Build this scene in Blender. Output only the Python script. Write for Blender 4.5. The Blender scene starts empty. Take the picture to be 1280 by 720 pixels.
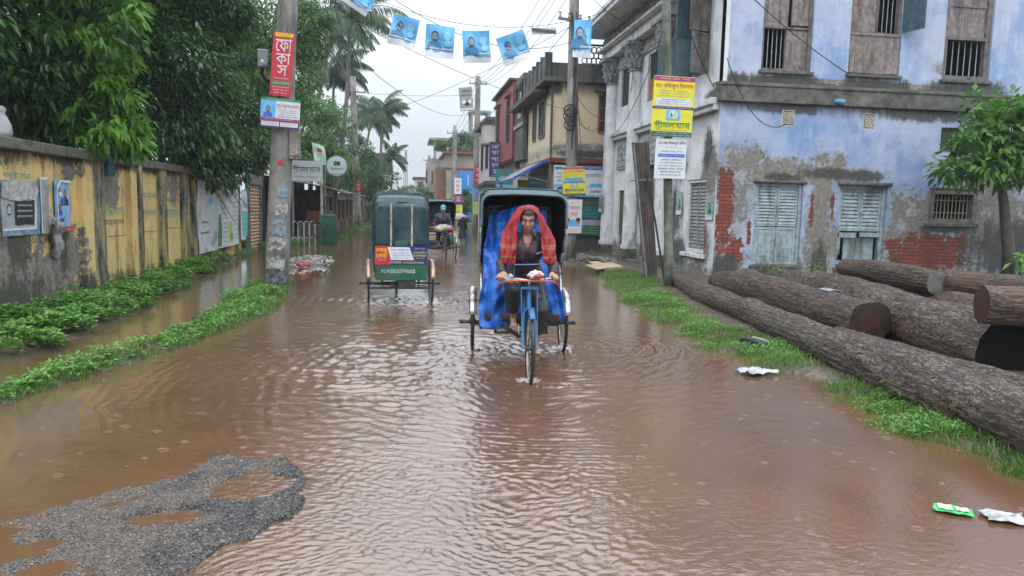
import bpy, math, random
import numpy as np
from mathutils import Vector, Matrix
random.seed(7); RNG = np.random.default_rng(7)
sc = bpy.context.scene
COL = sc.collection
PI = math.pi
rad = math.radians
X3 = Vector((1, 0, 0)); Y3 = Vector((0, 1, 0)); Z3 = Vector((0, 0, 1))
OFF = {}

def tag(o, label=None, cat=None, group=None, kind=None):
    if label: o['label'] = label
    if cat: o['category'] = cat
    if group: o['group'] = group
    if kind: o['kind'] = kind
    return o

def thing(name, label, cat, loc=(0, 0, 0), rz=0.0, group=None, world=True):
    """Empty at the thing's base; world=True: its parts are given in world coordinates."""
    o = bpy.data.objects.new(name, None); COL.objects.link(o)
    o.empty_display_size = .2
    o.location = loc; o.rotation_euler = (0, 0, rz)
    OFF[o] = Vector(loc) if world else Vector((0, 0, 0))
    return tag(o, label, cat, group)

def copy_tree(o, parent=None):
    c = o.copy(); COL.objects.link(c); c.parent = parent
    OFF[c] = OFF.get(o, Vector((0, 0, 0)))
    for ch in list(o.children): copy_tree(ch, c)
    return c

class MB:
    def __init__(s): s.v = []; s.f = []
    def add(s, vs, fs, M=None):
        b = len(s.v)
        s.v.extend([tuple(M @ Vector(p)) for p in vs] if M is not None else [tuple(p) for p in vs])
        s.f.extend([tuple(i + b for i in f) for f in fs]); return s
    def box(s, x0, x1, y0, y1, z0, z1, M=None):
        if x0 > x1: x0, x1 = x1, x0
        if y0 > y1: y0, y1 = y1, y0
        if z0 > z1: z0, z1 = z1, z0
        return s.add([(x0,y0,z0),(x1,y0,z0),(x1,y1,z0),(x0,y1,z0),(x0,y0,z1),(x1,y0,z1),(x1,y1,z1),(x0,y1,z1)],
              [(0,3,2,1),(4,5,6,7),(0,1,5,4),(1,2,6,5),(2,3,7,6),(3,0,4,7)], M)
    def bar(s, p0, p1, w, h, up=Z3):
        """box beam between two points"""
        p0 = Vector(p0); p1 = Vector(p1); d = (p1-p0); L = d.length; d.normalize()
        side = d.cross(Vector(up))
        if side.length < 1e-4: side = d.cross(X3)
        side.normalize(); u = side.cross(d)
        vs = []
        for q in (p0, p1):
            for a, b in ((-1,-1),(1,-1),(1,1),(-1,1)):
                vs.append(q + side*(a*w/2) + u*(b*h/2))
        return s.add(vs, [(0,1,2,3),(7,6,5,4),(0,4,5,1),(1,5,6,2),(2,6,7,3),(3,7,4,0)])
    def tube(s, pts, r, n=8, cap=True, closed=False):
        pts = [Vector(p) for p in pts]; m = len(pts)
        rs = r if hasattr(r, '__len__') else [r]*m
        vs = []; fs = []; prev = None
        for i, p in enumerate(pts):
            if closed: d = pts[(i+1) % m] - pts[i-1]
            else: d = pts[min(i+1, m-1)] - pts[max(i-1, 0)]
            if d.length < 1e-9: d = Z3.copy()
            d.normalize()
            if prev is None:
                a = d.cross(Z3) if abs(d.z) < .95 else d.cross(X3)
            else:
                a = prev - d*prev.dot(d)
                if a.length < 1e-6: a = d.cross(X3)
            a.normalize(); b = d.cross(a); prev = a
            for k in range(n):
                t = 2*PI*k/n
                vs.append(p + a*(math.cos(t)*rs[i]) + b*(math.sin(t)*rs[i]))
        for i in range(m if closed else m-1):
            j = (i+1) % m
            for k in range(n):
                k2 = (k+1) % n
                fs.append((i*n+k, i*n+k2, j*n+k2, j*n+k))
        if cap and not closed:
            fs.append(tuple(range(n-1, -1, -1))); fs.append(tuple((m-1)*n+k for k in range(n)))
        return s.add(vs, fs)
    def cyl(s, p0, p1, r0, r1=None, n=12):
        return s.tube([p0, p1], [r0, r0 if r1 is None else r1], n)
    def ring(s, c, axis, R, r, n=32, m=8, a0=0, a1=2*PI):
        c = Vector(c); axis = Vector(axis).normalized()
        a = axis.cross(Z3) if abs(axis.z) < .9 else axis.cross(X3)
        a.normalize(); b = axis.cross(a)
        full = abs(a1-a0-2*PI) < 1e-4
        k = n if full else n+1
        pts = [c + a*(R*math.cos(a0+(a1-a0)*i/n)) + b*(R*math.sin(a0+(a1-a0)*i/n)) for i in range(k)]
        return s.tube(pts, r, m, closed=full)
    def ball(s, c, r, nu=16, nv=10, M=None):
        rx, ry, rz = r if hasattr(r, '__len__') else (r, r, r)
        vs = [(c[0], c[1], c[2]-rz)]; fs = []
        for j in range(1, nv):
            ph = -PI/2 + PI*j/nv
            for i in range(nu):
                th = 2*PI*i/nu
                vs.append((c[0]+rx*math.cos(ph)*math.cos(th), c[1]+ry*math.cos(ph)*math.sin(th), c[2]+rz*math.sin(ph)))
        vs.append((c[0], c[1], c[2]+rz)); top = len(vs)-1
        for i in range(nu):
            fs.append((0, 1+(i+1) % nu, 1+i))
            for j in range(nv-2):
                a = 1+j*nu+i; b = 1+j*nu+(i+1) % nu
                fs.append((a, b, b+nu, a+nu))
            fs.append((1+(nv-2)*nu+i, 1+(nv-2)*nu+(i+1) % nu, top))
        return s.add(vs, fs, M)
    def capsule(s, p0, p1, r0, r1, n=12):
        p0 = Vector(p0); p1 = Vector(p1)
        s.cyl(p0, p1, r0, r1, n); s.ball(p0, r0, n, 8); s.ball(p1, r1, n, 8); return s
    def grid(s, fn, nu, nv, closed_u=False):
        vs = [fn(i/nu, j/nv) for j in range(nv+1) for i in range(nu+1)]
        fs = [(j*(nu+1)+i, j*(nu+1)+i+1, (j+1)*(nu+1)+i+1, (j+1)*(nu+1)+i) for j in range(nv) for i in range(nu)]
        return s.add(vs, fs)
    def sheet(s, fn, nu, nv, th):
        """grid surface given a real thickness th (fn returns Vector)"""
        P = [[Vector(fn(i/nu, j/nv)) for i in range(nu+1)] for j in range(nv+1)]
        top = []; bot = []
        for j in range(nv+1):
            for i in range(nu+1):
                du = P[j][min(i+1, nu)] - P[j][max(i-1, 0)]; dv = P[min(j+1, nv)][i] - P[max(j-1, 0)][i]
                nn = du.cross(dv)
                nn = nn.normalized() if nn.length > 1e-9 else Z3
                top.append(P[j][i] + nn*(th/2)); bot.append(P[j][i] - nn*(th/2))
        W = nu+1; n0 = len(top); fs = []
        for j in range(nv):
            for i in range(nu):
                a = j*W+i
                fs.append((a, a+1, a+W+1, a+W)); fs.append((n0+a, n0+a+W, n0+a+W+1, n0+a+1))
        for i in range(nu):
            fs.append((i, n0+i, n0+i+1, i+1)); a = nv*W+i; fs.append((a, a+1, n0+a+1, n0+a))
        for j in range(nv):
            a = j*W; fs.append((a, a+W, n0+a+W, n0+a)); a = j*W+nu; fs.append((a, n0+a, n0+a+W, a+W))
        return s.add(top+bot, fs)
    def prism(s, poly, O, U, V, Nn, th):
        """polygon (u,v) extruded by th along Nn"""
        O = Vector(O); n = len(poly)
        vs = [O + U*u + V*v for u, v in poly] + [O + U*u + V*v + Nn*th for u, v in poly]
        fs = [tuple(range(n-1, -1, -1)), tuple(range(n, 2*n))] + [(i, (i+1) % n, n+(i+1) % n, n+i) for i in range(n)]
        return s.add(vs, fs)
    def build(s, name, mat, parent=None, smooth=False, bevel=0, origin=None):
        me = bpy.data.meshes.new(name)
        if parent is not None: off = OFF.get(parent, Vector((0, 0, 0)))
        elif origin is not None: off = Vector(origin)
        else:
            a = np.array(s.v); off = Vector(((a[:, 0].min()+a[:, 0].max())/2, (a[:, 1].min()+a[:, 1].max())/2, a[:, 2].min()))
        me.from_pydata([(p[0]-off.x, p[1]-off.y, p[2]-off.z) for p in s.v], [], s.f)
        me.validate(); me.update()
        if mat is not None: me.materials.append(mat)
        if smooth: me.polygons.foreach_set('use_smooth', [True]*len(me.polygons))
        o = bpy.data.objects.new(name, me); COL.objects.link(o)
        if parent is not None: o.parent = parent
        else: o.location = off
        OFF[o] = off
        if bevel:
            md = o.modifiers.new('b', 'BEVEL'); md.width = bevel; md.segments = 2; md.limit_method = 'ANGLE'; md.angle_limit = rad(40)
        return o

def npmesh(name, V, Fq, mat, parent=None, smooth=False, attr=None, origin=None):
    """fast mesh from numpy arrays; Fq is (n,k) indices"""
    off = np.array(OFF[parent]) if parent is not None else (np.array(origin) if origin is not None else np.zeros(3))
    me = bpy.data.meshes.new(name); V = np.asarray(V, np.float32) - off.astype(np.float32)
    k = Fq.shape[1]; n = len(Fq)
    me.vertices.add(len(V)); me.vertices.foreach_set('co', V.ravel())
    me.loops.add(n*k); me.loops.foreach_set('vertex_index', Fq.astype(np.int32).ravel())
    me.polygons.add(n); me.polygons.foreach_set('loop_start', np.arange(0, n*k, k, dtype=np.int32))
    me.polygons.foreach_set('use_smooth', np.full(n, smooth))
    me.update(calc_edges=True)
    if attr is not None:
        a = me.attributes.new('v', 'FLOAT', 'POINT'); a.data.foreach_set('value', np.asarray(attr, np.float32))
    me.materials.append(mat)
    o = bpy.data.objects.new(name, me); COL.objects.link(o)
    if parent is not None: o.parent = parent
    else: o.location = off
    OFF[o] = Vector(off); return o

def remeshed(mb, name, mat, parent, vox=.007, smooth_it=4, fac=.5, disp=None):
    o = mb.build('tmp', None, None, origin=(0, 0, 0))
    r = o.modifiers.new('r', 'REMESH'); r.mode = 'VOXEL'; r.voxel_size = vox
    m = o.modifiers.new('s', 'SMOOTH'); m.factor = fac; m.iterations = smooth_it
    dg = bpy.context.evaluated_depsgraph_get()
    me = bpy.data.meshes.new_from_object(o.evaluated_get(dg))
    bpy.data.objects.remove(o)
    n = len(me.vertices); co = np.empty(n*3, np.float32); me.vertices.foreach_get('co', co); co = co.reshape(-1, 3)
    if disp is not None:
        nr = np.empty(n*3, np.float32); me.vertices.foreach_get('normal', nr); nr = nr.reshape(-1, 3)
        co = co + nr*disp(co)[:, None]
    off = np.array(OFF.get(parent, Vector((0, 0, 0))))
    me.vertices.foreach_set('co', (co-off).astype(np.float32).ravel())
    me.polygons.foreach_set('use_smooth', [True]*len(me.polygons))
    me.name = name; me.materials.clear(); me.materials.append(mat); me.update()
    ob = bpy.data.objects.new(name, me); COL.objects.link(ob); ob.parent = parent; OFF[ob] = Vector(off)
    return ob

# ---------------------------------------------------------------- materials
class NT:
    def __init__(s, name):
        s.mat = bpy.data.materials.new(name); s.mat.use_nodes = True
        s.t = s.mat.node_tree; s.b = s.t.nodes['Principled BSDF']; s.out = s.t.nodes['Material Output']
    def N(s, typ, ins=None, out=0, **pr):
        n = s.t.nodes.new(typ)
        for k, v in pr.items(): setattr(n, k, v)
        for k, v in (ins or {}).items(): s.set(n.inputs[k], v)
        return n.outputs[out]
    def set(s, inp, v):
        if isinstance(v, bpy.types.NodeSocket): s.t.links.new(v, inp)
        else:
            if inp.type == 'RGBA' and len(v) == 3: v = (*v, 1)
            inp.default_value = v
    def P(s, **kw):
        m = dict(base='Base Color', rough='Roughness', metal='Metallic', spec='Specular IOR Level', ior='IOR', normal='Normal',
                 coat='Coat Weight', emit='Emission Color', emits='Emission Strength', trans='Transmission Weight', alpha='Alpha', sheen='Sheen Weight')
        for k, v in kw.items(): s.set(s.b.inputs[m[k]], v)
        return s.mat
    def m(s, op, a, b=0.0, clamp=False): return s.N('ShaderNodeMath', {0: a, 1: b}, operation=op, use_clamp=clamp)
    def add(s, a, b): return s.m('ADD', a, b)
    def mul(s, a, b): return s.m('MULTIPLY', a, b)
    def mx(s, a, b): return s.m('MAXIMUM', a, b)
    def inv(s, a): return s.m('SUBTRACT', 1.0, a)
    def ss(s, x, lo, hi, a=0.0, b=1.0):
        return s.N('ShaderNodeMapRange', {0: x, 1: lo, 2: hi, 3: a, 4: b}, interpolation_type='SMOOTHSTEP')
    def obj(s): return s.N('ShaderNodeTexCoord', out=3)
    def pos(s): return s.N('ShaderNodeNewGeometry', out=0)
    def sep(s, v):
        n = s.t.nodes.new('ShaderNodeSeparateXYZ'); s.t.links.new(v, n.inputs[0]); return n.outputs
    def comb(s, x, y, z): return s.N('ShaderNodeCombineXYZ', {0: x, 1: y, 2: z})
    def sc(s, v, k): return s.N('ShaderNodeVectorMath', {0: v, 1: k}, operation='MULTIPLY')
    def noise(s, v, scale, detail=4.0, rough=.55, dist=0.0, color=False):
        return s.N('ShaderNodeTexNoise', {'Vector': v, 'Scale': scale, 'Detail': detail, 'Roughness': rough, 'Distortion': dist}, out=1 if color else 0)
    def mix(s, f, a, b, blend='MIX'):
        n = s.t.nodes.new('ShaderNodeMix'); n.data_type = 'RGBA'; n.blend_type = blend
        s.set(n.inputs[0], f); s.set(n.inputs[6], a); s.set(n.inputs[7], b); return n.outputs[2]
    def bump(s, h, strength=.5, dist=.01, normal=None):
        i = {'Height': h, 'Strength': strength, 'Distance': dist}
        if normal is not None: i['Normal'] = normal
        return s.N('ShaderNodeBump', i)

_mc = {}
def PM(name, base, rough=.55, metal=0.0, var=.18, scale=4.0, bump=0.0, bscale=40.0, spec=.5, dirt=None, dscale=2.5, dlo=.5, dhi=.62, coat=0.0, streak=False):
    """painted / plain surface: uneven tone, uneven gloss, optional dirt blotches or streaks"""
    if name in _mc: return _mc[name]
    t = NT(name); o = t.obj()
    n = t.noise(o, scale, 5.0)
    lo = tuple(c*(1-var) for c in base); hi = tuple(min(1, c*(1+var)) for c in base)
    c = t.mix(t.ss(n, .3, .7), lo, hi)
    if dirt is not None:
        d = t.noise(t.sc(o, (1, 1, .22)) if streak else o, dscale, 8.0, .65)
        c = t.mix(t.mul(t.ss(d, dlo, dhi), .85), c, dirt)
    kw = dict(base=c, rough=t.ss(t.noise(o, scale*3, 3.0), .3, .7, max(0.02, rough*.8), min(1, rough*1.2)), metal=metal, spec=spec, coat=coat)
    if bump: kw['normal'] = t.bump(t.noise(o, bscale, 5.0), bump, .01)
    _mc[name] = t.P(**kw); return _mc[name]

# ---------------------------------------------------------------- lettering
_tc = {}
_PRE = 'িেৈ'
def vis(s):
    """put the vowel signs where they are seen (Blender's text does not reorder them)"""
    out = []
    for ch in s:
        if ch in 'োৌ':
            a, b = ('ে', 'া') if ch == 'ো' else ('ে', 'ৗ')
            k = len(out)-1
            while k > 0 and (out[k] == '়' or out[k-1] == '্' or out[k] == '্'): k -= 1
            out.insert(max(k, 0), a); out.append(b)
        elif ch in _PRE and out:
            k = len(out)-1
            while k > 0 and (out[k] == '়' or out[k-1] == '্' or out[k] == '্'): k -= 1
            out.insert(k, ch)
        else: out.append(ch)
    return ''.join(out)

def glyphs(s, bold=0.0):
    from mathutils.geometry import delaunay_2d_cdt
    key = (s, bold)
    if key in _tc: return _tc[key]
    cu = bpy.data.curves.new('t', 'FONT'); cu.body = vis(s); cu.size = 1; cu.resolution_u = 2
    cu.fill_mode = 'NONE'
    ob = bpy.data.objects.new('t', cu); COL.objects.link(ob)
    dg = bpy.context.evaluated_depsgraph_get()
    me = bpy.data.meshes.new_from_object(ob.evaluated_get(dg))
    V = [(p.co.x, p.co.y) for p in me.vertices]; E = [tuple(e.vertices) for e in me.edges]
    bpy.data.objects.remove(ob); bpy.data.curves.remove(cu); bpy.data.meshes.remove(me)
    if not V:
        _tc[key] = ([], [], 1, 1); return _tc[key]
    A = np.array(V)
    # walk closed outlines in vertex order, so their direction is kept
    E = [(a, b) if b == a+1 else ((b, a) if a == b+1 else ((max(a, b), min(a, b)))) for a, b in E]
    r = delaunay_2d_cdt([Vector(p) for p in V], E, [], 0, 1e-5)
    P = np.array([(p.x, p.y) for p in r[0]]); F = [f for f in r[2]]
    C = np.array([P[f].mean(0) for f in F])
    e0 = A[[a for a, b in E]]; e1 = A[[b for a, b in E]]
    W = np.zeros(len(C))
    for i, c in enumerate(C):
        up = (e0[:, 1] <= c[1]) & (e1[:, 1] > c[1]); dn = (e0[:, 1] > c[1]) & (e1[:, 1] <= c[1])
        cr = (e1[:, 0]-e0[:, 0])*(c[1]-e0[:, 1]) - (c[0]-e0[:, 0])*(e1[:, 1]-e0[:, 1])
        W[i] = np.sum(up & (cr > 0)) - np.sum(dn & (cr < 0))
    F = [tuple(f) for f, w in zip(F, W) if w != 0]
    x0, x1, y0, y1 = A[:, 0].min(), A[:, 0].max(), A[:, 1].min(), A[:, 1].max()
    v = [(p[0]-(x0+x1)/2, p[1]-(y0+y1)/2) for p in P]
    _tc[key] = (v, F, x1-x0, y1-y0)
    return _tc[key]

class Board:
    """a printed board / poster: real sheet of given thickness with printed areas and lettering a hair proud of it"""
    def __init__(s, name, label, cat, c, R, U, w, h, mat, th=.012, group=None, parent=None, bend=0.0, seed=0):
        s.R = Vector(R).normalized(); s.U = Vector(U).normalized(); s.N = s.R.cross(s.U).normalized()
        s.c = Vector(c); s.w = w; s.h = h; s.bend = bend; s.seed = seed
        if parent is None:
            s.root = thing(name, label, cat, tuple(s.c - s.U*(h/2)), 0, group)
            pn = 'board'
        else:
            s.root = parent; pn = name
        mb = MB(); s.th = th
        n = 1 if not bend else 10
        mb.sheet(lambda a, b: s.at(a*2-1, b*2-1, th/2), n, n, th)
        s.board = mb.build(pn, mat, s.root, smooth=False)
        s.L = {}; s.k = 0
    def at(s, u, v, d):
        b = 0
        if s.bend: b = s.bend*(math.sin(u*2.3+s.seed)*.5 + math.sin(v*3.1+u*1.7+s.seed*2.1)*.6)
        return s.c + s.R*(u*s.w/2) + s.U*(v*s.h/2) + s.N*(d + b)
    def rect(s, u0, u1, v0, v1, mat, name='printed_area', poly=None, lift=None):
        s.k += 1; d = s.th + .002 + (.0012*s.k if lift is None else lift)
        mb = MB()
        if poly:
            mb.add([s.at(u, v, d) for u, v in poly], [tuple(range(len(poly)))])
        else:
            n = 6 if s.bend else 1
            mb.grid(lambda a, b: s.at(u0+(u1-u0)*a, v0+(v1-v0)*b, d), n, n)
        o = mb.build(name, mat, s.board); return o
    def ell(s, u, v, ru, rv, mat, name='printed_area', n=20):
        return s.rect(0, 0, 0, 0, mat, name, poly=[(u+ru*math.cos(2*PI*i/n), v+rv*math.sin(2*PI*i/n)) for i in range(n)])
    def text(s, txt, u, v, w=None, h=None, mat=None, bold=0.0):
        """w,h in board units (-1..1 half sizes => full width 2)"""
        vs, fs, tw, thh = glyphs(txt, bold)
        if not vs: return
        if w is not None: kx = w*s.w/2/tw
        if h is not None: ky = h*s.h/2/thh
        if w is None: kx = ky
        if h is None: ky = kx
        mb = s.L.setdefault(mat.name, [MB(), mat])[0]
        mb.add([s.at(u + p[0]*kx/(s.w/2), v + p[1]*ky/(s.h/2), s.th + .004 + .0012*(s.k+2)) for p in vs], fs)
    def stroke(s, pts, wd, mat):
        """pen stroke in board units, width in metres"""
        mb = s.L.setdefault(mat.name, [MB(), mat])[0]
        P = [s.at(u, v, s.th + .004 + .0012*(s.k+2)) for u, v in pts]
        for a, b in zip(P[:-1], P[1:]):
            d = (b-a).normalized(); e = d.cross(s.N).normalized()*(wd/2)
            mb.add([a-e, a+e, b+e, b-e], [(0, 1, 2, 3)])
    def lines(s, u0, u1, v0, v1, n, mat, seed=1, words=None):
        """n lines of small lettering"""
        W = words or SMALL; rg = random.Random(seed); dv = (v1-v0)/n
        for i in range(n):
            v = v1 - dv*(i+.5); ww = (u1-u0)*rg.uniform(.72, 1)
            s.text(W[rg.randrange(len(W))], (u0+u1)/2, v, ww, dv*.62, mat)
    def done(s):
        for mb, mat in s.L.values(): mb.build('lettering', mat, s.board)
        return s.root

SMALL = ['চেম্বার: প্রতিদিন বিকাল ৪টা', 'রোগী দেখার সময় সকাল ৯টা', 'মেডিসিন ও শিশু রোগ', 'সিরিয়ালের জন্য যোগাযোগ', 'ডায়াগনস্টিক সেন্টার সদর রোড',
         'মোবাইল: ০১৭১২৩৪৫৬৭৮', 'এমবিবিএস, এফসিপিএস', 'সকল প্রকার পরীক্ষা করা হয়', 'বাজার রোড, সদর']
# ================================================================ sky, sun, camera
w = bpy.data.worlds.new('World'); sc.world = w; w.use_nodes = True
wt = w.node_tree; bg = wt.nodes['Background']
def WN(typ, **pr):
    n = wt.nodes.new(typ)
    for k, v in pr.items(): setattr(n, k, v)
    return n
SUN_EL, SUN_AZ = rad(52), rad(205)
sky = WN('ShaderNodeTexSky', sky_type='NISHITA', sun_disc=False, sun_elevation=SUN_EL, sun_rotation=SUN_AZ, air_density=1.6, dust_density=6.0, ozone_density=1.0)
tcn = WN('ShaderNodeTexCoord'); sp = WN('ShaderNodeSeparateXYZ'); wt.links.new(tcn.outputs['Generated'], sp.inputs[0])
mp = WN('ShaderNodeMapRange'); wt.links.new(sp.outputs[2], mp.inputs[0])
mp.interpolation_type = 'SMOOTHSTEP'; mp.inputs[1].default_value = .0; mp.inputs[2].default_value = .68; mp.inputs[3].default_value = 5.2; mp.inputs[4].default_value = 19.0
nz = WN('ShaderNodeTexNoise'); nz.inputs['Scale'].default_value = 2.2; nz.inputs['Detail'].default_value = 5
vm = WN('ShaderNodeVectorMath', operation='MULTIPLY'); vm.inputs[1].default_value = (1, 1, 2.6)
wt.links.new(tcn.outputs['Generated'], vm.inputs[0]); wt.links.new(vm.outputs[0], nz.inputs['Vector'])
mr = WN('ShaderNodeMapRange'); wt.links.new(nz.outputs[0], mr.inputs[0]); mr.inputs[1].default_value = .25; mr.inputs[2].default_value = .75; mr.inputs[3].default_value = .9; mr.inputs[4].default_value = 1.08
mu = WN('ShaderNodeMath', operation='MULTIPLY'); wt.links.new(mp.outputs[0], mu.inputs[0]); wt.links.new(mr.outputs[0], mu.inputs[1])
cl = WN('ShaderNodeVectorMath', operation='SCALE'); cl.inputs[0].default_value = (.90, .975, 1.07); wt.links.new(mu.outputs[0], cl.inputs['Scale'])
mxn = WN('ShaderNodeMix'); mxn.data_type = 'RGBA'; mxn.inputs[0].default_value = .93
wt.links.new(sky.outputs[0], mxn.inputs[6]); wt.links.new(cl.outputs[0], mxn.inputs[7]); wt.links.new(mxn.outputs[2], bg.inputs[0])
bg.inputs[1].default_value = .12
sl = bpy.data.lights.new('sun', 'SUN'); sl.energy = .6; sl.angle = rad(30); sl.color = (1, .97, .93)
so = bpy.data.objects.new('sun', sl); COL.objects.link(so)
sd = Vector((math.sin(SUN_AZ)*math.cos(SUN_EL), math.cos(SUN_AZ)*math.cos(SUN_EL), math.sin(SUN_EL)))
so.rotation_euler = sd.to_track_quat('Z', 'Y').to_euler(); so.location = (0, 0, 30)

cam = bpy.data.cameras.new('camera'); co = bpy.data.objects.new('camera', cam); COL.objects.link(co); sc.camera = co
cam.sensor_width = 36; cam.lens = 36*914/1280; cam.clip_end = 3000; cam.clip_start = .05
co.matrix_world = Matrix.Translation((0, 0, 1.65)) @ Matrix.Rotation(-rad(8.3), 4, 'Z') @ Matrix.Rotation(PI/2-rad(6.3), 4, 'X') @ Matrix.Rotation(rad(1.3), 4, 'Z')
sc.view_settings.view_transform = 'Standard'; sc.view_settings.look = 'None'; sc.view_settings.exposure = .40; sc.view_settings.gamma = 1
cy = sc.cycles; cy.use_denoising = True; cy.max_bounces = 6; cy.diffuse_bounces = 3; cy.glossy_bounces = 3; cy.transmission_bounces = 4; cy.transparent_max_bounces = 6
try: cy.denoiser = 'OPENIMAGEDENOISE'
except Exception: pass
cy.volume_bounces = 0; cy.volume_step_rate = 4; cy.caustics_reflective = False; cy.caustics_refractive = False

# ================================================================ ground levels (z = 0 is the flood water)
YB = np.array([-5, 6.0, 7.4, 8.7, 9.9, 11.4, 13.3, 14.9, 16.0])
BIN = np.array([-3.9, -3.62, -3.3, -2.95, -2.94, -3.0, -3.2, -3.25, -2.9])
BOUT = np.array([-3.2, -3.12, -2.75, -2.35, -2.1, -1.85, -1.95, -2.1, -2.5])
YV = np.array([-5, 7.4, 8.3, 9.9, 11.4, 13.1, 15.75, 19, 24])
VOUT = np.array([-4.0, -3.83, -3.67, -3.58, -3.75, -3.9, -4.1, -4.5, -4.6])
YR = np.array([-5, 3.7, 4.6, 5.6, 6.6, 7.5, 8.9, 10.7, 12.6, 14.9, 17.2, 20, 26, 60, 130])
RX = np.array([3.8, 3.7, 3.6, 3.62, 3.66, 3.56, 3.44, 3.56, 3.72, 3.96, 4.5, 5.0, 5.0, 4.9, 4.6])
YL = np.array([24, 28, 33, 45, 60, 130]); LX = np.array([-4.6, -3.9, -3.2, -2.7, -2.5, -2.3])
def wob(x, y): return .10*np.sin(x*3.1+y*2.3)+.09*np.sin(y*5.7-x*1.3)+.07*np.sin(x*9.1+y*7.9)+.05*np.sin(y*17.3+x*4.1)
def sst(x, a, b):
    t = np.clip((x-a)/(b-a), 0, 1); return t*t*(3-2*t)
def lnoise(x, y, s, seed=0):
    r = np.random.default_rng(seed); z = np.zeros_like(x, dtype=float)
    for _ in range(9):
        a = r.uniform(0, 2*PI); k = s*r.uniform(.5, 1.8); z = z + np.sin((x*math.cos(a)+y*math.sin(a))*k + r.uniform(0, 6.28))
    return z/9*1.6
def bank_h(x, y):
    # low and broken
    return .88*bank_h0(x, y)*(.85+.25*lnoise(x, y, 5, 91))
def bank_h0(x, y):
    """left planted bank"""
    c = (np.interp(y, YB, BIN)+np.interp(y, YB, BOUT))/2; hw = (np.interp(y, YB, BOUT)-np.interp(y, YB, BIN))/2
    q = 1-np.abs((x-c)/(hw+.02)); q = q + wob(x, y)*.5
    fade = sst(-y, -16.2, -15.2)
    return sst(q*fade, 0.02, .5)*.15
def veg_h(x, y):
    e = np.interp(y, YV, VOUT) + wob(x, y)
    return sst(e-x, 0, .45)*(.13+.03*lnoise(x, y, 3, 92))*sst(-y, -27, -24)
def right_h(x, y):
    e = np.interp(y, YR, RX) + wob(x, y)
    return sst(x-e, 0, .7)*.13 + sst(x-e, .7, 2.5)*.05
def left_h(x, y):
    e = np.interp(y, YL, LX) + wob(x, y)*2
    return sst(e-x, 0, .8)*.14*sst(y, 23, 26)
def mound_h(x, y):
    return .12*np.exp(-((x+2.75)/.75)**2-((y-20.5)/3.6)**2) + .16*np.exp(-((x-5.4)/.9)**2-((y-21.8)/1.2)**2)
def ground_h(x, y):
    h = -.07 + np.maximum.reduce([bank_h(x, y), veg_h(x, y), right_h(x, y), left_h(x, y), mound_h(x, y)])
    h = h + np.where((x < -5.2) & (y < 27), .12, 0) + lnoise(x, y, 7, 3)*.012
    return h
def axis_pts(parts):
    a = []
    for lo, hi, st in parts: a.append(np.arange(lo, hi, st))
    return np.concatenate(a)
gx = axis_pts([(-900, -100, 200), (-100, -20, 10), (-20, -6.5, .8), (-6.5, 7.5, .09), (7.5, 20, .8), (20, 100, 10), (100, 901, 200)])
gy = axis_pts([(-60, 1, 8), (1, 22, .13), (22, 40, .4), (40, 130, 2), (130, 1500, 170)])
GX, GY = np.meshgrid(gx, gy); GZ = ground_h(GX, GY)
nx = len(gx); ny = len(gy)
idx = np.arange((nx)*(ny)).reshape(ny, nx)
FQ = np.stack([idx[:-1, :-1], idx[:-1, 1:], idx[1:, 1:], idx[1:, :-1]], -1).reshape(-1, 4)

t = NT('wet_earth'); o = t.pos()
n1 = t.noise(o, 1.3, 8); n2 = t.noise(o, 14, 6)
c = t.mix(t.ss(n1, .35, .65), (.07, .045, .03), (.13, .092, .064)); c = t.mix(t.ss(n2, .4, .7), c, (.05, .038, .028))
c = t.mix(t.mul(t.ss(t.noise(o, 2.2, 7), .5, .66), .7), c, (.045, .07, .022))
t.P(base=c, rough=t.ss(n2, .3, .7, .25, .7), normal=t.bump(t.noise(o, 30, 6), .6, .02)); M_EARTH = t.mat
g = npmesh('ground', np.stack([GX, GY, GZ], -1).reshape(-1, 3), FQ, M_EARTH, smooth=True); tag(g, kind='structure')

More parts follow.
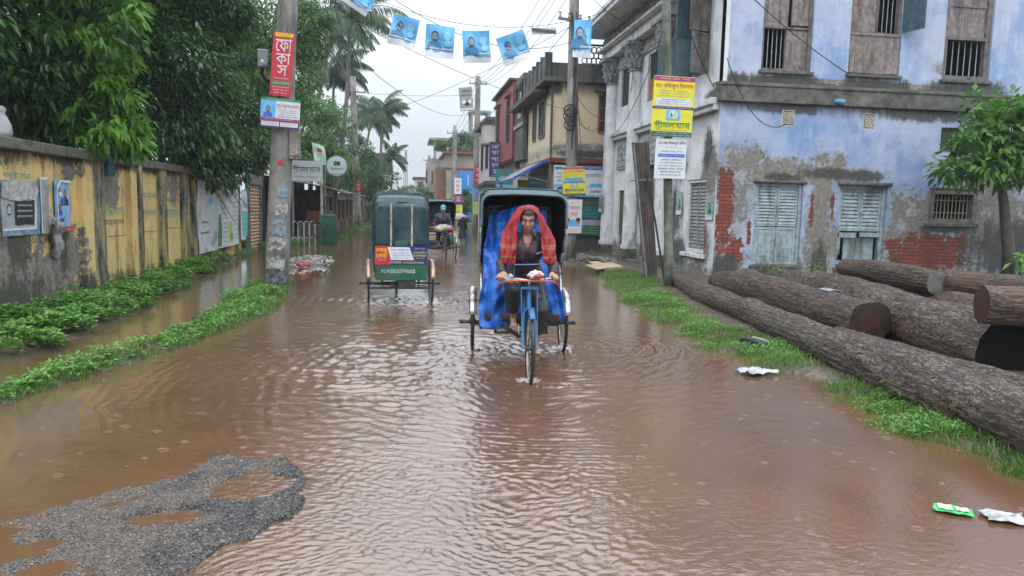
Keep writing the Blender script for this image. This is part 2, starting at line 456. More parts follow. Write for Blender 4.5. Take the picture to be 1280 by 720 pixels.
# ---------------------------------------------------------------- flood water (real ripples in the mesh)
def water_h(x, y):
    d = np.hypot(x, y); z = np.zeros_like(x)
    r = np.random.default_rng(11)
    wx = x + .17*lnoise(x, y, 2.6, 21) + .055*lnoise(x, y, 11, 22); wy = y + .17*lnoise(x, y, 2.6, 23) + .055*lnoise(x, y, 11, 24)
    act = sst(x, -2.4, -1.1)*sst(-x, -3.4, -1.7)            # the stirred middle of the road
    act = act*(.35+.65*np.clip(lnoise(x, y, 1.4, 31)+.5, 0, 1))
    def rings(cx, cy, lam, amp, env, ph=0):
        R = np.hypot(wx-cx, wy-cy)
        return amp*env(R, x, y)*np.sin(2*PI*R/lam+ph)
    z += rings(-.1, 12.9, .165, .0048, lambda R, x, y: sst(R, .5, 2)*np.exp(-(R/8.5)**2)*sst(-x, -1.3, .3)*act*sst(np.hypot(x, y), 4.6, 6.2))
    z += rings(.0, 12.2, .12, .0022, lambda R, x, y: sst(R, .3, 1)*np.exp(-(R/8)**2)*act)
    z += rings(1.25, 7.2, .14, .0055, lambda R, x, y: sst(R, .25, .8)*np.exp(-(R/3.0)**2)*(.30+.70*sst(-x, -1.1, .2))*sst(-x, -2.4, -1.3)*sst(np.hypot(x, y), 3.6, 5.6))
    z += rings(1.25, 6.6, .085, .0016, lambda R, x, y: np.exp(-(R/2.6)**2)*sst(-x, -2.2, -1.2))
    z += rings(.9, 7.0, .062, .0009, lambda R, x, y: sst(-R, -4.6, -2)*sst(-x, -1.6, -.9)*sst(x, -1.5, -.3)*(.3+.7*act))
    z += rings(.8, 8.4, .14, .0045, lambda R, x, y: np.exp(-(R/1.6)**2)); z += rings(1.83, 8.4, .14, .005, lambda R, x, y: np.exp(-(R/1.6)**2))
    z += rings(1.1, 22.5, .4, .012, lambda R, x, y: np.exp(-(R/6)**2)*act)
    for cx, cy in ((-.62, 12.65), (.42, 12.65)): z += rings(cx, cy, .17, .008, lambda R, x, y: np.exp(-(R/1.5)**2))
    # V-shaped wakes trailing to either side
    for (cx, cy, sgn, a) in ((-.1, 12.7, -1, .010), (1.25, 6.8, 1, .006)):
        u = (wy-cy)*sgn; v = np.abs(wx-cx)-u*-.0
        for k in range(3):
            s_ = -(u)*.42 - .25*k; 
            z += a*np.exp(-((v+s_)/.11)**2)*sst(u*-1, -6, 0)*0
    # small random chop
    ch = np.zeros_like(z)
    for i in range(64):
        a = r.uniform(0, 2*PI); lam = .05+.27*r.uniform(0, 1)**1.4; k = 2*PI/lam
        ch += (.75 if lam < .13 else sst(d, 4.2, 7.5))*lam*.0086*sst(-d*d/1500*2.6/lam, -1.0, -.6)*np.sin(k*(wx*math.cos(a)*.75+wy*math.sin(a)*1.15)+r.uniform(0, 6.28))
    z += ch*(.05+.62*act)*(.30+.70*sst(d, 4, 8.5))
    lw = np.zeros_like(z); nr2 = np.zeros_like(z)
    for i in range(34):
        a = r.uniform(0, 2*PI); lam = r.uniform(.032, .085); nr2 += lam*.0050*np.sin(2*PI/lam*(wx*math.cos(a)*.7+wy*math.sin(a)*1.2)+r.uniform(0, 6.28))
    z += nr2*sst(-d, -6.5, -4.0)*(.10+.75*sst(x, -1.3, -.3)*sst(-x, -1.7, -.8))
    for i in range(10):
        a = r.uniform(0, 2*PI); lam = r.uniform(.7, 2.2); lw += lam*.0009*np.sin(2*PI/lam*(x*math.cos(a)+y*math.sin(a))+r.uniform(0, 6.28))
    z += lw*(.35+.65*act)
    # wheels cutting the water
    for cx, cy, rr in ((1.17, 6.72, .10), (.77, 8.38, .09), (1.83, 8.32, .09), (-.62, 12.6, .12), (.42, 12.62, .12)):
        R = np.hypot(x-cx, (y-cy)*.7); z += .03*np.exp(-((R-rr)/.05)**2)*(.6+.8*lnoise(x, y, 60, 5)).clip(0, 2)
    return z*np.clip(1.6-d/60, .25, 1)
nr_, nc_ = 820, 900
u = np.linspace(1/1.9, 1/150, nr_); dd = 1/u
th = np.linspace(-rad(52), rad(52), nc_)+rad(8.3)
D, TH = np.meshgrid(dd, th, indexing='ij')
WX = D*np.sin(TH); WY = D*np.cos(TH); WZ = water_h(WX, WY)
idx = np.arange(nr_*nc_).reshape(nr_, nc_)
FW = np.stack([idx[:-1, :-1], idx[1:, :-1], idx[1:, 1:], idx[:-1, 1:]], -1).reshape(-1, 4)[:, ::-1]
t = NT('flood_water'); o = t.pos(); s = t.sep(o)
n1 = t.noise(o, .45, 5); n2 = t.noise(t.sc(o, (1, .6, 1)), 2.2, 6)
c = t.mix(t.ss(n1, .35, .65), (.140, .070, .036), (.110, .060, .034))
c = t.mix(t.ss(s[0], -1.0, -3.2), c, (.135, .086, .043))
c = t.mix(t.mul(t.ss(n2, .45, .7), .45), c, (.085, .043, .026))
v = t.N('ShaderNodeTexVoronoi', {'Vector': o, 'Scale': 7.0, 'Randomness': 1.0}); vc = t.N('ShaderNodeTexVoronoi', {'Vector': o, 'Scale': 7.0, 'Randomness': 1.0}, out=1)
vr = t.sep(vc)[0]
ringR = t.add(.05, t.mul(vr, .20)); dv = t.m('SUBTRACT', v, ringR)
env = t.mul(t.ss(t.m('ABSOLUTE', dv), .09, 0.0), t.ss(t.sep(vc)[1], .62, .66))
rg = t.mul(t.m('SINE', t.mul(dv, 110.0)), env)
nb = t.bump(rg, .6, .003)
fine = t.noise(t.sc(o, (1, .8, 1)), 55, 4, .6)
nb = t.bump(fine, .16, .005, nb)
nb = t.bump(t.noise(t.sc(o, (.8, 1.3, 1)), 20, 4, .6), t.mul(t.ss(s[0], -2.3, -1.2, .05, .20), t.ss(s[0], 3.0, 1.6, .35, 1.0)), .02, nb)
fo = None
for fx, fy, fr_ in ((1.17, 6.75, .26), (.77, 8.38, .30), (1.83, 8.32, .30), (-.62, 12.6, .36), (.42, 12.62, .36), (-.1, 12.2, .4)):
    q = t.m('SQRT', t.add(t.m('POWER', t.m('SUBTRACT', s[0], fx), 2.0), t.m('POWER', t.m('SUBTRACT', s[1], fy), 2.0)))
    q = t.ss(q, fr_, .03); fo = q if fo is None else t.mx(fo, q)
fz = t.ss(t.mul(fo, t.noise(o, 42, 5, .75)), .30, .44)
c = t.mix(t.mul(fz, .8), c, (.46, .42, .40))
t.P(base=c, rough=.018, ior=1.9, spec=.6, normal=nb); M_WATER = t.mat
wo = npmesh('flood_water', np.stack([WX, WY, WZ], -1).reshape(-1, 3), FW, M_WATER, smooth=True); tag(wo, kind='structure')

# ---------------------------------------------------------------- broken asphalt rising out of the water, front left
PP = [(-2.9, 3.35), (-2.45, 3.75), (-2.02, 3.98), (-1.84, 4.33), (-1.52, 4.72), (-1.14, 4.95), (-.85, 4.74), (-.62, 4.36), (-.54, 3.94), (-.71, 3.70), (-.84, 3.45), (-1.0, 3.22), (-1.2, 2.9), (-2.9, 2.7)]
def poly_sd(x, y, P):
    d = np.full(x.shape, 1e9); ins = np.zeros(x.shape, bool); n = len(P)
    for i in range(n):
        ax, ay = P[i]; bx, by = P[(i+1) % n]; ex, ey = bx-ax, by-ay
        tt = np.clip(((x-ax)*ex+(y-ay)*ey)/(ex*ex+ey*ey), 0, 1); d = np.minimum(d, np.hypot(x-ax-tt*ex, y-ay-tt*ey))
        cnd = ((ay > y) != (by > y)) & (x < (bx-ax)*(y-ay)/(by-ay+1e-12)+ax); ins ^= cnd
    return np.where(ins, d, -d)
xs = np.arange(-3.0, -.35, .011); ys = np.arange(2.6, 5.15, .011); AX_, AY_ = np.meshgrid(xs, ys)
sdv = poly_sd(AX_ + .08*lnoise(AX_, AY_, 12, 61) + .035*lnoise(AX_, AY_, 50, 62), AY_ + .08*lnoise(AX_, AY_, 12, 63) + .03*lnoise(AX_, AY_, 60, 68), PP)
def blob(x, y, cx, cy, rx, ry, a=0):
    u_ = (x-cx)*math.cos(a)+(y-cy)*math.sin(a); v_ = -(x-cx)*math.sin(a)+(y-cy)*math.cos(a)
    return np.exp(-((u_/rx)**2+(v_/ry)**2)**1.5)
sde = -.67*(AX_+2.0)+.74*(AY_-4.15); wde = .03+.34*sst(sde, -.35, .05)
hgt = -.03 + .046*np.clip((sdv+.012)/wde, 0, 1)**.8 + .017*lnoise(AX_*.8+AY_*.5, AY_*1.3-AX_*.6, 9, 64) + .009*lnoise(AX_, AY_, 26, 65) + .0035*lnoise(AX_, AY_, 160, 66)
hgt += .016*np.exp(-((sdv-.035)/.035)**2)*sst(AX_+AY_*-.3, -2.6, -1.6)
# the slow left slope, and the puddles held inside
hgt -= .035*sst(-(AX_*.62+(-(AY_-4.1))*.9), .55, 1.5)*0
for cx, cy, rx, ry, a in ((-.90, 4.25, .22, .17, .3), (-1.22, 3.86, .15, .09, .6), (-1.40, 4.52, .20, .07, .8), (-2.1, 4.2, .5, .12, .8)):
    hgt -= .045*blob(AX_+.06*lnoise(AX_, AY_, 14, 67)+.03*lnoise(AX_, AY_, 45, 69), AY_+.04*lnoise(AX_, AY_, 18, 70), cx, cy, rx, ry, a)
hgt -= .014*sst(-AX_*.75-(4.1-AY_)*-.9, 1.0, 2.0)
nxs, nys = len(xs), len(ys); idx = np.arange(nxs*nys).reshape(nys, nxs)
FP = np.stack([idx[:-1, :-1], idx[:-1, 1:], idx[1:, 1:], idx[1:, :-1]], -1).reshape(-1, 4)
keep = (hgt.ravel()[FP].max(1) > -.029); FP = FP[keep]
t = NT('broken_asphalt'); o = t.pos()
vo = t.N('ShaderNodeTexVoronoi', {'Vector': o, 'Scale': 130.0}, out=1); vd = t.N('ShaderNodeTexVoronoi', {'Vector': o, 'Scale': 130.0})
pc = t.sep(vo)[0]; c = t.mix(t.ss(pc, .45, .98), (.008, .008, .009), (.12, .112, .105))
c = t.mix(t.ss(t.add(t.noise(o, 4.2, 8, .65), t.mul(t.m('ADD', t.sep(o)[0], 1.2), -.22)), .40, .56), c, t.mix(t.ss(pc, .2, .9), (.055, .036, .026), (.17, .135, .11)))
t.P(base=c, rough=t.ss(pc, .2, .9, .08, .35), spec=.7, normal=t.bump(t.m('SUBTRACT', 1.0, vd), .9, .012)); M_ASPH = t.mat
po = npmesh('broken_asphalt', np.stack([AX_, AY_, hgt], -1).reshape(-1, 3), FP, M_ASPH, smooth=True); tag(po, kind='structure')

def stones(P, S, seed=0, flat=.6):
    """small angular stones: distorted octahedra"""
    r = np.random.default_rng(seed); n = len(P)
    base = np.array([(1,0,0),(0,1,0),(-1,0,0),(0,-1,0),(0,0,1),(0,0,-1)], float)
    V = base[None]*(1+r.uniform(-.35, .35, (n, 6, 1)))*S[:, None, None]; V[:, :, 2] *= flat
    a = r.uniform(0, 2*PI, n); ca, sa = np.cos(a)[:, None], np.sin(a)[:, None]
    X_ = V[:, :, 0]*ca-V[:, :, 1]*sa; Y_ = V[:, :, 0]*sa+V[:, :, 1]*ca
    V = np.stack([X_, Y_, V[:, :, 2]], -1)+P[:, None, :]
    F = np.array([(0,1,4),(1,2,4),(2,3,4),(3,0,4),(1,0,5),(2,1,5),(3,2,5),(0,3,5)])
    return V.reshape(-1, 3), (F[None]+np.arange(n)[:, None, None]*6).reshape(-1, 3)
ii = np.where((hgt.ravel() > .002))[0]; r = np.random.default_rng(5); pick = r.choice(ii, 4200)
SP = np.stack([AX_.ravel()[pick], AY_.ravel()[pick], hgt.ravel()[pick]+.001], -1); SP[:, :2] += r.uniform(-.006, .006, (len(SP), 2))
SV, SF = stones(SP, r.uniform(.0018, .0055, len(SP))*r.choice([1, 1, 1, 1.9], len(SP)), 3)
t = NT('wet_gravel'); isl = t.N('ShaderNodeNewGeometry', out=8)
c = t.mix(isl, (.02, .018, .017), (.21, .18, .155)); t.P(base=c, rough=.25, spec=.6); M_GRAV = t.mat
so_ = npmesh('gravel', SV, SF, M_GRAV); tag(so_, 'loose wet grey gravel on the broken asphalt at the front left', 'gravel', kind='stuff')

# ---------------------------------------------------------------- foliage tools
def leaf_mat(name, a, b, rough=.38, tl=.25):
    t = NT(name); v = t.N('ShaderNodeAttribute', attribute_name='v', out=2)
    c = t.mix(v, a, b)
    t.P(base=c, rough=rough, spec=.45)
    tr = t.N('ShaderNodeBsdfTranslucent', {'Color': t.mix(v, tuple(min(1, q*1.3) for q in a), tuple(min(1, q*1.5) for q in b))})
    ms = t.t.nodes.new('ShaderNodeMixShader'); ms.inputs[0].default_value = tl
    t.t.links.new(t.b.outputs[0], ms.inputs[1]); t.t.links.new(tr, ms.inputs[2]); t.t.links.new(ms.outputs[0], t.out.inputs[0])
    return t.mat
def nrm(a): return a/np.maximum(np.linalg.norm(a, axis=-1, keepdims=True), 1e-9)
def leaves(P, D, L, W, droop=.2, seed=0, up=None):
    """folded leaves: P base points, D directions, L/W length and width arrays"""
    r = np.random.default_rng(seed); n = len(P); D = nrm(D)
    U = up if up is not None else nrm(np.array([0, 0, 1.0])+r.normal(0, .45, (n, 3)))
    S = nrm(np.cross(D, U)); Nn = nrm(np.cross(S, D))
    L = np.broadcast_to(np.asarray(L, float), (n,))[:, None]; W = np.broadcast_to(np.asarray(W, float), (n,))[:, None]
    mid = P + D*L*.45 - Nn*W*.12; tip = P + D*L - np.array([0, 0, 1.0])*L*droop
    lf = P + D*L*.42 + S*W*.5 + Nn*W*.1; rt = P + D*L*.42 - S*W*.5 + Nn*W*.1
    V = np.stack([P, lf, tip, mid, rt], 1).reshape(-1, 3)
    F = (np.array([(0, 3, 2, 1), (0, 4, 2, 3)])[None]+np.arange(n)[:, None, None]*5).reshape(-1, 4)
    return V, F
def blades(P, H, lean=.5, wd=.006, seed=0):
    r = np.random.default_rng(seed); n = len(P); a = r.uniform(0, 2*PI, n); b = r.uniform(0, 2*PI, n)
    Wv = np.stack([np.cos(a), np.sin(a), np.zeros(n)], -1)*wd*r.uniform(.6, 1.4, n)[:, None]; Ln = np.stack([np.cos(b), np.sin(b), np.zeros(n)], -1)*(H*r.uniform(0, lean, n))[:, None]
    Hz = np.stack([np.zeros(n), np.zeros(n), H], -1)
    V = np.stack([P-Wv, P+Wv, P+Wv*.8+Hz*.6+Ln*.4, P-Wv*.8+Hz*.6+Ln*.4, P+Wv*.15+Hz+Ln, P-Wv*.15+Hz+Ln], 1).reshape(-1, 3)
    F = (np.array([(0, 1, 2, 3), (3, 2, 4, 5)])[None]+np.arange(n)[:, None, None]*6).reshape(-1, 4)
    return V, F
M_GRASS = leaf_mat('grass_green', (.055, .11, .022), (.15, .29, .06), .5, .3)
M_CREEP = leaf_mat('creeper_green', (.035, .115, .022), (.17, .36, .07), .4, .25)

def scatter(n, x0, x1, y0, y1, fn, seed):
    r = np.random.default_rng(seed); x = r.uniform(x0, x1, n); y = y0+(y1-y0)*r.uniform(0, 1, n)**1.5
    k = r.uniform(0, 1, n) < fn(x, y); x, y = x[k], y[k]
    return np.stack([x, y, ground_h(x, y)], -1), r
# right verge grass
def fr(x, y):
    e = np.interp(y, YR, RX)+wob(x, y); gap = np.exp(-((y-6.75)/.42)**2)*(x > 3.75)   # bare mud patch
    wdt = .95+.3*lnoise(x, y, 2, 8)+.8*sst(y, 14, 18)
    return sst(x-e, .12, .32)*sst(-(x-e), -wdt-.25, -wdt+.1)*(1-.95*gap)*(.45+.55*sst(lnoise(x, y, 6, 9)+.5*lnoise(x, y, 19, 19), -.35, .35))
P, r = scatter(150000, 3.4, 5.8, 3.1, 21, fr, 1)
V, F = blades(P, r.uniform(.02, .075, len(P))*(1+.35*lnoise(P[:, 0], P[:, 1], 4, 10)).clip(.4, 1.8), 1.1, .0045, 2)
at = np.repeat(np.clip(r.normal(.5, .22, len(P))+.3*lnoise(P[:, 0], P[:, 1], 3, 12), 0, 1), 6)
tag(npmesh('verge_grass', V, F, M_GRASS, attr=at), 'bright green grass along the foot of the log pile', 'grass', kind='stuff')
# broad-leaved weeds among it
P, r = scatter(52000, 3.5, 5.0, 3.1, 14, lambda x, y: fr(x, y)*(lnoise(x, y, 3.5, 14) > -.1), 21)
n = len(P); a = r.uniform(0, 2*PI, n); D = np.stack([np.cos(a), np.sin(a), r.uniform(.3, 1.4, n)], -1); P[:, 2] += r.uniform(.0, .06, n)
V, F = leaves(P, D, r.uniform(.035, .085, n), r.uniform(.009, .016, n), .3, 3)
tag(npmesh('verge_weeds', V, F, M_CREEP, attr=np.repeat(r.uniform(0.2, 1, n), 5)), 'narrow-leaved green weeds tangled in the grass by the logs', 'weeds', kind='stuff')
# grass far left under the sheds and far right
P, r = scatter(60000, -6, -2.2, 24.5, 62, lambda x, y: sst(left_h(x, y), .03, .09)*(x > np.interp(y, YL, LX)-1.3), 31)
V, F = blades(P, r.uniform(.08, .22, len(P)), .9, .012, 4)
tag(npmesh('roadside_grass', V, F, M_GRASS, attr=np.repeat(r.uniform(0, .9, len(P)), 6)), 'grass strip between the tin sheds and the flooded road', 'grass', kind='stuff')
P, r = scatter(20000, 4.6, 6.4, 38, 62, lambda x, y: 1.0*(x > np.interp(y, YR, RX)+.1), 32)
V, F = blades(P, r.uniform(.08, .2, len(P)), .9, .012, 5)
tag(npmesh('roadside_grass', V, F, M_GRASS, attr=np.repeat(r.uniform(0, .9, len(P)), 6)), 'small grass patch at the right roadside beyond the umbrella', 'grass', kind='stuff')
# left bank: grass on the street side, creeping leaves on top
def fb(x, y): return sst(bank_h(x, y), .05, .085)*sst(lnoise(x, y, 7, 93)+.6*lnoise(x, y, 21, 94), -1.0, -.1)
P, r = scatter(110000, -4.0, -1.6, 3.5, 16.2, lambda x, y: fb(x, y)*(.35+.65*(x > (np.interp(y, YB, BIN)+np.interp(y, YB, BOUT))/2)), 41)
V, F = blades(P, r.uniform(.025, .075, len(P)), 1.1, .0055, 6)
tag(npmesh('bank_grass', V, F, M_GRASS, attr=np.repeat(np.clip(r.normal(.5, .2, len(P)), 0, 1), 6)), 'wet grass on the narrow bank between ditch and road', 'grass', kind='stuff')
def creeper(name, label, n, x0, x1, y0, y1, fn, seed, hmax, lf):
    P, r = scatter(n, x0, x1, y0, y1, fn, seed); m = len(P)
    hz = hmax*(.18+.9*sst(lnoise(P[:, 0], P[:, 1], 5, seed+1)+.4*lnoise(P[:, 0], P[:, 1], 15, seed+2), -.8, .9)); P[:, 2] += r.uniform(.15, 1, m)**.6*hz
    a = r.uniform(0, 2*PI, m); D = np.stack([np.cos(a), np.sin(a), r.uniform(-.1, .9, m)], -1)
    V, F = leaves(P, D, r.uniform(.7, 1.3, m)*lf, r.uniform(.7, 1.2, m)*lf*.48, .25, seed)
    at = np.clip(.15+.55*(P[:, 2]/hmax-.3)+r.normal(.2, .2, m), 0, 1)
    return tag(npmesh(name, V, F, M_CREEP, attr=np.repeat(at, 5)), label, 'creeper', kind='stuff')
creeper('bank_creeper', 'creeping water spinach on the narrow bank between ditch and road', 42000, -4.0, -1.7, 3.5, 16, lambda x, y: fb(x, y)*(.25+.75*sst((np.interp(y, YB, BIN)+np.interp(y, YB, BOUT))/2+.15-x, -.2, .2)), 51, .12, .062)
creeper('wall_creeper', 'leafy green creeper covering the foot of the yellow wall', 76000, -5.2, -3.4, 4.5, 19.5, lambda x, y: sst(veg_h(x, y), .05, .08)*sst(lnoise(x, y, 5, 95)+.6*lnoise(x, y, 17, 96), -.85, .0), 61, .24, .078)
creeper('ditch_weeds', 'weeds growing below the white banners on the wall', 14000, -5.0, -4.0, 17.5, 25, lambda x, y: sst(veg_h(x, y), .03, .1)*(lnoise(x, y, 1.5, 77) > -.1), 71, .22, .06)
# ================================================================ surfaces of the old masonry
def blobs(t, U, Z, L, wobble):
    """largest of several soft patches; L = (cu, cz, ru, rz)"""
    out = None
    for cu, cz, ru, rz in L:
        a = t.mul(t.m('SUBTRACT', U, cu), 1/ru); b = t.mul(t.m('SUBTRACT', Z, cz), 1/rz)
        d = t.m('SUBTRACT', 1.0, t.m('SQRT', t.add(t.mul(a, a), t.mul(b, b))))
        out = d if out is None else t.mx(out, d)
    return t.add(out, wobble)

def bricks(t, U, Z, s=1.0):
    uz = t.comb(U, Z, 0.0)
    n = t.t.nodes.new('ShaderNodeTexBrick'); n.inputs['Scale'].default_value = 1.0
    t.set(n.inputs['Vector'], t.N('ShaderNodeVectorMath', {0: uz, 1: t.sc(t.noise(t.pos(), 3.0, 3, color=True), (.05, .05, 0))}, operation='ADD'))
    n.inputs['Color1'].default_value = (.30, .062, .032, 1); n.inputs['Color2'].default_value = (.16, .045, .03, 1); n.inputs['Mortar'].default_value = (.05, .032, .026, 1)
    n.inputs['Brick Width'].default_value = .27; n.inputs['Row Height'].default_value = .088; n.inputs['Mortar Size'].default_value = .011; n.inputs['Mortar Smooth'].default_value = .4
    return n.outputs[0], n.outputs[1]

def old_wall(name, axis, paintA, paintB, plaster, brickL, plasL, grimeL, bands, plaster_amt=.6, fade=.5, low=None):
    t = NT(name); o = t.pos(); s = t.sep(o); U = s[0] if axis == 'x' else s[1]; Z = s[2]
    n1 = t.noise(o, .9, 6, .6); n2 = t.noise(o, 3.2, 9, .68); n3 = t.noise(o, 11, 8, .7); stk = t.noise(t.sc(o, (1, 1, .12)), 4.5, 7, .65)
    paint = t.mix(t.ss(n1, .38, .64), paintA, paintB)
    paint = t.mix(t.mul(t.ss(t.add(t.mul(stk, .5), t.mul(n2, .5)), .42, .66), fade), paint, tuple(min(.85, c*1.15+.06) for c in paintA))
    paint = t.mix(t.mul(t.ss(n3, .5, .75), .35), paint, tuple(c*.62 for c in paintB))
    wob2 = t.mul(t.m('SUBTRACT', n2, .5), 2.6); wob3 = t.mul(t.m('SUBTRACT', n3, .5), 1.2); wb = t.add(t.add(wob2, wob3), t.mul(t.m('SUBTRACT', t.noise(o, 28, 4, .6), .5), .7))
    pl = t.mix(t.ss(n3, .35, .65), plaster, tuple(c*.55 for c in plaster))
    pl = t.mix(t.mul(t.ss(n1, .48, .62), .4), pl, (.24, .20, .155)); pl = t.mix(t.mul(t.ss(t.noise(o, 19, 6, .7), .52, .66), .55), pl, (.09, .08, .07))
    bl_ = blobs(t, U, Z, plasL, t.mul(wb, plaster_amt)) if plasL else 0.0
    pl = t.mix(t.mul(t.ss(t.noise(o, 2.6, 7, .7), .52, .60), .75), pl, (.36, .38, .41))
    mp_ = t.mul(t.ss(bl_, .10, .18), t.ss(t.add(t.noise(o, 7.5, 9, .72), t.mul(bl_, .22)), .42, .50)) if plasL else 0.0
    if plasL: paint = t.mix(t.mul(t.ss(t.add(bl_, t.mul(stk, .5)), -.1, .45), .6), paint, (.24, .245, .26))
    col = t.mix(mp_, paint, pl) if plasL else paint
    h = t.mul(mp_, -1.0) if plasL else t.mul(n3, .2)
    if brickL:
        bc, bf = bricks(t, U, Z)
        bc = t.mix(t.mul(t.ss(n3, .45, .7), .55), bc, (.09, .06, .045))
        mb_ = t.ss(blobs(t, U, Z, brickL, t.mul(wb, .95)), .1, .16)
        col = t.mix(mb_, col, bc); h = t.m('SUBTRACT', h, t.mul(mb_, t.add(1.0, t.mul(bf, 1.2))))
    g = None
    if grimeL: g = t.ss(blobs(t, U, Z, grimeL, t.mul(t.add(t.mul(t.m('SUBTRACT', stk, .5), 2.4), wob3), .7)), .05, .55)
    for z0, z1, amt in bands:     # stains running down from ledges
        b = t.mul(t.ss(t.add(Z, t.mul(t.m('SUBTRACT', stk, .5), (z1-z0)*2.2)), z0, z1), t.ss(Z, z1+.03, z1+.02)); b = t.mul(b, amt)
        g = b if g is None else t.mx(g, b)
    if g is not None: col = t.mix(t.mul(g, .92), col, t.mix(t.ss(n3, .4, .7), (.035, .033, .030), (.085, .078, .065)))
    hh = t.add(h, t.mul(n3, .5))
    return t.P(base=col, rough=t.ss(n2, .3, .7, .45, .85), spec=.35, normal=t.bump(hh, .55, .02))

M_BLUE = old_wall('peeling_blue_limewash', 'x', (.36, .42, .54), (.17, .27, .47), (.25, .235, .205),
    brickL=[(7.4, 1.75, .26, 1.0), (7.75, .75, .25, .35), (8.06, 1.2, .07, .5), (12.4, .65, .95, .55), (13.1, .8, .95, .5), (9.62, 1.75, .07, .5), (10.15, 1.9, .07, .4), (11.9, .9, .3, .25)],
    plasL=[(8.6, 2.60, 2.3, .33), (12.3, 1.6, .85, .75), (12.6, .7, 1.6, .8), (7.8, 2.85, .6, .4), (9.85, 1.9, .4, 1.1), (10.0, 2.9, .5, .25), (7.6, 2.0, .6, .9), (14.4, 1.6, 1.3, 1.3), (9.2, .2, 1.4, .4), (7.6, .5, .5, .5), (9.9, .9, .5, .8), (11, .2, 4, .35)],
    grimeL=[(14.9, .9, 1.5, 1.0), (9.9, .3, .35, .9), (7.5, .3, .5, .5), (11.9, .2, .4, .5), (8.8, 4.1, 1.5, .2), (12.5, 4.1, 2.5, .25), (10.0, 2.62, 1.1, .2), (8.9, 2.5, .7, .15), (14.3, 3.3, .7, .6), (13.2, 1.35, .9, .14), (10.9, 2.58, .8, .2)],
    bands=[(3.85, 4.19, .75), (4.62, 4.95, .0)], plaster_amt=1.0)
M_BLUE_UP = old_wall('faded_blue_limewash', 'x', (.40, .45, .56), (.22, .32, .52), (.30, .275, .235), brickL=None, plasL=[(9.9, 4.72, 4.5, .10), (13.0, 5.2, .5, .2)],
    grimeL=[(8.7, 4.72, 1.2, .25), (11.0, 4.72, 1.4, .28), (13.5, 4.7, 1.6, .35), (7.5, 4.65, .5, .3), (10, 4.62, 6, .14)], bands=[], plaster_amt=.35, fade=.7)
M_WHITE = old_wall('stained_white_limewash', 'y', (.72, .73, .75), (.50, .52, .55), (.26, .245, .22), brickL=[(17.05, 1.0, .12, .5)],
    plasL=[(16.9, 2.6, .5, .7), (17.2, .8, .5, .7), (18.9, 2.9, .6, .5), (20.5, .6, 1.5, .5), (19, .1, 3, .3), (23, .3, 3, .35)],
    grimeL=[(19.2, 1.6, .8, 1.0), (20.8, 1.8, .5, 1.2), (22.6, 1.6, .4, 1.3), (17.0, 3.2, .4, .6), (18.7, .6, .9, .5), (24, 1, .4, .9), (17.0, 4.4, .5, .2)], bands=[(3.5, 4.15, .55)], plaster_amt=.6)
M_BAND = PM('mouldy_ledge', (.085, .08, .068), .6, var=.45, scale=5, bump=.5, bscale=30, dirt=(.2, .19, .15), dscale=2.2, dlo=.5, dhi=.7)
M_TRIM = PM('weathered_white_trim', (.62, .64, .66), .6, var=.15, scale=3, bump=.25, bscale=20, dirt=(.14, .135, .12), dscale=3.5, dlo=.52, dhi=.72, streak=True)
M_ORN = PM('grey_stucco_relief', (.33, .34, .345), .7, var=.4, scale=16, bump=1.0, bscale=22, dirt=(.07, .07, .065), dscale=6, dlo=.48, dhi=.65)
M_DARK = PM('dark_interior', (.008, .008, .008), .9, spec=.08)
M_WOOD = PM('weathered_grey_wood', (.15, .135, .125), .65, var=.35, scale=6, bump=.6, bscale=25, dirt=(.055, .045, .04), dscale=4, streak=True)
M_WOODP = PM('brown_grey_boards', (.21, .175, .16), .65, var=.3, scale=9, bump=.5, bscale=25, dirt=(.09, .07, .06), dscale=5, streak=True)
M_SHUT = PM('pale_blue_shutter_paint', (.27, .34, .37), .5, var=.25, scale=8, bump=.35, bscale=25, dirt=(.12, .13, .125), dscale=5, dlo=.5, dhi=.64, streak=True)
M_TEAL = PM('dull_teal_paint', (.045, .095, .12), .35, var=.25, scale=5, bump=.2, dirt=(.14, .16, .16), dscale=6, dlo=.58, dhi=.7)
M_IRON = PM('rusty_iron', (.12, .10, .09), .5, var=.35, scale=12, metal=.3, bump=.2)
M_IRONL = PM('pale_iron_bar', (.36, .40, .43), .45, var=.2, scale=10)
M_GLASSD = PM('dusty_dark_glass', (.035, .045, .05), .12, var=.3, scale=4, spec=.6)

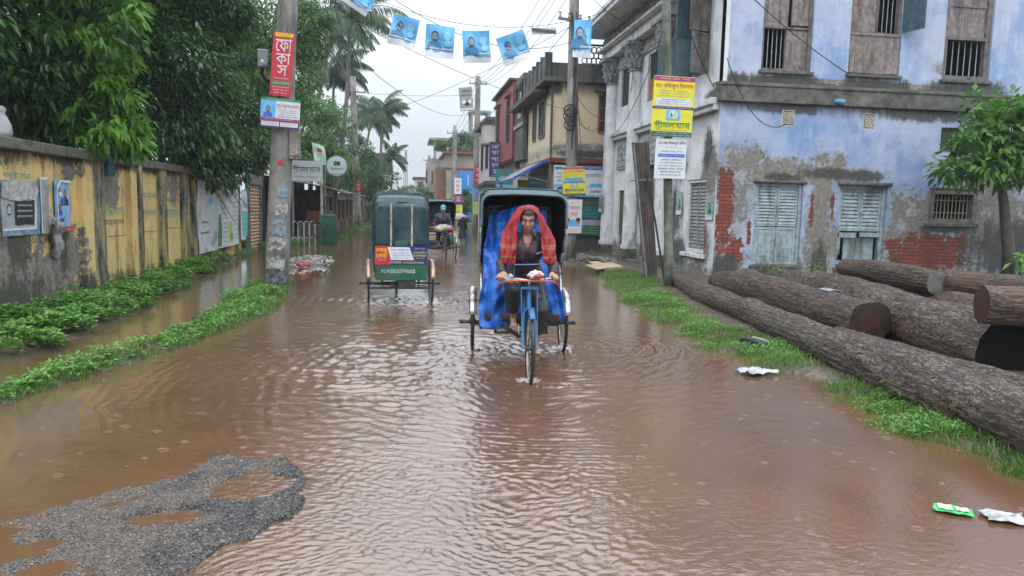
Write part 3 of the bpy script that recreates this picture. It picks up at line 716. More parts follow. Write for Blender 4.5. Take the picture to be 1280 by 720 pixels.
def wall_grid(mb, axis, plane, sgn, u0, u1, z0, z1, ops, depth=.28):
    """masonry face with openings and their reveals. axis 'x': u runs along X at y=plane; 'y': u along Y at x=plane.
    sgn: direction (along the plane's normal axis) into the wall"""
    us = sorted({u0, u1, *[o[0] for o in ops], *[o[1] for o in ops]}); zs = sorted({z0, z1, *[o[2] for o in ops], *[o[3] for o in ops]})
    def p(u, z, d=0.0): return (u, plane+sgn*d, z) if axis == 'x' else (plane+sgn*d, u, z)
    for i in range(len(us)-1):
        for j in range(len(zs)-1):
            cu, cz = (us[i]+us[i+1])/2, (zs[j]+zs[j+1])/2
            if any(o[0] < cu < o[1] and o[2] < cz < o[3] for o in ops): continue
            mb.add([p(us[i], zs[j]), p(us[i+1], zs[j]), p(us[i+1], zs[j+1]), p(us[i], zs[j+1])], [(0, 1, 2, 3)])
    for a, b, c, d in ops:
        mb.add([p(a, c), p(a, c, depth), p(a, d, depth), p(a, d)], [(0, 1, 2, 3)]); mb.add([p(b, c), p(b, d), p(b, d, depth), p(b, c, depth)], [(0, 1, 2, 3)])
        mb.add([p(a, c), p(b, c), p(b, c, depth), p(a, c, depth)], [(0, 1, 2, 3)]); mb.add([p(a, d), p(a, d, depth), p(b, d, depth), p(b, d)], [(0, 1, 2, 3)])
    return mb

class Frame2:
    """local frame on a facade: u along the wall, z up, d out of the wall"""
    def __init__(s, O, U, N): s.O = Vector(O); s.U = Vector(U); s.N = Vector(N)
    def p(s, u, z, d): return s.O + s.U*u + Z3*z + s.N*d
    def box(s, mb, u0, u1, z0, z1, d0, d1):
        c = [s.p(u, z, d) for z in (z0, z1) for u, d in ((u0, d0), (u1, d0), (u1, d1), (u0, d1))]
        return mb.add(c, [(0,3,2,1),(4,5,6,7),(0,1,5,4),(1,2,6,5),(2,3,7,6),(3,0,4,7)])
def frame_ring(F, mb, u0, u1, z0, z1, w, d0, d1):
    F.box(mb, u0, u0+w, z0, z1, d0, d1); F.box(mb, u1-w, u1, z0, z1, d0, d1)
    F.box(mb, u0+w, u1-w, z1-w, z1, d0, d1-.003); F.box(mb, u0+w, u1-w, z0, z0+w, d0, d1-.003)
def planks(F, mb, u0, u1, z0, z1, n, d0, d1, gap=.006, jit=.004, seed=0):
    r = random.Random(seed+int(u0*100)); w_ = (u1-u0)/n
    for i in range(n): F.box(mb, u0+i*w_+gap/2, u0+(i+1)*w_-gap/2, z0+r.uniform(0, .01), z1-r.uniform(0, .01), d0, d1+r.uniform(-jit, jit))
def louvres(F, mb, u0, u1, z0, z1, n, d):
    f = .055; frame_ring(F, mb, u0, u1, z0, z1, f, d, d+.035)
    h = (z1-z0-2*f)/n
    for i in range(n):
        z = z0+f+h*(i+.5)
        a = F.p(u0+f, z-h*.42, d+.038); b = F.p(u1-f, z-h*.42, d+.038); c = F.p(u1-f, z+h*.5, d+.004); e = F.p(u0+f, z+h*.5, d+.004)
        dn = Vector((0, 0, -.008)); mb.add([a, b, c, e, a+dn, b+dn, c+dn, e+dn], [(0,1,2,3),(7,6,5,4),(0,4,5,1),(1,5,6,2),(2,6,7,3),(3,7,4,0)])
def panel_leaf(F, mb, u0, u1, z0, z1, d):
    frame_ring(F, mb, u0, u1, z0, z1, .06, d, d+.035); F.box(mb, u0+.06, u1-.06, z0+.06, z1-.06, d+.002, d+.016); F.box(mb, u0+.11, u1-.11, z0+.11, z1-.11, d+.016, d+.024)
def bars(F, par, u0, u1, z0, z1, n, mat, d, r=.009, horiz=0):
    mb = MB()
    for i in range(n):
        u_ = u0+(u1-u0)*(i+.5)/n; mb.cyl(F.p(u_, z0, d), F.p(u_, z1, d), r, n=6)
    for i in range(horiz):
        z_ = z0+(z1-z0)*(i+.5)/horiz; mb.bar(F.p(u0, z_, d-.012), F.p(u1, z_, d-.012), .012, .02)
    return mb.build('window_bars', mat, par)

# ================================================================ the corner house
HX, HY = 7.2, 16.45
house = thing('corner_house', 'two-storey old corner house with peeling blue front and columned white side', 'house', (11.6, 21, 0))
ups = [(8.12, 9.36, 4.95, 7.5), (10.3, 11.62, 4.97, 7.5), (12.76, 14.02, 4.95, 7.5)]
los = [(8.17, 9.38, .42, 2.36), (10.33, 11.57, .38, 2.36), (12.72, 14.0, 1.5, 2.32), (12.87, 13.72, 3.22, 3.82), (8.72, 9.03, 3.70, 4.07), (10.79, 11.11, 3.70, 4.07)]
mb = MB(); wall_grid(mb, 'x', HY, 1, 7.2, 22, -.1, 4.2, los); mb.build('front_wall', M_BLUE, house)
mb = MB(); wall_grid(mb, 'x', HY, 1, 7.2, 22, 4.62, 9.2, ups); mb.build('front_wall', M_BLUE_UP, house)
mb = MB(); mb.box(7.13, 22, HY-.10, HY+.2, 4.2, 4.62); mb.box(7.11, 22, HY-.13, HY, 4.56, 4.64); mb.build('string_course', M_BAND, house, bevel=.015)
side_ops = [(17.05, 18.3, .62, 2.45), (20.95, 22.0, .1, 3.0), (23.35, 24.55, .75, 2.3), (17.3, 19.3, 5.0, 7.2), (20.4, 21.9, 4.9, 6.3), (23.2, 24.7, 5.1, 6.35)]
mb = MB(); wall_grid(mb, 'y', HX, 1, HY, 25.9, -.1, 9.2, side_ops); mb.build('side_wall', M_WHITE, house)
mb = MB(); mb.add([(7.2, 25.9, -.1), (22, 25.9, -.1), (22, 25.9, 9.2), (7.2, 25.9, 9.2)], [(0, 1, 2, 3)]); mb.add([(22, HY, -.1), (22, 25.9, -.1), (22, 25.9, 9.2), (22, HY, 9.2)], [(0, 1, 2, 3)]); mb.build('rear_wall', M_WHITE, house)
mb = MB(); mb.box(6.9, 22.2, HY-.2, 26.2, 9.2, 9.4); mb.build('roof', M_BAND, house)
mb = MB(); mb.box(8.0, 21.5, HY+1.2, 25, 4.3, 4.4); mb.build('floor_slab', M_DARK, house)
FB = Frame2((0, HY, 0), (1, 0, 0), (0, -1, 0))
FS = Frame2((HX, 0, 0), (0, -1, 0), (-1, 0, 0))   # u = -y
# corner strip of white limewash wrapping onto the front
mb = MB(); mb.box(7.12, 7.30, HY-.022, HY-.001, 4.66, 9.2); mb.box(7.12, 7.199, HY-.022, HY+.5, 4.66, 9.2)
mb.build('corner_pilaster', M_TRIM, house)

def win_obj(name='window'):
    o = bpy.data.objects.new(name, None); COL.objects.link(o); o.parent = house; OFF[o] = OFF[house]; return o
# upper window 1: closed boards upper left and lower right, bars lower left, one leaf ajar
def frame_part(F, u0, u1, z0, z1, w=.07, mat=M_WOOD, par=None, sill=True, name='window'):
    mb = MB(); frame_ring(F, mb, u0, u1, z0, z1, w, -.2, -.06)
    fr = mb.build(name, mat, par or house, bevel=.004)
    if sill:
        mb = MB(); F.box(mb, u0-.06, u1+.06, z0-.07, z0+.0, -.12, .07); mb.build('window_sill', M_BAND, fr, bevel=.01)
    return fr
u0, u1, z0, z1 = ups[0]; fr = frame_part(FB, u0, u1, z0, z1); um = (u0+u1)/2+.03; zm = 5.98
mb = MB(); planks(FB, mb, u0+.07, um, zm, z1-.07, 3, -.17, -.13, seed=1); FB.box(mb, u0+.07, um, zm, zm+.07, -.13, -.11); mb.build('shutter', M_WOODP, fr)
mb = MB(); planks(FB, mb, um+.1, u1-.07, zm+.03, z1-.07, 3, -.16, -.12, seed=2); FB.box(mb, um+.1, u1-.07, zm+.04, zm+.11, -.12, -.10); mb.build('shutter', M_WOODP, fr)
mb = MB(); planks(FB, mb, um+.02, u1-.07, z0+.07, zm-.06, 4, -.17, -.13, seed=3); mb.build('shutter', M_WOODP, fr)
mb = MB(); FB.box(mb, u0+.07, u1-.07, zm-.05, zm-.0, -.19, -.10); FB.box(mb, um-.02, um+.02, z0+.07, z1, -.19, -.12); mb.build('crossbar', M_WOOD, fr)
bars(FB, fr, u0+.08, um-.02, z0+.07, zm-.05, 5, M_IRONL, -.22)
# upper window 2: wide boards below, left leaf closed, right open with bars and a leaf swung out
u0, u1, z0, z1 = ups[1]; fr = frame_part(FB, u0, u1, z0, z1); um = (u0+u1)/2+.06; zm = 5.92
mb = MB(); planks(FB, mb, u0+.0, u1-.02, z0+.03, zm, 8, -.05, -.02, seed=4); FB.box(mb, u0, u1-.02, zm-.05, zm+.01, -.02, .0); mb.build('shutter', M_WOODP, fr)
mb = MB(); planks(FB, mb, u0+.07, um, zm+.05, z1-.07, 3, -.17, -.13, seed=5); mb.build('shutter', M_WOODP, fr)
mb = MB(); FB.box(mb, um-.01, um+.03, zm, z1, -.19, -.11); FB.box(mb, u0+.07, u1-.07, zm+.0, zm+.05, -.19, -.08); mb.build('crossbar', M_WOOD, fr)
bars(FB, fr, um+.04, u1-.08, zm+.05, z1-.07, 4, M_IRONL, -.22)
mb = MB(); F2 = Frame2((u1-.03, HY, 0), Vector((.35, -.94, 0)).normalized(), Vector((.94, .35, 0))); planks(F2, mb, .02, .58, zm+.04, z1-.1, 3, 0, .03, seed=6); mb.build('shutter', M_TEAL, fr)
# upper window 3: boards above, bars below
u0, u1, z0, z1 = ups[2]; fr = frame_part(FB, u0, u1, z0, z1, .12); um = (u0+u1)/2-.05; zm = 5.94
mb = MB(); planks(FB, mb, u0+.12, um, zm+.05, z1-.1, 3, -.17, -.12, seed=7); FB.box(mb, u0+.12, um, zm+.75, zm+.83, -.12, -.1); mb.build('shutter', M_WOODP, fr)
mb = MB(); planks(FB, mb, um+.01, u1-.12, zm+.05, z1-.1, 3, -.17, -.12, seed=8); FB.box(mb, um+.01, u1-.12, zm+.75, zm+.83, -.12, -.1); mb.build('shutter', M_WOODP, fr)
mb = MB(); FB.box(mb, u0+.1, u1-.1, zm-.03, zm+.05, -.19, -.05); mb.build('crossbar', M_WOOD, fr)
bars(FB, fr, u0+.14, u1-.14, z0+.1, zm-.03, 6, M_IRONL, -.2, .011)
# lower window 4: louvred pair over panelled pair
u0, u1, z0, z1 = los[0]; fr = frame_part(FB, u0, u1, z0, z1, .075, M_SHUT); um = (u0+u1)/2
for a, b in ((u0+.08, um-.005), (um+.005, u1-.08)):
    mb = MB(); louvres(FB, mb, a, b, 1.34, z1-.08, 11, -.13); mb.build('louvred_shutter', M_SHUT, fr)
    mb = MB(); panel_leaf(FB, mb, a, b, z0+.08, 1.32, -.13); mb.build('shutter', M_SHUT, fr)
# window 5: louvred pair over an open lower half with loose boards inside
u0, u1, z0, z1 = los[1]; fr = frame_part(FB, u0, u1, z0, z1, .085, M_SHUT); um = (u0+u1)/2
for a, b in ((u0+.09, um-.005), (um+.005, u1-.09)):
    mb = MB(); louvres(FB, mb, a, b, 1.26, z1-.09, 10, -.13); mb.build('louvred_shutter', M_SHUT, fr)
mb = MB(); FB.box(mb, u0+.05, um-.08, 1.10, 1.22, -.1, -.06); FB.box(mb, um+.02, u1-.05, 1.12, 1.23, -.11, -.07); FB.box(mb, u0+.09, u0+.13, z0+.3, 1.12, -.1, -.07); FB.box(mb, u0-.02, u1+.02, z0+.07, z0+.16, -.14, -.03); mb.build('crossbar', M_SHUT, fr)
mb = MB(); planks(FB, mb, u0+.30, u1-.12, z0+.12, 1.10, 5, -.24, -.2, .012, .02, seed=9); mb.build('loose_board', M_SHUT, fr)
# barred window 6
u0, u1, z0, z1 = los[2]; mb = MB(); frame_ring(FB, mb, u0, u1, z0, z1, .11, -.2, .03); fr = mb.build('window', M_WOOD, house, bevel=.006)
bars(FB, fr, u0+.13, u1-.12, z0+.11, z1-.11, 10, PM('bleached_bar', (.33, .27, .2), .6, var=.2), -.1, .012, horiz=2)
mb = MB(); FB.box(mb, u0-.1, u1+.08, z0-.09, z0-.001, -.05, .06); mb.build('window_sill', M_BAND, fr, bevel=.012)
mb = MB(); FB.box(mb, u0-.02, u1+.1, z1+.002, z1+.05, -.05, .05); mb.build('lintel', M_BAND, fr, bevel=.01)
# small glazed window 7
u0, u1, z0, z1 = los[3]; mb = MB(); frame_ring(FB, mb, u0, u1, z0, z1, .05, -.16, -.06); fr = mb.build('window', M_WOOD, house)
mb = MB(); FB.box(mb, u0+.05, u1-.05, z0+.05, z1-.05, -.15, -.13); mb.build('pane', M_GLASSD, fr)
bars(FB, fr, u0+.06, u1-.06, z0+.05, z1-.05, 5, M_IRON, -.1, .008, horiz=1)
# two pierced vents
for u0, u1, z0, z1 in los[4:]:
    mb = MB(); frame_ring(FB, mb, u0, u1, z0, z1, .02, -.06, -.0); n = 4
    for i in range(-n, n+1):
        for sg in (1, -1):
            # clipped diagonal bars
            pts = []
            for k in range(21):
                a = u0+.02+(u1-u0-.04)*k/20; b = z0+(z1-z0)*((k/20*sg)+i/ n*1.0)
                if sg < 0: b = z0+(z1-z0)*((1-k/20)+i/n)
                if z0+.02 <= b <= z1-.02: pts.append((a, b))
            if len(pts) > 1: mb.bar(FB.p(pts[0][0], pts[0][1], -.03-.004*sg), FB.p(pts[-1][0], pts[-1][1], -.03-.004*sg), .026, .02, up=(0, 1, 0))
    mb.build('pierced_vent', PM('old_cream_tile', (.45, .42, .36), .6, var=.2), house)
mb = MB(); mb.cyl(FB.p(9.93, 4.32, .0), FB.p(10.16, 4.27, .22), .06, n=14); mb.build('drain_pipe', PM('blue_pvc', (.06, .28, .42), .35, dirt=(.03, .05, .06)), house, smooth=False)
mb = MB(); FB.box(mb, 8.1, 9.45, .02, .40, -.02, .05); mb.build('plinth', M_BAND, house, bevel=.02)
mb = MB(); FB.box(mb, 10.25, 11.65, 2.36, 2.44, -.02, .09); mb.build('lintel', M_BAND, house, bevel=.02)
mb = MB(); FB.box(mb, 8.1, 9.45, 2.36, 2.42, -.02, .06); mb.build('lintel', M_BAND, house, bevel=.02)
# blind near-black lining behind openings: darkness of the rooms put into its colour
mb = MB(); mb.box(7.6, 21, HY+1.5, HY+1.6, 0, 9); mb.box(8.5, 8.6, HY+1.7, 25, 0, 9); mb.build('dark_lining', M_DARK, house)

# ---- side facade (u = -y)
def S(y): return -y
u0, u1 = S(18.3), S(17.05); mb = MB(); frame_ring(FS, mb, u0, u1, .62, 2.45, .08, -.16, -.03); fr = mb.build('window', M_TRIM, house)
mb = MB(); louvres(FS, mb, u0+.08, (u0+u1)/2-.01, .70, 2.37, 18, -.12); louvres(FS, mb, (u0+u1)/2+.01, u1-.08, .70, 2.37, 18, -.12); mb.build('louvred_shutter', PM('grey_shutter', (.24, .24, .235), .6, var=.3, scale=8), fr)
mb = MB(); FS.box(mb, u0-.1, u1+.1, .50, .60, -.03, .09); mb.build('window_sill', M_TRIM, fr, bevel=.01)
u0, u1 = S(22.0), S(20.95); mb = MB(); planks(FS, mb, u0, u1, .1, 2.95, 5, -.15, -.1, seed=11); mb.build('door', PM('dark_brown_door', (.06, .045, .038), .5, var=.3), house)
u0, u1 = S(24.55), S(23.35); mb = MB(); louvres(FS, mb, u0, u1, .75, 2.3, 20, -.1); mb.build('shutter', PM('brown_slats', (.12, .095, .075), .6, var=.3), house)
u0, u1 = S(24.7), S(23.2); mb = MB(); louvres(FS, mb, u0, u1, 5.1, 6.35, 12, -.1); mb.build('louvred_shutter', PM('dark_green_slats', (.035, .045, .045), .5, var=.3), house)
u0, u1 = S(21.9), S(20.4); mb = MB(); FS.box(mb, u0, u1, 4.9, 5.55, -.12, -.05); mb.build('window', PM('rusty_board', (.30, .13, .06), .6, dirt=(.07, .03, .02)), house)
mb = MB(); louvres(FS, mb, u0, u1, 5.56, 6.3, 9, -.12); mb.build('louvred_shutter', PM('dark_green_slats', (.035, .045, .045), .5), house)
# big window with four shutter leaves swung open
u0, u1 = S(19.3), S(17.3); mb = MB(); frame_ring(FS, mb, u0, u1, 5.0, 7.2, .08, -.2, .0); fr = mb.build('window', M_WOOD, house); bars(FS, fr, u0+.1, u1-.1, 5.1, 7.1, 9, M_IRON, -.15)
def leaf(yh, ang, w_, za, zb, mat):
    d = Vector((-math.cos(ang), math.sin(ang), 0)); nn = Vector((math.sin(ang), math.cos(ang), 0))
    F = Frame2((HX-.02, yh, 0), d, nn); mb = MB(); frame_ring(F, mb, 0, w_, za, zb, .06, -.02, .02); planks(F, mb, .06, w_-.06, za+.06, zb-.06, 3, -.012, .008, .004, .003, seed=int(za*7)); mb.build('shutter', mat, fr)
leaf(17.3, rad(-22), .55, 4.95, 5.9, M_WOOD); leaf(17.3, rad(-12), .55, 5.95, 7.15, M_WOOD)
leaf(17.75, rad(12), .60, 5.0, 5.85, M_TEAL); leaf(17.85, rad(4), .62, 5.85, 7.0, M_TEAL)
leaf(19.3, rad(28), .55, 5.0, 6.1, M_TEAL); leaf(19.3, rad(52), .55, 6.1, 7.1, M_WOOD)
# columns, capitals, entablature, balcony eave
for yc in (25.35, 22.65, 19.75):
    mb = MB(); mb.tube([(HX-.13, yc, .55), (HX-.13, yc, 1.5), (HX-.13, yc, 3.0), (HX-.13, yc, 5.95)], [.25, .235, .23, .2], 18); mb.box(HX-.37, HX, yc-.24, yc+.24, .42, .55)
    cl_ = mb.build('column', M_TRIM, house, smooth=False, bevel=.01)
    mb = MB(); mb.box(HX-.42, HX, yc-.3, yc+.3, -.1, .28); mb.box(HX-.39, HX, yc-.27, yc+.27, .28, .42); mb.build('column_base', M_BAND, cl_, bevel=.02)
    mb = MB(); mb.tube([(HX-.13, yc, 5.95), (HX-.13, yc, 6.0), (HX-.13, yc, 6.35), (HX-.13, yc, 6.7)], [.26, .2, .24, .4], 16)
    for k in range(12):
        a = 2*PI*k/12
        for lv, rr, zz in ((0, .24, 6.05), (1, .28, 6.3)):
            q = Vector((HX-.13+rr*math.cos(a+lv*.26), yc+rr*math.sin(a+lv*.26), zz))
            mb.tube([q, q+Vector((.03*math.cos(a), .03*math.sin(a), .15)), q+Vector((.1*math.cos(a), .1*math.sin(a), .2)), q+Vector((.12*math.cos(a), .12*math.sin(a), .14))], [.045, .05, .035, .02], 6)
    mb.box(HX-.55, HX, yc-.42, yc+.42, 6.7, 6.8); mb.build('capital', M_ORN, cl_)
mb = MB(); mb.box(HX-.35, HX-.001, 19.2, 26, 6.82, 7.12); mb.box(HX-.55, HX-.001, 19.1, 26.1, 7.12, 7.2); mb.build('architrave', M_TRIM, house, bevel=.01)
mb = MB(); mb.box(HX-.30, HX-.002, 16.6, 26, 7.22, 7.65)
for k in range(38):
    yy = 16.8+k*.245; mb.ball((HX-.32, yy, 7.43), (.07, .09, .13), 8, 6)
mb.build('frieze', M_ORN, house)
mb = MB(); mb.box(HX-1.15, HX-.001, 16.3, 26.3, 7.68, 7.82); mb.box(HX-1.2, HX-1.1, 16.3, 26.3, 7.82, 7.95); mb.build('cornice', M_TRIM, house, bevel=.01)
mb = MB(); mb.box(HX-.22, HX-.002, 16.55, 25.9, 4.15, 4.3); mb.box(HX-.14, HX-.003, 16.55, 25.9, 4.02, 4.15); mb.build('string_course', M_TRIM, house, bevel=.012)
for a, b in ((20.0, 22.3), (22.95, 25.0)):
    for z0_, z1_, m_ in ((6.38, 6.8, .05), (3.0, 3.85, .3)):
        mb = MB(); mb.box(HX-.06, HX-.002, a+m_, b-m_, z0_, z1_)
        for k in range(12):
            for j in range(2 if m_ < .1 else 4): mb.ball((HX-.06, a+.4+(b-a-.8)*(k+.5)/12, z0_+.12+.2*j), (.025, .05, .06), 6, 4)
        mb.build('stucco_panel', M_ORN, house)
mb = MB(); FS.box(mb, S(25.4), S(16.6), -.1, .12, 0, .35); mb.build('step', M_BAND, house, bevel=.02)

# ================================================================ left boundary wall
t = NT('yellow_limewash'); o = t.pos(); s = t.sep(o); U, Z = s[1], s[2]
n1 = t.noise(o, 1.1, 6, .6); n2 = t.noise(o, 4.0, 9, .68); n3 = t.noise(o, 13, 8, .7); stk = t.noise(t.sc(o, (1, 1, .14)), 5.5, 8, .65)
yel = t.mix(t.ss(n1, .35, .65), (.70, .51, .21), (.56, .41, .17)); yel = t.mix(t.mul(t.ss(n2, .46, .7), .7), yel, (.50, .40, .20)); yel = t.mix(t.mul(t.ss(n3, .55, .68), .45), yel, (.24, .19, .11))
wb = t.add(t.mul(t.m('SUBTRACT', n2, .5), 2.8), t.mul(t.m('SUBTRACT', n3, .5), 1.4))
m1 = t.ss(blobs(t, U, Z, [(10.3, .45, 1.9, .75), (11.9, .7, .7, .55), (9.5, 2.1, .9, .2), (12.2, 2.05, .3, .22), (13.7, 1.85, .5, .45), (17.2, 1.9, .5, .4), (8, .6, 2.5, .8), (6, 1, 2, 1), (11.3, .2, 2, .3)], t.mul(wb, .9)), .1, .15)
gr = t.mix(t.ss(n3, .35, .65), (.25, .23, .205), (.13, .12, .105)); col = t.mix(m1, yel, gr)
g1 = t.ss(blobs(t, U, Z, [(9.6, 2.25, 2.5, .32), (9.9, .25, 2.4, .55), (13.9, .1, 1, .35), (15.6, .1, 1, .3), (10.6, 1.0, .5, .5), (11.9, 1.0, .25, .9), (12.6, .2, .5, .5), (14, 2.25, 6, .16), (7, .2, 2, .5), (11.0, 1.6, .3, .3)], t.mul(t.add(t.mul(t.m('SUBTRACT', stk, .5), 2.6), t.mul(t.m('SUBTRACT', n3, .5), 1.6)), .7)), .08, .6)
col = t.mix(t.mul(g1, .88), col, (.045, .042, .035))
col = t.mix(t.mul(t.ss(stk, .52, .68), .62), col, (.11, .10, .065))
grn = t.mul(t.ss(t.noise(o, 7, 7, .65), .56, .7), .35); col = t.mix(grn, col, (.16, .19, .08))
M_YEL = t.P(base=col, rough=t.ss(n2, .3, .7, .4, .8), spec=.4, normal=t.bump(t.add(t.mul(m1, -1.0), t.mul(n3, .6)), .6, .02))
t = NT('mildewed_pillar'); o = t.pos(); stk = t.noise(t.sc(o, (1, 1, .18)), 6, 8, .7); n3 = t.noise(o, 12, 8, .7)
col = t.mix(t.ss(stk, .40, .54), (.40, .30, .12), t.mix(t.ss(n3, .4, .6), (.10, .10, .065), (.2, .2, .16))); col = t.mix(t.ss(stk, .5, .62), col, (.03, .03, .027)); col = t.mix(t.mul(t.ss(n3, .55, .7), .5), col, (.17, .2, .08))
M_PIL = t.P(base=col, rough=.6, normal=t.bump(n3, .5, .015))
M_COP = PM('mossy_coping', (.12, .115, .09), .6, var=.5, scale=4, bump=.7, bscale=25, dirt=(.03, .035, .022), dscale=4)
bw = thing('boundary_wall', 'long mildewed yellow boundary wall with dark pillars and grey coping on the left', 'wall', (-5.2, 12, 0))
WXP = -5.12
mb = MB(); mb.grid(lambda a, b: (WXP, 0.5+23.4*a, -.1+2.35*b), 60, 6); mb.add([(WXP-.18, .5, -.1), (WXP-.18, 23.9, -.1), (WXP-.18, 23.9, 2.25), (WXP-.18, .5, 2.25)], [(0, 1, 2, 3)]); mb.add([(WXP-.18, 23.9, -.1), (WXP, 23.9, -.1), (WXP, 23.9, 2.25), (WXP-.18, 23.9, 2.25)], [(0, 1, 2, 3)])
mb.build('wall_panel', M_YEL, bw)
for y0_, y1_ in ((12.42, 12.78), (12.8, 13.25), (14.45, 14.75), (14.78, 14.95), (16.15, 16.5), (17.7, 18.1), (18.35, 18.55), (19.9, 20.2), (21.4, 21.7), (23.0, 23.3), (7.5, 8.0), (4.0, 4.5)):
    mt = M_YEL if abs(y1_-12.78) < .01 or abs(y1_-14.75) < .01 else M_PIL
    mb = MB(); mb.box(WXP-.02, WXP+(.10 if y1_-y0_ > .2 else .14), y0_, y1_, -.1, 2.28); mb.build('pillar', mt, bw, bevel=.012)
mb = MB(); seg = [.5, 12.4, 13.3, 17.6, 20, 23.95]
for a, b in zip(seg[:-1], seg[1:]):
    dz = random.uniform(-.012, .012); mb.box(WXP-.26, WXP+.14, a, b-.006, 2.25+dz, 2.40+dz)
mb.build('coping', M_COP, bw, bevel=.02)
mb = MB()
for y_, zz in ((13.9, .98), (15.5, 1.0), (17.0, 1.02)):
    mb.box(WXP-.001, WXP+.006, y_-.55, y_+.55, zz, zz+.012)
mb.build('plaster_joint', M_PIL, bw)
# ================================================================ colours for print, metal, poles
PW = PM('print_white', (.62, .65, .68), .45, var=.06, dirt=(.35, .36, .36), dscale=3, dlo=.6, dhi=.75)
PR = PM('print_red', (.50, .02, .03), .45, var=.12); PB = PM('print_blue', (.04, .12, .45), .45, var=.12); PSK = PM('print_sky_blue', (.12, .42, .72), .45, var=.18)
PY = PM('print_yellow', (.68, .62, .03), .45, var=.08); PG = PM('print_green', (.02, .22, .09), .45, var=.12); PLG = PM('print_lime', (.36, .60, .10), .45, var=.1)
PK = PM('print_black', (.02, .02, .022), .5, var=.1); PNV = PM('print_navy', (.02, .03, .14), .45, var=.1); PMG = PM('print_magenta', (.36, .02, .16), .45, var=.1)
PSKIN = PM('print_skin', (.38, .21, .13), .5, var=.1); PGY = PM('print_grey', (.28, .30, .32), .5, var=.2); PTL = PM('print_teal', (.02, .22, .25), .45, var=.12); PPU = PM('print_purple', (.055, .03, .16), .45, var=.1)
PDG = PM('print_dark_green', (.015, .10, .085), .45, var=.2)
MPOLE = PM('stained_concrete', (.23, .215, .20), .65, var=.3, scale=3, bump=.4, bscale=30, dirt=(.07, .065, .055), dscale=2.5, dlo=.48, dhi=.66, streak=True)
MPOLEG = PM('mossy_concrete_pole', (.14, .15, .125), .65, var=.4, scale=6, bump=.4, bscale=30, dirt=(.035, .05, .025), dscale=4, dlo=.45, dhi=.62, streak=True)
MSTEEL = PM('dull_galvanised_steel', (.20, .22, .23), .45, metal=.3, var=.25, dirt=(.1, .08, .06), dscale=4)
MCABLE = PM('black_cable', (.018, .018, .02), .5)
MTIN = PM('rusty_tin_sheet', (.16, .15, .145), .5, metal=.3, var=.35, scale=3, dirt=(.12, .06, .035), dscale=2.5, streak=True)
MCREAM = old_wall('cream_plaster', 'x', (.62, .52, .36), (.55, .45, .30), (.25, .23, .2), None, [(6.2, 3.7, 1.2, .3)], [(5.2, 5.9, .4, .4), (6.6, 3.6, 1.5, .2), (7.2, 5.9, .4, .5)], [(5.6, 6.02, .5)], .5, .3)
MCREAM2 = old_wall('dirty_beige_plaster', 'x', (.36, .32, .26), (.30, .27, .22), (.2, .19, .17), None, [(6.5, .5, 1.5, .6)], [(6.4, .6, 1.4, .9), (5.6, 2.0, .6, .6)], [(2.5, 3.3, .4)], .5, .3)
MRED = PM('dull_red_paint', (.24, .045, .048), .5, var=.2, scale=1.5, dirt=(.14, .03, .03), dscale=1.2, streak=True, dlo=.5, dhi=.7)
MDGREY = PM('black_stained_concrete', (.085, .082, .078), .7, var=.4, scale=1.5, bump=.3, dirt=(.03, .03, .028), dscale=1.5, streak=True)
MGREYC = PM('bare_grey_concrete', (.27, .265, .255), .7, var=.25, scale=.8, dirt=(.12, .12, .115), dscale=.7, streak=True)
MBRICKD = PM('dull_brick', (.22, .10, .07), .7, var=.3, scale=2, dirt=(.12, .1, .08), dscale=1)
MBROWNW = PM('red_brown_window_wood', (.26, .085, .04), .5, var=.2)
MBLUEP = PM('bright_blue_panel', (.03, .22, .55), .4, var=.1)
MWHW = PM('chalky_white_wall', (.46, .44, .42), .65, var=.15, scale=1, dirt=(.2, .19, .17), dscale=1.1, streak=True)

def prtr(b, u, v, k, cloth=PNV, skin=PSKIN, hair=PK):
    """plain generic portrait: shoulders, neck, head, hair; k in board half-heights"""
    a = b.h/b.w
    b.rect(0, 0, 0, 0, cloth, 'portrait', poly=[(u-.62*k*a, v-1.0*k), (u+.62*k*a, v-1.0*k), (u+.56*k*a, v-.5*k), (u+.2*k*a, v-.3*k), (u-.2*k*a, v-.3*k), (u-.56*k*a, v-.5*k)])
    b.ell(u, v+.1*k, .30*k*a, .42*k, hair, 'portrait'); b.ell(u, v+.02*k, .25*k*a, .36*k, skin, 'portrait')
    b.ell(u, v-.2*k, .17*k*a, .12*k, hair, 'portrait'); b.ell(u, v-.13*k, .14*k*a, .06*k, skin, 'portrait')
    b.rect(u-.16*k*a, u-.05*k*a, v+.06*k, v+.1*k, hair, 'portrait'); b.rect(u+.05*k*a, u+.16*k*a, v+.06*k, v+.1*k, hair, 'portrait')

def greenlab(b, u, v, w, h, mat):
    """the shop name with its joined strokes drawn in"""
    b.text('গীনল', u-w*.20, v+.03*h, w*.55, h*.80, mat); b.text('যাব', u+w*.295, v-.02*h, w*.40, h*.62, mat)
    b.stroke([(u-w*.44, v-h*.36), (u-w*.38, v-h*.50), (u-w*.33, v-h*.34)], b.w*.012, mat)
    b.stroke([(u-w*.49, v+h*.20), (u+w*.49, v+h*.20)], b.w*.011, mat)

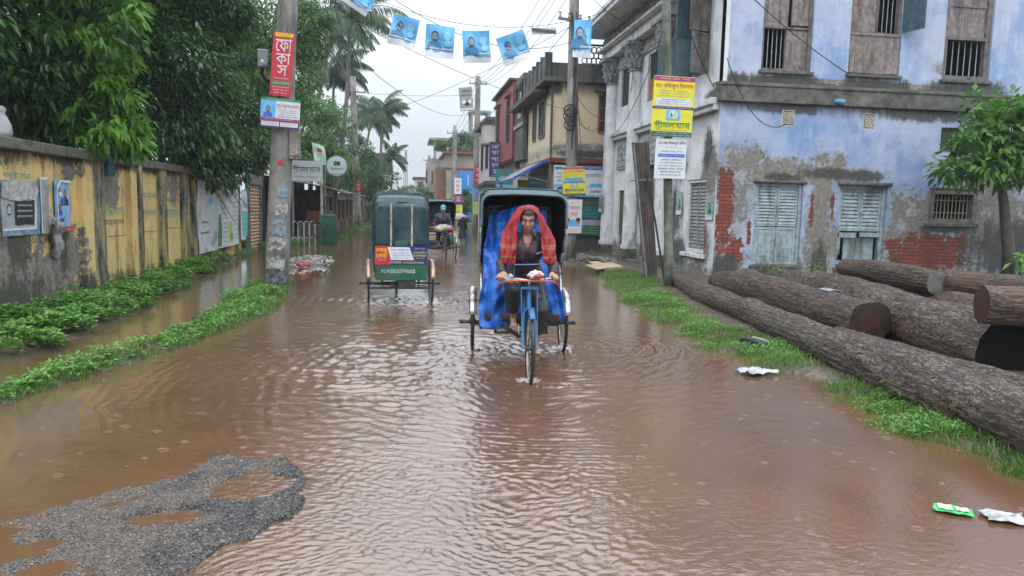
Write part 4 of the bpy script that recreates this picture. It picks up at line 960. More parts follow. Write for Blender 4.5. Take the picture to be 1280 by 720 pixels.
# ================================================================ utility poles
def pole(label, p0, p1, r0, r1, mat, arms=(), group='utility poles along the road', n=20):
    t_ = thing('utility_pole', label, 'utility pole', p0, 0, group); mb = MB()
    P0, P1 = Vector(p0), Vector(p1); k = 10
    mb.tube([P0-Vector((0, 0, .3))]+[P0.lerp(P1, i/k) for i in range(1, k+1)], [r0]+[r0+(r1-r0)*i/k for i in range(1, k+1)], n)
    mb.build('shaft', mat, t_, smooth=True)
    for f, w_, az in arms:
        c = P0.lerp(P1, f); d = Vector((math.cos(az), math.sin(az), 0)); mb = MB(); mb.bar(c-d*w_-Y3*.12, c+d*w_-Y3*.12, .07, .07)
        a = mb.build('crossarm', MSTEEL, t_)
        for s_ in (-.9, -.35, .35, .9):
            mb = MB(); q = c+d*(w_*s_)-Y3*.12; mb.tube([q, q+Z3*.08, q+Z3*.12, q+Z3*.19], [.035, .05, .03, .045], 8); mb.build('insulator', PM('porcelain', (.3, .28, .26), .25), a)
    return t_
def at_pole(p0, p1, z): P0, P1 = Vector(p0), Vector(p1); return P0.lerp(P1, (z-P0.z)/(P1.z-P0.z))
A1, B1 = (-2.48, 14.5, 0), (-2.08, 14.62, 8.0)
p1 = pole('thick stained concrete pole with red vertical sign, leaning by the left ditch', A1, B1, .225, .16, MPOLE, [(.96, .7, .1)])
p6 = pole('slender mossy pole behind the yellow board beside the corner house', (5.49, 14.7, 0), (5.02, 14.7, 8.2), .095, .085, MPOLEG, [(.97, .5, 0)])
p5 = pole('concrete pole wound with cables in front of the cream house', (4.98, 22, 0), (4.86, 22, 9.2), .19, .14, MPOLE, [(.78, .55, .3), (.97, .7, .3)])
p2 = pole('tall far concrete pole with red papers beside the tin sheds', (-3.23, 50, 0), (-3.53, 50, 9.9), .28, .18, MPOLE, [(.9, .8, .1)])
p3 = pole('tall concrete pole with red banner right of the blue-panelled building', (4.68, 50, 0), (4.68, 50, 10.3), .27, .17, MPOLE, [(.95, .6, .1)])
p4 = pole('far pole with yellow board left of the blue-panelled building', (3.86, 62, 0), (3.96, 62, 8.3), .25, .15, MPOLE, [(.92, .7, .1)])
p7 = pole('farthest thin pole before the grey tower block', (2.6, 88, 0), (2.6, 88, 7.5), .2, .15, MPOLE, [(.92, .7, .1)])
# painted ring and torn papers round the big left pole
def wrap(par, p0, p1, z0, z1, a0, a1, r, mat, name='torn_paper', n=10, jag=0.0, seed=0):
    rg = random.Random(seed); mb = MB(); j0 = [rg.uniform(-jag, jag) for _ in range(n+1)]; j1 = [rg.uniform(-jag, jag) for _ in range(n+1)]
    def f(a, b):
        i = int(round(a*n)); z = (z0+j0[i])*(1-b)+(z1+j1[i])*b; c = at_pole(p0, p1, z); an = a0+(a1-a0)*a
        return c+Vector((math.cos(an)*r, math.sin(an)*r, 0))
    mb.grid(f, n, 4); return mb.build(name, mat, par, smooth=True)
OLDW = PM('old_pasted_paper', (.40, .41, .41), .65, var=.3, scale=14, dirt=(.13, .13, .13), dscale=11, dlo=.46, dhi=.58)
OLDB = PM('old_blue_paper', (.14, .26, .36), .65, var=.4, scale=14, dirt=(.30, .31, .31), dscale=12, dlo=.46, dhi=.56)
for i, (z0, z1, a0, a1, m) in enumerate(((.12, .30, 200, 340, PM('faded_blue_paint', (.05, .09, .15), .6, var=.5, scale=9, dirt=(.2, .19, .17), dlo=.42, dhi=.55, dscale=9)), (.38, .60, 222, 318, OLDW), (.74, .98, 215, 322, OLDW), (1.04, 1.18, 252, 325, OLDB), (1.24, 1.33, 248, 300, OLDB), (1.38, 1.60, 262, 325, OLDW), (1.74, 1.90, 265, 318, OLDB), (2.36, 2.42, 262, 290, PR))):
    wrap(p1, A1, B1, z0, z1, rad(a0), rad(a1), .231-.0082*(z0+z1)/2+.001*i, m, jag=.035, seed=i)
mb = MB()
for w_, z in (('১০০০০/', .87),):
    vs, fs, tw, th_ = glyphs(w_, 0); kx = .24/tw; ky = .10/th_
    out = []
    for x_, y_ in vs:
        an = rad(270)+x_*kx/.232; c = at_pole(A1, B1, z+y_*ky); out.append(c+Vector((math.cos(an)*.232, math.sin(an)*.232, 0)))
    mb.add(out, fs)
mb.build('lettering', PK, p1)
# grey lamp box, black bundle, meter box on the left pole
c = at_pole(A1, B1, 4.25)
lb = thing('floodlight', 'small grey box lamp hung on the left pole beside the red sign', 'lamp', (c.x-.38, c.y-.12, 4.1))
mb = MB(); mb.box(c.x-.47, c.x-.28, c.y-.2, c.y-.08, 4.12, 4.44); mb.build('housing', MSTEEL, lb, bevel=.02)
mb = MB(); mb.box(c.x-.40, c.x-.36, c.y-.206, c.y-.2, 4.21, 4.25); mb.build('indicator', PM('lamp_white', (.8, .78, .7), .3), lb)
mb = MB(); mb.bar((c.x-.3, c.y-.1, 4.3), (c.x-.05, c.y, 4.35), .03, .03); mb.build('bracket', MSTEEL, lb)
mb = MB()
for i in range(7): mb.ring((c.x-.24, c.y-.1+.02*i, 4.05), (.2, 1, .1+.1*i), .15+.012*i, .014, 20, 5)
tag(mb.build('cable_bundle', MCABLE), 'black coil of cable on the left pole under the box lamp', 'cable coil')
mb = MB(); q = at_pole(A1, B1, 2.75)
mt_ = thing('meter_box', 'rusty metal meter box strapped to the right of the left pole', 'meter box', (-2.12, 14.5, 2.46))
mb.box(-2.2, -2.0, 14.38, 14.56, 2.46, 3.05); mb.build('case', PM('beige_metal', (.24, .215, .18), .5, var=.2, dirt=(.11, .08, .06), dscale=6), mt_, bevel=.012)
mb = MB(); mb.box(-2.18, -2.02, 14.36, 14.378, 2.52, 2.98); mb.build('door', PM('beige_metal2', (.30, .27, .23), .5, var=.2, dirt=(.11, .08, .06), dscale=6), mt_, bevel=.004)

# ================================================================ boards on poles
lean1 = Vector((.05, 0, 1)).normalized()
b = Board('vertical_sign', 'narrow red vertical sign with large white Bengali letters on the left pole', 'sign', (-2.27, 14.24, 4.16), (1, 0, -.055), lean1+Vector((.03, 0, 0)), .38, 1.14, PR, .012)
b.text('ফো', .02, .60, 1.5, .42, PW); b.text('কা', .05, .18, 1.35, .36, PW); b.text('স', .02, -.20, .95, .32, PW)
b.rect(-.8, .85, .86, .97, PY); b.lines(-.8, .8, .865, .965, 1, PR, 3); b.lines(-.85, .85, -.50, -.40, 1, PW, 4); b.rect(-.95, .95, -.66, -.54, PG); b.lines(-.85, .85, -.65, -.55, 1, PW, 5); b.lines(-.85, .85, -.96, -.68, 3, PW, 6); b.done()
b = Board('doctor_sign', 'white sign with a suited man portrait and pink stripe, on the left pole', 'sign', (-2.31, 14.20, 3.27), (1, 0, -.06), (.06, 0, 1), .70, .53, PW, .015)
b.rect(-1, 1, .84, 1, PG); b.lines(-.8, .8, .86, .98, 1, PW, 7); b.rect(-1, -.25, -.34, .82, PSK); prtr(b, -.62, .2, .50, PB)
b.text('ডাঃ নিরুপম মন্ডল', .38, .52, 1.15, .34, PR); b.lines(-.15, .95, -.3, .28, 4, PNV, 8); b.rect(-1, 1, -.52, -.36, PMG); b.lines(-.9, .9, -.50, -.38, 1, PW, 9)
b.rect(-1, 1, -1, -.54, PPU); b.rect(-.93, -.03, -.9, -.6, PW); b.rect(.03, .93, -.9, -.6, PW); b.lines(-.9, -.06, -.86, -.62, 2, PPU, 10); b.lines(.06, .9, -.86, -.62, 2, PR, 11); b.done()
def lab_board(label, c, R, U, w_, h_, big=True, seed=0):
    b = Board('clinic_board', label, 'sign board', c, R, U, w_, h_, PY, .02)
    b.rect(-1, 1, .84, .98, PMG); b.lines(-.85, .85, .87, .95, 1, PW, 12+seed)
    b.text('ডাঃ তরিকুল ইসলাম' if big else 'ডাঃ মোঃ রফিকুল', 0, .68, 1.85, .22, PR); b.lines(-.85, .85, .30, .55, 3, PB, 13+seed)
    b.rect(-.85, .85, .03, .27, PSK if not big else PW); b.lines(-.8, .8, .05, .26, 3, PNV, 14+seed)
    b.rect(-1, 1, -.08, 0, PPU); b.lines(-.9, .9, -.07, -.01, 1, PW, 15+seed)
    b.rect(-.32, .38, -.44, -.11, PSK, poly=None); b.ell(.03, -.27, .22, .14, PW); b.rect(0, 0, 0, 0, PG, poly=[(-.02, -.38), (-.13, -.3), (-.1, -.18), (0, -.26)]); b.rect(0, 0, 0, 0, PLG, poly=[(.0, -.38), (.15, -.32), (.2, -.16), (.05, -.22)])
    greenlab(b, 0, -.60, 1.8, .30, PG if big else PNV); b.lines(-.9, .9, -.81, -.75, 1, PK, 16+seed); b.rect(-1, 1, -1, -.83, PDG); b.lines(-.92, .92, -.99, -.84, 2, PW, 17+seed)
    return b.done()
lab_board('large yellow clinic board on the slender pole in front of the corner house', (5.325, 14.52, 3.745), (1, 0, -.01), (.03, 0, 1), .86, 1.2)
lab_board('smaller yellow clinic board on the cable-wound pole by the cream house', (4.97, 21.72, 2.46), (1, 0, .06), (-.07, 0, 1), .68, .86, False, 5)
b = Board('clinic_board', 'white clinic board hanging directly below the large yellow one', 'sign board', (5.33, 14.54, 2.71), (1, 0, 0), (.012, 0, 1), .66, .80, PW, .015)
b.text('ডা. মোঃ মিজানুর রশিদ', .05, .78, 1.75, .22, PK); b.lines(-.5, .9, .48, .64, 1, PSK, 18); b.lines(-.7, .8, .28, .44, 1, PB, 19); b.rect(-.8, .9, .08, .24, PB); b.lines(-.75, .85, .10, .22, 1, PW, 20); b.lines(-.85, .9, -.9, .02, 6, PNV, 21); b.done()
b = Board('health_poster', 'white poster with red lettering and two blue masked heads below the small yellow board', 'poster', (4.98, 21.76, 1.42), (1, 0, .02), Z3, .56, 1.02, PW, .01)
b.lines(-.3, .3, .7, .85, 1, PK, 22); b.text('স্বাস্থ্য', .2, .45, 1.1, .3, PR); b.text('সেবা', .1, .1, .9, .28, PR); b.rect(-.75, .85, -.6, -.2, PSK); b.ell(-.55, -.3, .25, .2, PSKIN); b.ell(.6, -.3, .25, .2, PSKIN); b.ell(-.55, -.2, .25, .12, PK); b.ell(.6, -.2, .25, .12, PK); b.lines(-.9, .9, -.92, -.7, 2, PR, 23); b.done()
for i, (y, x0, x1, z0, z1, m, lab, R_) in enumerate((
    (49.6, 4.50, 4.93, 3.12, 4.34, PR, 'red vertical banner on the pole right of the blue-panelled building', 1), (49.58, 4.45, 4.98, 2.1, 3.0, PSK, 'pale blue banner under the red one on the far right pole', 1), (49.57, 4.45, 4.95, 1.1, 2.0, PLG, 'greenish banner lowest on the far right pole', 1),
    (61.6, 3.92, 4.52, 2.65, 3.95, PW, 'white banner highest on the far pole with the yellow board', 1), (61.58, 3.95, 4.6, 1.95, 2.5, PMG, 'small red and white banner above the yellow board on the far pole', 1), (61.55, 3.95, 4.62, .6, 1.75, PY, 'yellow board low on the far pole', 1),
    (49.6, -3.55, -3.12, 3.3, 4.2, PR, 'upper red paper on the far left pole', 1), (49.55, -3.35, -2.95, 2.4, 3.3, PR, 'lower red paper on the far left pole', 1))):
    b = Board('banner', lab, 'banner', ((x0+x1)/2, y, (z0+z1)/2), X3, Z3, x1-x0, z1-z0, m, .03, 'banners on far poles'); tm = PW if m is not PW and m is not PY and m is not PSK else PR
    for k in range(3): b.text(['ফো', 'কা', 'স'][k], 0, .6-.6*k, 1.1, .42, tm if m is not PY else PG)
    b.done()
# ================================================================ other signs
g = thing('clinic_signboard', 'white signboard with big grey Bengali name on two posts in front of the sheds', 'signboard', (-3.9, 30.4, 0))
b = Board('board', '', '', (-3.95, 30.3, 2.90), (1, .02, 0), (.0, 0, 1), 1.22, .80, PW, .04, parent=g)
greenlab(b, 0, .18, 1.8, .85, PNV); b.lines(-.85, .85, -.72, -.45, 1, PK, 24); b.done()
for x_, m in ((-3.38, PM('white_post', (.5, .52, .5), .5, dirt=(.2, .15, .1))), (-4.5, MSTEEL)):
    mb = MB(); mb.cyl((x_, 30.4, -.1), (x_, 30.4, 3.35), .05, n=10); mb.build('post', m, g)
mb = MB(); mb.cyl((-3.43, 22.28, -.1), (-3.43, 22.28, 3.1), .06, n=10); tag(mb.build('steel_post', MSTEEL), 'bare dark steel post standing just right of the big left pole', 'post')
rs = thing('round_sign', 'round white sign with green leaf emblem sticking out over the sheds', 'sign', (-2.85, 31, 2.75))
mb = MB(); mb.cyl((-2.83, 30.98, 3.16), (-2.83, 31.06, 3.16), .44, n=36); mb.build('disc', PM('sign_green_rim', (.05, .25, .15), .4), rs)
mb = MB(); mb.cyl((-2.83, 30.96, 3.16), (-2.83, 30.979, 3.16), .40, n=36); mb.build('face', PW, rs)
b = Board('emblem', '', '', (-2.83, 30.935, 3.16), X3, Z3, .6, .6, PW, .01, parent=rs); b.ell(-.2, .35, .28, .35, PG); b.ell(.25, .35, .25, .32, PDG); b.text('গীনলযাব', 0, -.35, 1.8, .5, PG); b.done()
mb = MB(); mb.bar((-3.3, 31.02, 3.16), (-2.8, 31.02, 3.16), .04, .04); mb.bar((-3.3, 31.02, 0), (-3.3, 31.02, 3.2), .05, .05); mb.build('bracket', MSTEEL, rs)
b = Board('flag_banner', 'small pale green banner with red patch standing on the shed roof', 'banner', (-3.75, 33, 3.75), (1, .3, -.3), (-.15, 0, 1), .55, .85, PM('print_mint', (.35, .55, .45), .5), .01, bend=.04); b.rect(-.3, .5, .2, .6, PR); b.done()
b = Board('parlour_sign', 'tall purple vertical sign with white Bengali syllables over the road', 'sign', (4.5, 38, 4.08), X3, Z3, .60, 1.78, PPU, .06)
for k, s_ in enumerate(('ছোঁ', 'য়া', 'পা', 'র্লা', 'র')): b.text(s_, 0, .74-.36*k, 1.25 if k < 4 else .7, .24, PW)
b.lines(-.8, .8, -.98, -.88, 1, PW, 25); b.done()
b = Board('shop_sign', 'teal square sign with white Bengali word and small red flame', 'sign', (4.48, 34, 2.98), X3, Z3, .80, .84, PTL, .05)
b.text('ওয়ান', 0, -.05, 1.55, .5, PW); b.rect(0, 0, 0, 0, PR, poly=[(-.2, .4), (.2, .4), (.1, .8), (0, .6), (-.1, .75)]); b.rect(-1, 1, -1, -.7, PSK); b.lines(-.8, .8, -.95, -.75, 1, PW, 26); b.done()

# ================================================================ political flags on a string across the road
def flag(label, c, w_, h_, tilt, seed, dark=False, shape=None):
    U_ = Vector((math.sin(tilt), .06*math.sin(seed*3), math.cos(tilt))); R_ = Vector((math.cos(tilt), .12*math.sin(seed*2.1), -math.sin(tilt)))
    b = Board('paper_flag', label, 'flag', c, R_, U_, w_, h_, PGY if dark else PSK, .004, 'printed flags strung across the road', bend=.035, seed=seed)
    if shape != 'bare':
        n_ = 9; rg = random.Random(seed); pts = [(-1, -1)]+[(1, -1)]+[(1-2*i/n_, -.62+rg.uniform(-.12, .12)) for i in range(n_+1)]
        # torn white lower edge
        for i in range(n_):
            a, c_ = pts[2+i], pts[3+i]; b.rect(0, 0, 0, 0, PW, poly=[(a[0], -1), (a[0], a[1]), (c_[0], c_[1]), (c_[0], -1)])
        b.rect(-.98, .98, -.60+.1, -.40, PM('print_pale_grey', (.45, .5, .55), .5))
        prtr(b, -.35, .22, .74, PM('print_mid_blue', (.06, .22, .42), .5), PM('print_blueish_skin', (.26, .30, .33), .5), PNV)
        b.ell(.5, .35, .28, .28, PM('print_cyan', (.2, .5, .75), .5)); b.ell(.55, -.1, .25, .2, PM('print_cyan', (.2, .5, .75), .5))
    return b.done()
flag('leftmost blue flag on the string, half folded at the tree', (-.98, 15.0, 5.62), .64, .42, .55, 1, shape=None)
flag('blue flag second from the left on the string', (-.08, 15, 5.03), .53, .58, .22, 2)
flag('blue flag third from the left on the string', (.63, 15, 4.88), .57, .62, .05, 3)
flag('blue flag fourth from the left, middle of the road', (1.36, 15, 4.82), .56, .62, -.08, 4)
flag('blue flag fifth from the left, hanging askew', (2.12, 15, 4.83), .58, .58, -.35, 5)
flag('curled white flag folded over the string just left of the cable pole', (2.72, 15, 5.2), .50, .13, -.08, 6, dark=True, shape='bare')
flag('tall blue flag in front of the cable-wound pole', (3.52, 15, 5.09), .38, .76, .03, 7)
b = Board('paper_flag', 'small dark grey printed flag alone on a wire above the far poles', 'flag', (1.17, 15, 3.79), (1, 0, .12), (-.1, 0, 1), .27, .46, PGY, .004, 'printed flags strung across the road'); b.lines(-.8, .8, .1, .9, 2, PK, 31); b.rect(-.6, .7, -.4, -.1, PW); prtr(b, .1, -.2, .35, PK); b.rect(-.95, .95, -.95, -.8, PW); b.done()

# ================================================================ wires
def wire(label, a, b_, sag, r=.009, group='wires overhead', name='overhead_wire', n=18):
    a, b_ = Vector(a), Vector(b_); mb = MB(); mb.tube([a.lerp(b_, i/n)-Z3*(4*sag*(i/n)*(1-i/n)) for i in range(n+1)], r, 5, cap=False)
    o = mb.build(name, MCABLE); return tag(o, label, 'wire', group)
ST = wire('thin string carrying the row of blue flags', (-2.05, 14.6, 6.2), (5.1, 14.85, 6.15), 1.02, .006, None, 'flag_string', 40)
wire('wire holding the small grey flag', (-2.1, 14.6, 5.6), (4.9, 21.6, 4.5), .25, .007)
for i in range(4):
    wire('wire running from the cable-wound pole to the far right pole', (4.86+.25*(i-1.5), 22, 8.9-.15*(i % 2)), (4.7+.2*(i-1.5), 50, 9.8), .55+.1*i, .012)
    wire('wire running over the near road from the cable-wound pole', (4.86+.3*(i-1.5), 22, 8.9-.2*(i % 2)), (5.0+.3*i, 2.0, 8.3+.2*i), .5, .012)
for i in range(3):
    wire('wire running from the far left pole to the near left pole', (-3.5+.3*(i-1), 50, 9.2), (-2.1+.25*(i-1), 14.6, 7.6), .6, .012)
    wire('wire running away from the far right pole', (4.68+.2*(i-1), 50, 9.7-.3*i), (3.95+.2*(i-1), 62, 7.9-.2*i), .3, .014)
    wire('wire running on to the farthest pole', (3.95, 62, 7.8-.25*i), (2.6, 88, 7-.2*i), .4, .016)
wire('wire crossing the road high between the two far poles', (-3.5, 50, 8.9), (4.68, 50, 9.1), .15, .012)
wire('lower wire crossing from the far left pole', (-3.5, 50, 7.3), (4.86, 22.2, 7.1), .5, .010)
wire('slack wire crossing above the road', (-2.15, 14.6, 6.9), (4.86, 22, 6.6), 1.0, .009)
wire('second slack wire crossing above the road', (-2.2, 14.6, 5.5), (4.68, 50, 8.2), 1.2, .010)
wire('wire passing in front of the cream house', (4.86, 22, 8.4), (7.0, 22, 7.0), .2, .01)
wire('wire from the roofline to the far pole', (4.9, 22, 7.2), (4.5, 62, 8.0), .7, .012)
for i in range(4): wire('long wire fanning out over the left sheds', (-3.5, 50, 6.2-.45*i), (-2.6+.1*i, 31+i, 3.6-.1*i), .7+.15*i, .012)
for i in range(4): wire('service wire drooping from the far left pole', (-3.5, 49.8, 7.0-.35*i), (-4.6-.2*i, 42+i, 4.2-.4*i), .5, .012)
wire('dark cable slanting across the blue front', (7.15, 15.9, 6.7), (10.2, 16.25, 4.92), .1, .012)
wire('cable looping below the blue ledge to the vent', (6.9, 15.6, 5.0), (8.75, 16.3, 3.72), .55, .010)
wire('cable from the yellow board to the corner ledge', (5.1, 14.6, 6.8), (7.0, 16.3, 4.4), .3, .010)
wire('cable running in front of the columns', (5.2, 14.6, 5.6), (7.0, 25, 4.2), .5, .010)
wire('cable drooping from the board to the wall', (5.1, 14.8, 3.0), (7.1, 18.4, 4.1), -.1, .016)
for i in range(6):
    a = random.Random(i); wire('cable sagging from the cable-wound pole to the cream house', (4.9, 21.9, 4.6+.3*(i % 3)), (5.4+a.uniform(0, 1.7), 25.95, 3.4+a.uniform(0, 1.6)), .25+.25*a.random(), .009)
mb = MB(); rg = random.Random(4)
for i in range(9): mb.ring((4.83+rg.uniform(-.05, .05), 21.82, 4.35+rg.uniform(-.25, .25)), (rg.uniform(-.3, .3), 1, rg.uniform(-.3, .3)), .16+.03*rg.random(), .013, 18, 5)
tag(mb.build('cable_bundle', MCABLE), 'tangled coil of cable halfway up the pole by the cream house', 'cable coil')
for i in range(5):
    x_ = 4.86+rg.uniform(-.2, .2); wire('cable hanging down the cable-wound pole', (x_, 21.8, 7.4), (4.95+rg.uniform(-.2, .25), 21.76, 2.9+rg.random()), .15*rg.uniform(-1, 1), .011, 'cables hanging down the pole', 'hanging_cable', 10)

# ================================================================ cream house and the street front behind it
def house_box(T, x0, x1, y0, y1, z0, z1, mat, nm='wall'):
    mb = MB(); mb.box(x0, x1, y0, y1, z0, z1); return mb.build(nm, mat, T)
def fwin(T, x0, x1, y, z0, z1, fm, cols=2, rows=3, pane=M_GLASSD, fw=.05):
    F = Frame2((0, y, 0), (1, 0, 0), (0, -1, 0)); mb = MB(); frame_ring(F, mb, x0, x1, z0, z1, fw, .002, .06)
    for i in range(1, cols): u = x0+(x1-x0)*i/cols; F.box(mb, u-.02, u+.02, z0+fw, z1-fw, .003, .05)
    for i in range(1, rows): z = z0+(z1-z0)*i/rows; F.box(mb, x0+fw, x1-fw, z-.02, z+.02, .004, .045)
    w_ = mb.build('window', fm, T); mb = MB(); F.box(mb, x0+fw, x1-fw, z0+fw, z1-fw, .001, .012); mb.build('pane', pane, w_); return w_
def swin(T, y0, y1, x, z0, z1, fm, cols=2, rows=2, pane=M_GLASSD, fw=.06):
    F = Frame2((x, 0, 0), (0, -1, 0), (-1, 0, 0)); a, b_ = -y1, -y0; mb = MB(); frame_ring(F, mb, a, b_, z0, z1, fw, .002, .06)
    for i in range(1, cols): u = a+(b_-a)*i/cols; F.box(mb, u-.02, u+.02, z0+fw, z1-fw, .003, .05)
    for i in range(1, rows): z = z0+(z1-z0)*i/rows; F.box(mb, a+fw, b_-fw, z-.02, z+.02, .004, .045)
    w_ = mb.build('window', fm, T); mb = MB(); F.box(mb, a+fw, b_-fw, z0+fw, z1-fw, .001, .012); mb.build('pane', pane, w_); return w_
ch = thing('cream_house', 'cream two-storey house with red-brown window and dark stained parapet', 'house', (8, 29, 0))
house_box(ch, 5.1, 12, 26, 33.4, 3.45, 6.05, MCREAM); house_box(ch, 5.15, 12, 26.1, 33.4, -.1, 3.25, MCREAM2)
house_box(ch, 5.0, 12, 25.85, 33.5, 3.27, 3.43, PM('maroon_ledge', (.13, .03, .03), .5), 'ledge')
mb = MB(); mb.box(4.7, 12, 25.7, 33.6, 6.07, 6.2); mb.box(5.05, 12, 25.95, 26.1, 6.2, 6.75); mb.box(4.85, 5.0, 25.95, 33.4, 6.2, 6.95)
for i in range(9): mb.box(4.80, 5.05, 26+i*.9, 26.18+i*.9, 6.2, 7.1)
mb.build('parapet', MDGREY, ch)
mb = MB()
for i in range(10):
    for j in range(3): mb.ring((6.2+.17*i+.08*(j % 2), 26.0, 6.86+.19*j), (0, 1, 0), .10, .022, 12, 5)
mb.box(6.1, 8.2, 25.95, 26.05, 7.38, 7.44); mb.build('balustrade', MDGREY, ch)
w_ = fwin(ch, 6.76, 7.32, 26, 4.36, 5.7, MBROWNW); mb = MB(); mb.box(6.6, 7.5, 25.65, 25.998, 5.78, 5.86); mb.build('canopy', MDGREY, w_)
for y0_, y1_ in ((27.3, 28.5), (29.2, 29.9), (31.2, 32.4)): swin(ch, y0_, y1_, 5.1, 4.3, 5.7, PM('dull_window_frame', (.12, .12, .11), .5), 2, 2)
mb = MB(); mb.box(4.55, 5.098, 26.9, 33.2, 5.86, 5.96); mb.build('canopy', MDGREY, ch)
mb = MB(); mb.cyl((5.06, 25.95, .2), (5.06, 25.95, 6.1), .04, n=8); mb.build('drain_pipe', MDGREY, ch)
b = Board('shop_banner', 'wide white and blue banner on the ground floor of the cream house', 'banner', (6.55, 25.9, 2.62), X3, Z3, 1.45, 1.08, PW, .02)
b.rect(-.4, .9, .78, .97, PB); b.lines(-.3, .8, .8, .95, 1, PW, 32); b.rect(-1, 1, -.35, -.12, PSK); b.text('শারমিন', .15, .45, 1.2, .32, PGY); b.rect(-1, 1, -1, -.86, PSK); b.text('মেডিকেল', .45, -.62, .95, .2, PNV)
b.rect(0, 0, 0, 0, PW, poly=[(-.9, -.9), (-.5, -.9), (.1, 0), (-.2, .2)]); b.done()
b = Board('shop_banner', 'narrow white banner with washing machine picture left of the cable-wound pole', 'banner', (5.5, 25.9, 2.62), X3, Z3, .62, 1.12, PW, .02); b.rect(-.9, .9, .75, .9, PB); b.rect(-1, 1, -.45, -.2, PSK); b.ell(-.1, -.62, .55, .25, PK); b.ell(-.1, -.62, .35, .15, PGY); b.lines(-.8, .8, -.1, .6, 3, PB, 33); b.done()
b = Board('notice_board', 'dark green printed notice on the lower wall of the cream house', 'notice board', (6.5, 25.98, 1.35), X3, Z3, 1.0, 1.3, PDG, .02)
b.text('ডায়াগনস্টিক সেন্টার', 0, .8, 1.6, .16, PR); b.lines(-.9, .9, 0, .6, 5, PSK, 34); b.rect(-.98, .98, -.45, -.15, PGY); b.lines(-.9, .9, -.95, -.5, 3, PLG, 35); b.done()
b = Board('notice_board', 'turquoise vertical sign partly hidden behind the first rickshaw hood', 'notice board', (4.75, 25.0, 1.35), X3, Z3, .5, 1.6, PTL, .03); b.text('হার', 0, .5, 1.5, .3, PW); b.text('ডও', 0, 0, 1.5, .3, PW); b.text('য়ার', 0, -.5, 1.5, .3, PW); b.done()
# awning slab with blue sheet edge
aw = thing('awning', 'sloping blue-edged tin awning in front of the cream house', 'awning', (4.8, 28, 2.6))
mb = MB(); mb.sheet(lambda a, b_: Vector((5.1-1.25*a, 26.4+4.6*b_, 3.42-.72*a-.02*math.sin(b_*60))), 4, 40, .03); mb.build('sheet', MTIN, aw)
mb = MB(); mb.bar((5.12, 26.36, 3.44), (3.83, 26.36, 2.70), .04, .09, up=Z3); mb.bar((3.83, 26.36, 2.68), (3.83, 31, 2.68), .05, .06); mb.build('edge_strip', PM('royal_blue_edge', (.02, .10, .55), .4), aw)
for y_ in (26.5, 30.9): mb = MB(); mb.cyl((3.95, y_, -.1), (3.95, y_, 2.7), .04, n=8) if y_ > 27 else mb.bar((5.1, y_, 2.6), (4.1, y_, 2.83), .04, .04); mb.build('strut', MSTEEL, aw)
for i, (y_, z_, m, lab) in enumerate(((27.3, 2.75, PTL, 'teal shop sign hanging under the blue-edged awning'), (29.3, 2.6, PLG, 'green shop sign at the back under the blue-edged awning'))):
    b = Board('shop_sign', lab, 'sign', (4.85-.1*i, y_, z_-.1), X3, Z3, .7, .5, m, .04); b.lines(-.8, .8, -.6, .7, 2, PW, 36+i); b.done()
# red house
rh = thing('red_house', 'dull red upper storey jutting over the road beyond the cream house', 'house', (7, 36, 0))
house_box(rh, 4.75, 11, 33.6, 40.3, 3.9, 7.35, MRED); house_box(rh, 5.3, 11, 33.6, 40.3, -.1, 3.9, MWHW)
house_box(rh, 4.9, 5.3, 33.55, 33.598, 3.4, 7.0, MDGREY, 'side_wall'); mb = MB(); mb.box(4.55, 11, 33.5, 40.5, 7.36, 7.46); mb.build('roof', MDGREY, rh)
for y0_, y1_ in ((34.6, 35.4), (38.4, 39.3)): swin(rh, y0_, y1_, 4.75, 4.7, 6.7, PM('dark_frame', (.04, .035, .035), .5), 2, 3)
mb = MB(); mb.box(4.55, 4.748, 34.4, 35.6, 6.8, 6.9); mb.box(4.55, 4.748, 38.2, 39.5, 6.8, 6.9); mb.build('canopy', MRED, rh)
dk = thing('stained_annexe', 'dark stained concrete annexe with an overhang between cream and red houses', 'building', (7, 33.5, 4))
house_box(dk, 4.85, 10, 31.2, 33.45, 3.7, 7.3, MDGREY); mb = MB(); mb.box(4.78, 4.848, 31.0, 33.45, 5.1, 5.25); mb.build('ledge', MGREYC, dk)
mb = MB(); mb.box(4.83, 4.846, 31.6, 32.6, 5.5, 6.6); mb.build('window', M_GLASSD, dk)
# pale old house
wh_ = thing('pale_house', 'pale two-storey old house with rounded balcony left of the purple sign', 'house', (6.5, 45, 0))
house_box(wh_, 4.75, 11, 42, 49, -.1, 6.5, MWHW); mb = MB(); mb.box(4.4, 11, 41.8, 49.2, 6.5, 6.7); mb.build('roof', MDGREY, wh_)
mb = MB(); mb.tube([(4.95, 42.2, 5.2), (4.95, 42.2, 6.3)], [.75, .75], 20); mb.build('balcony', MWHW, wh_); mb = MB(); mb.cyl((4.95, 42.2, 6.3), (4.95, 42.2, 6.42), .85, n=20); mb.cyl((4.95, 42.2, 5.1), (4.95, 42.2, 5.2), .8, n=20); mb.build('balcony_rim', MDGREY, wh_)
mb = MB(); mb.box(4.3, 11, 41.5, 41.99, 2.9, 3.1); mb.box(4.4, 4.748, 42, 49, 2.9, 3.05); mb.build('canopy', MDGREY, wh_)
for y0_, y1_ in ((43.5, 44.6), (46.3, 47.4)): swin(wh_, y0_, y1_, 4.75, 3.9, 5.6, PM('dark_frame', (.04, .035, .035), .5)); swin(wh_, y0_, y1_, 4.75, .8, 2.5, PM('dark_frame', (.04, .035, .035), .5))
fwin(wh_, 5.0, 6.2, 42, 3.6, 4.8, PM('dark_frame', (.04, .035, .035), .5)); fwin(wh_, 5.0, 6.2, 42, .6, 2.4, PM('dark_frame', (.04, .035, .035), .5))
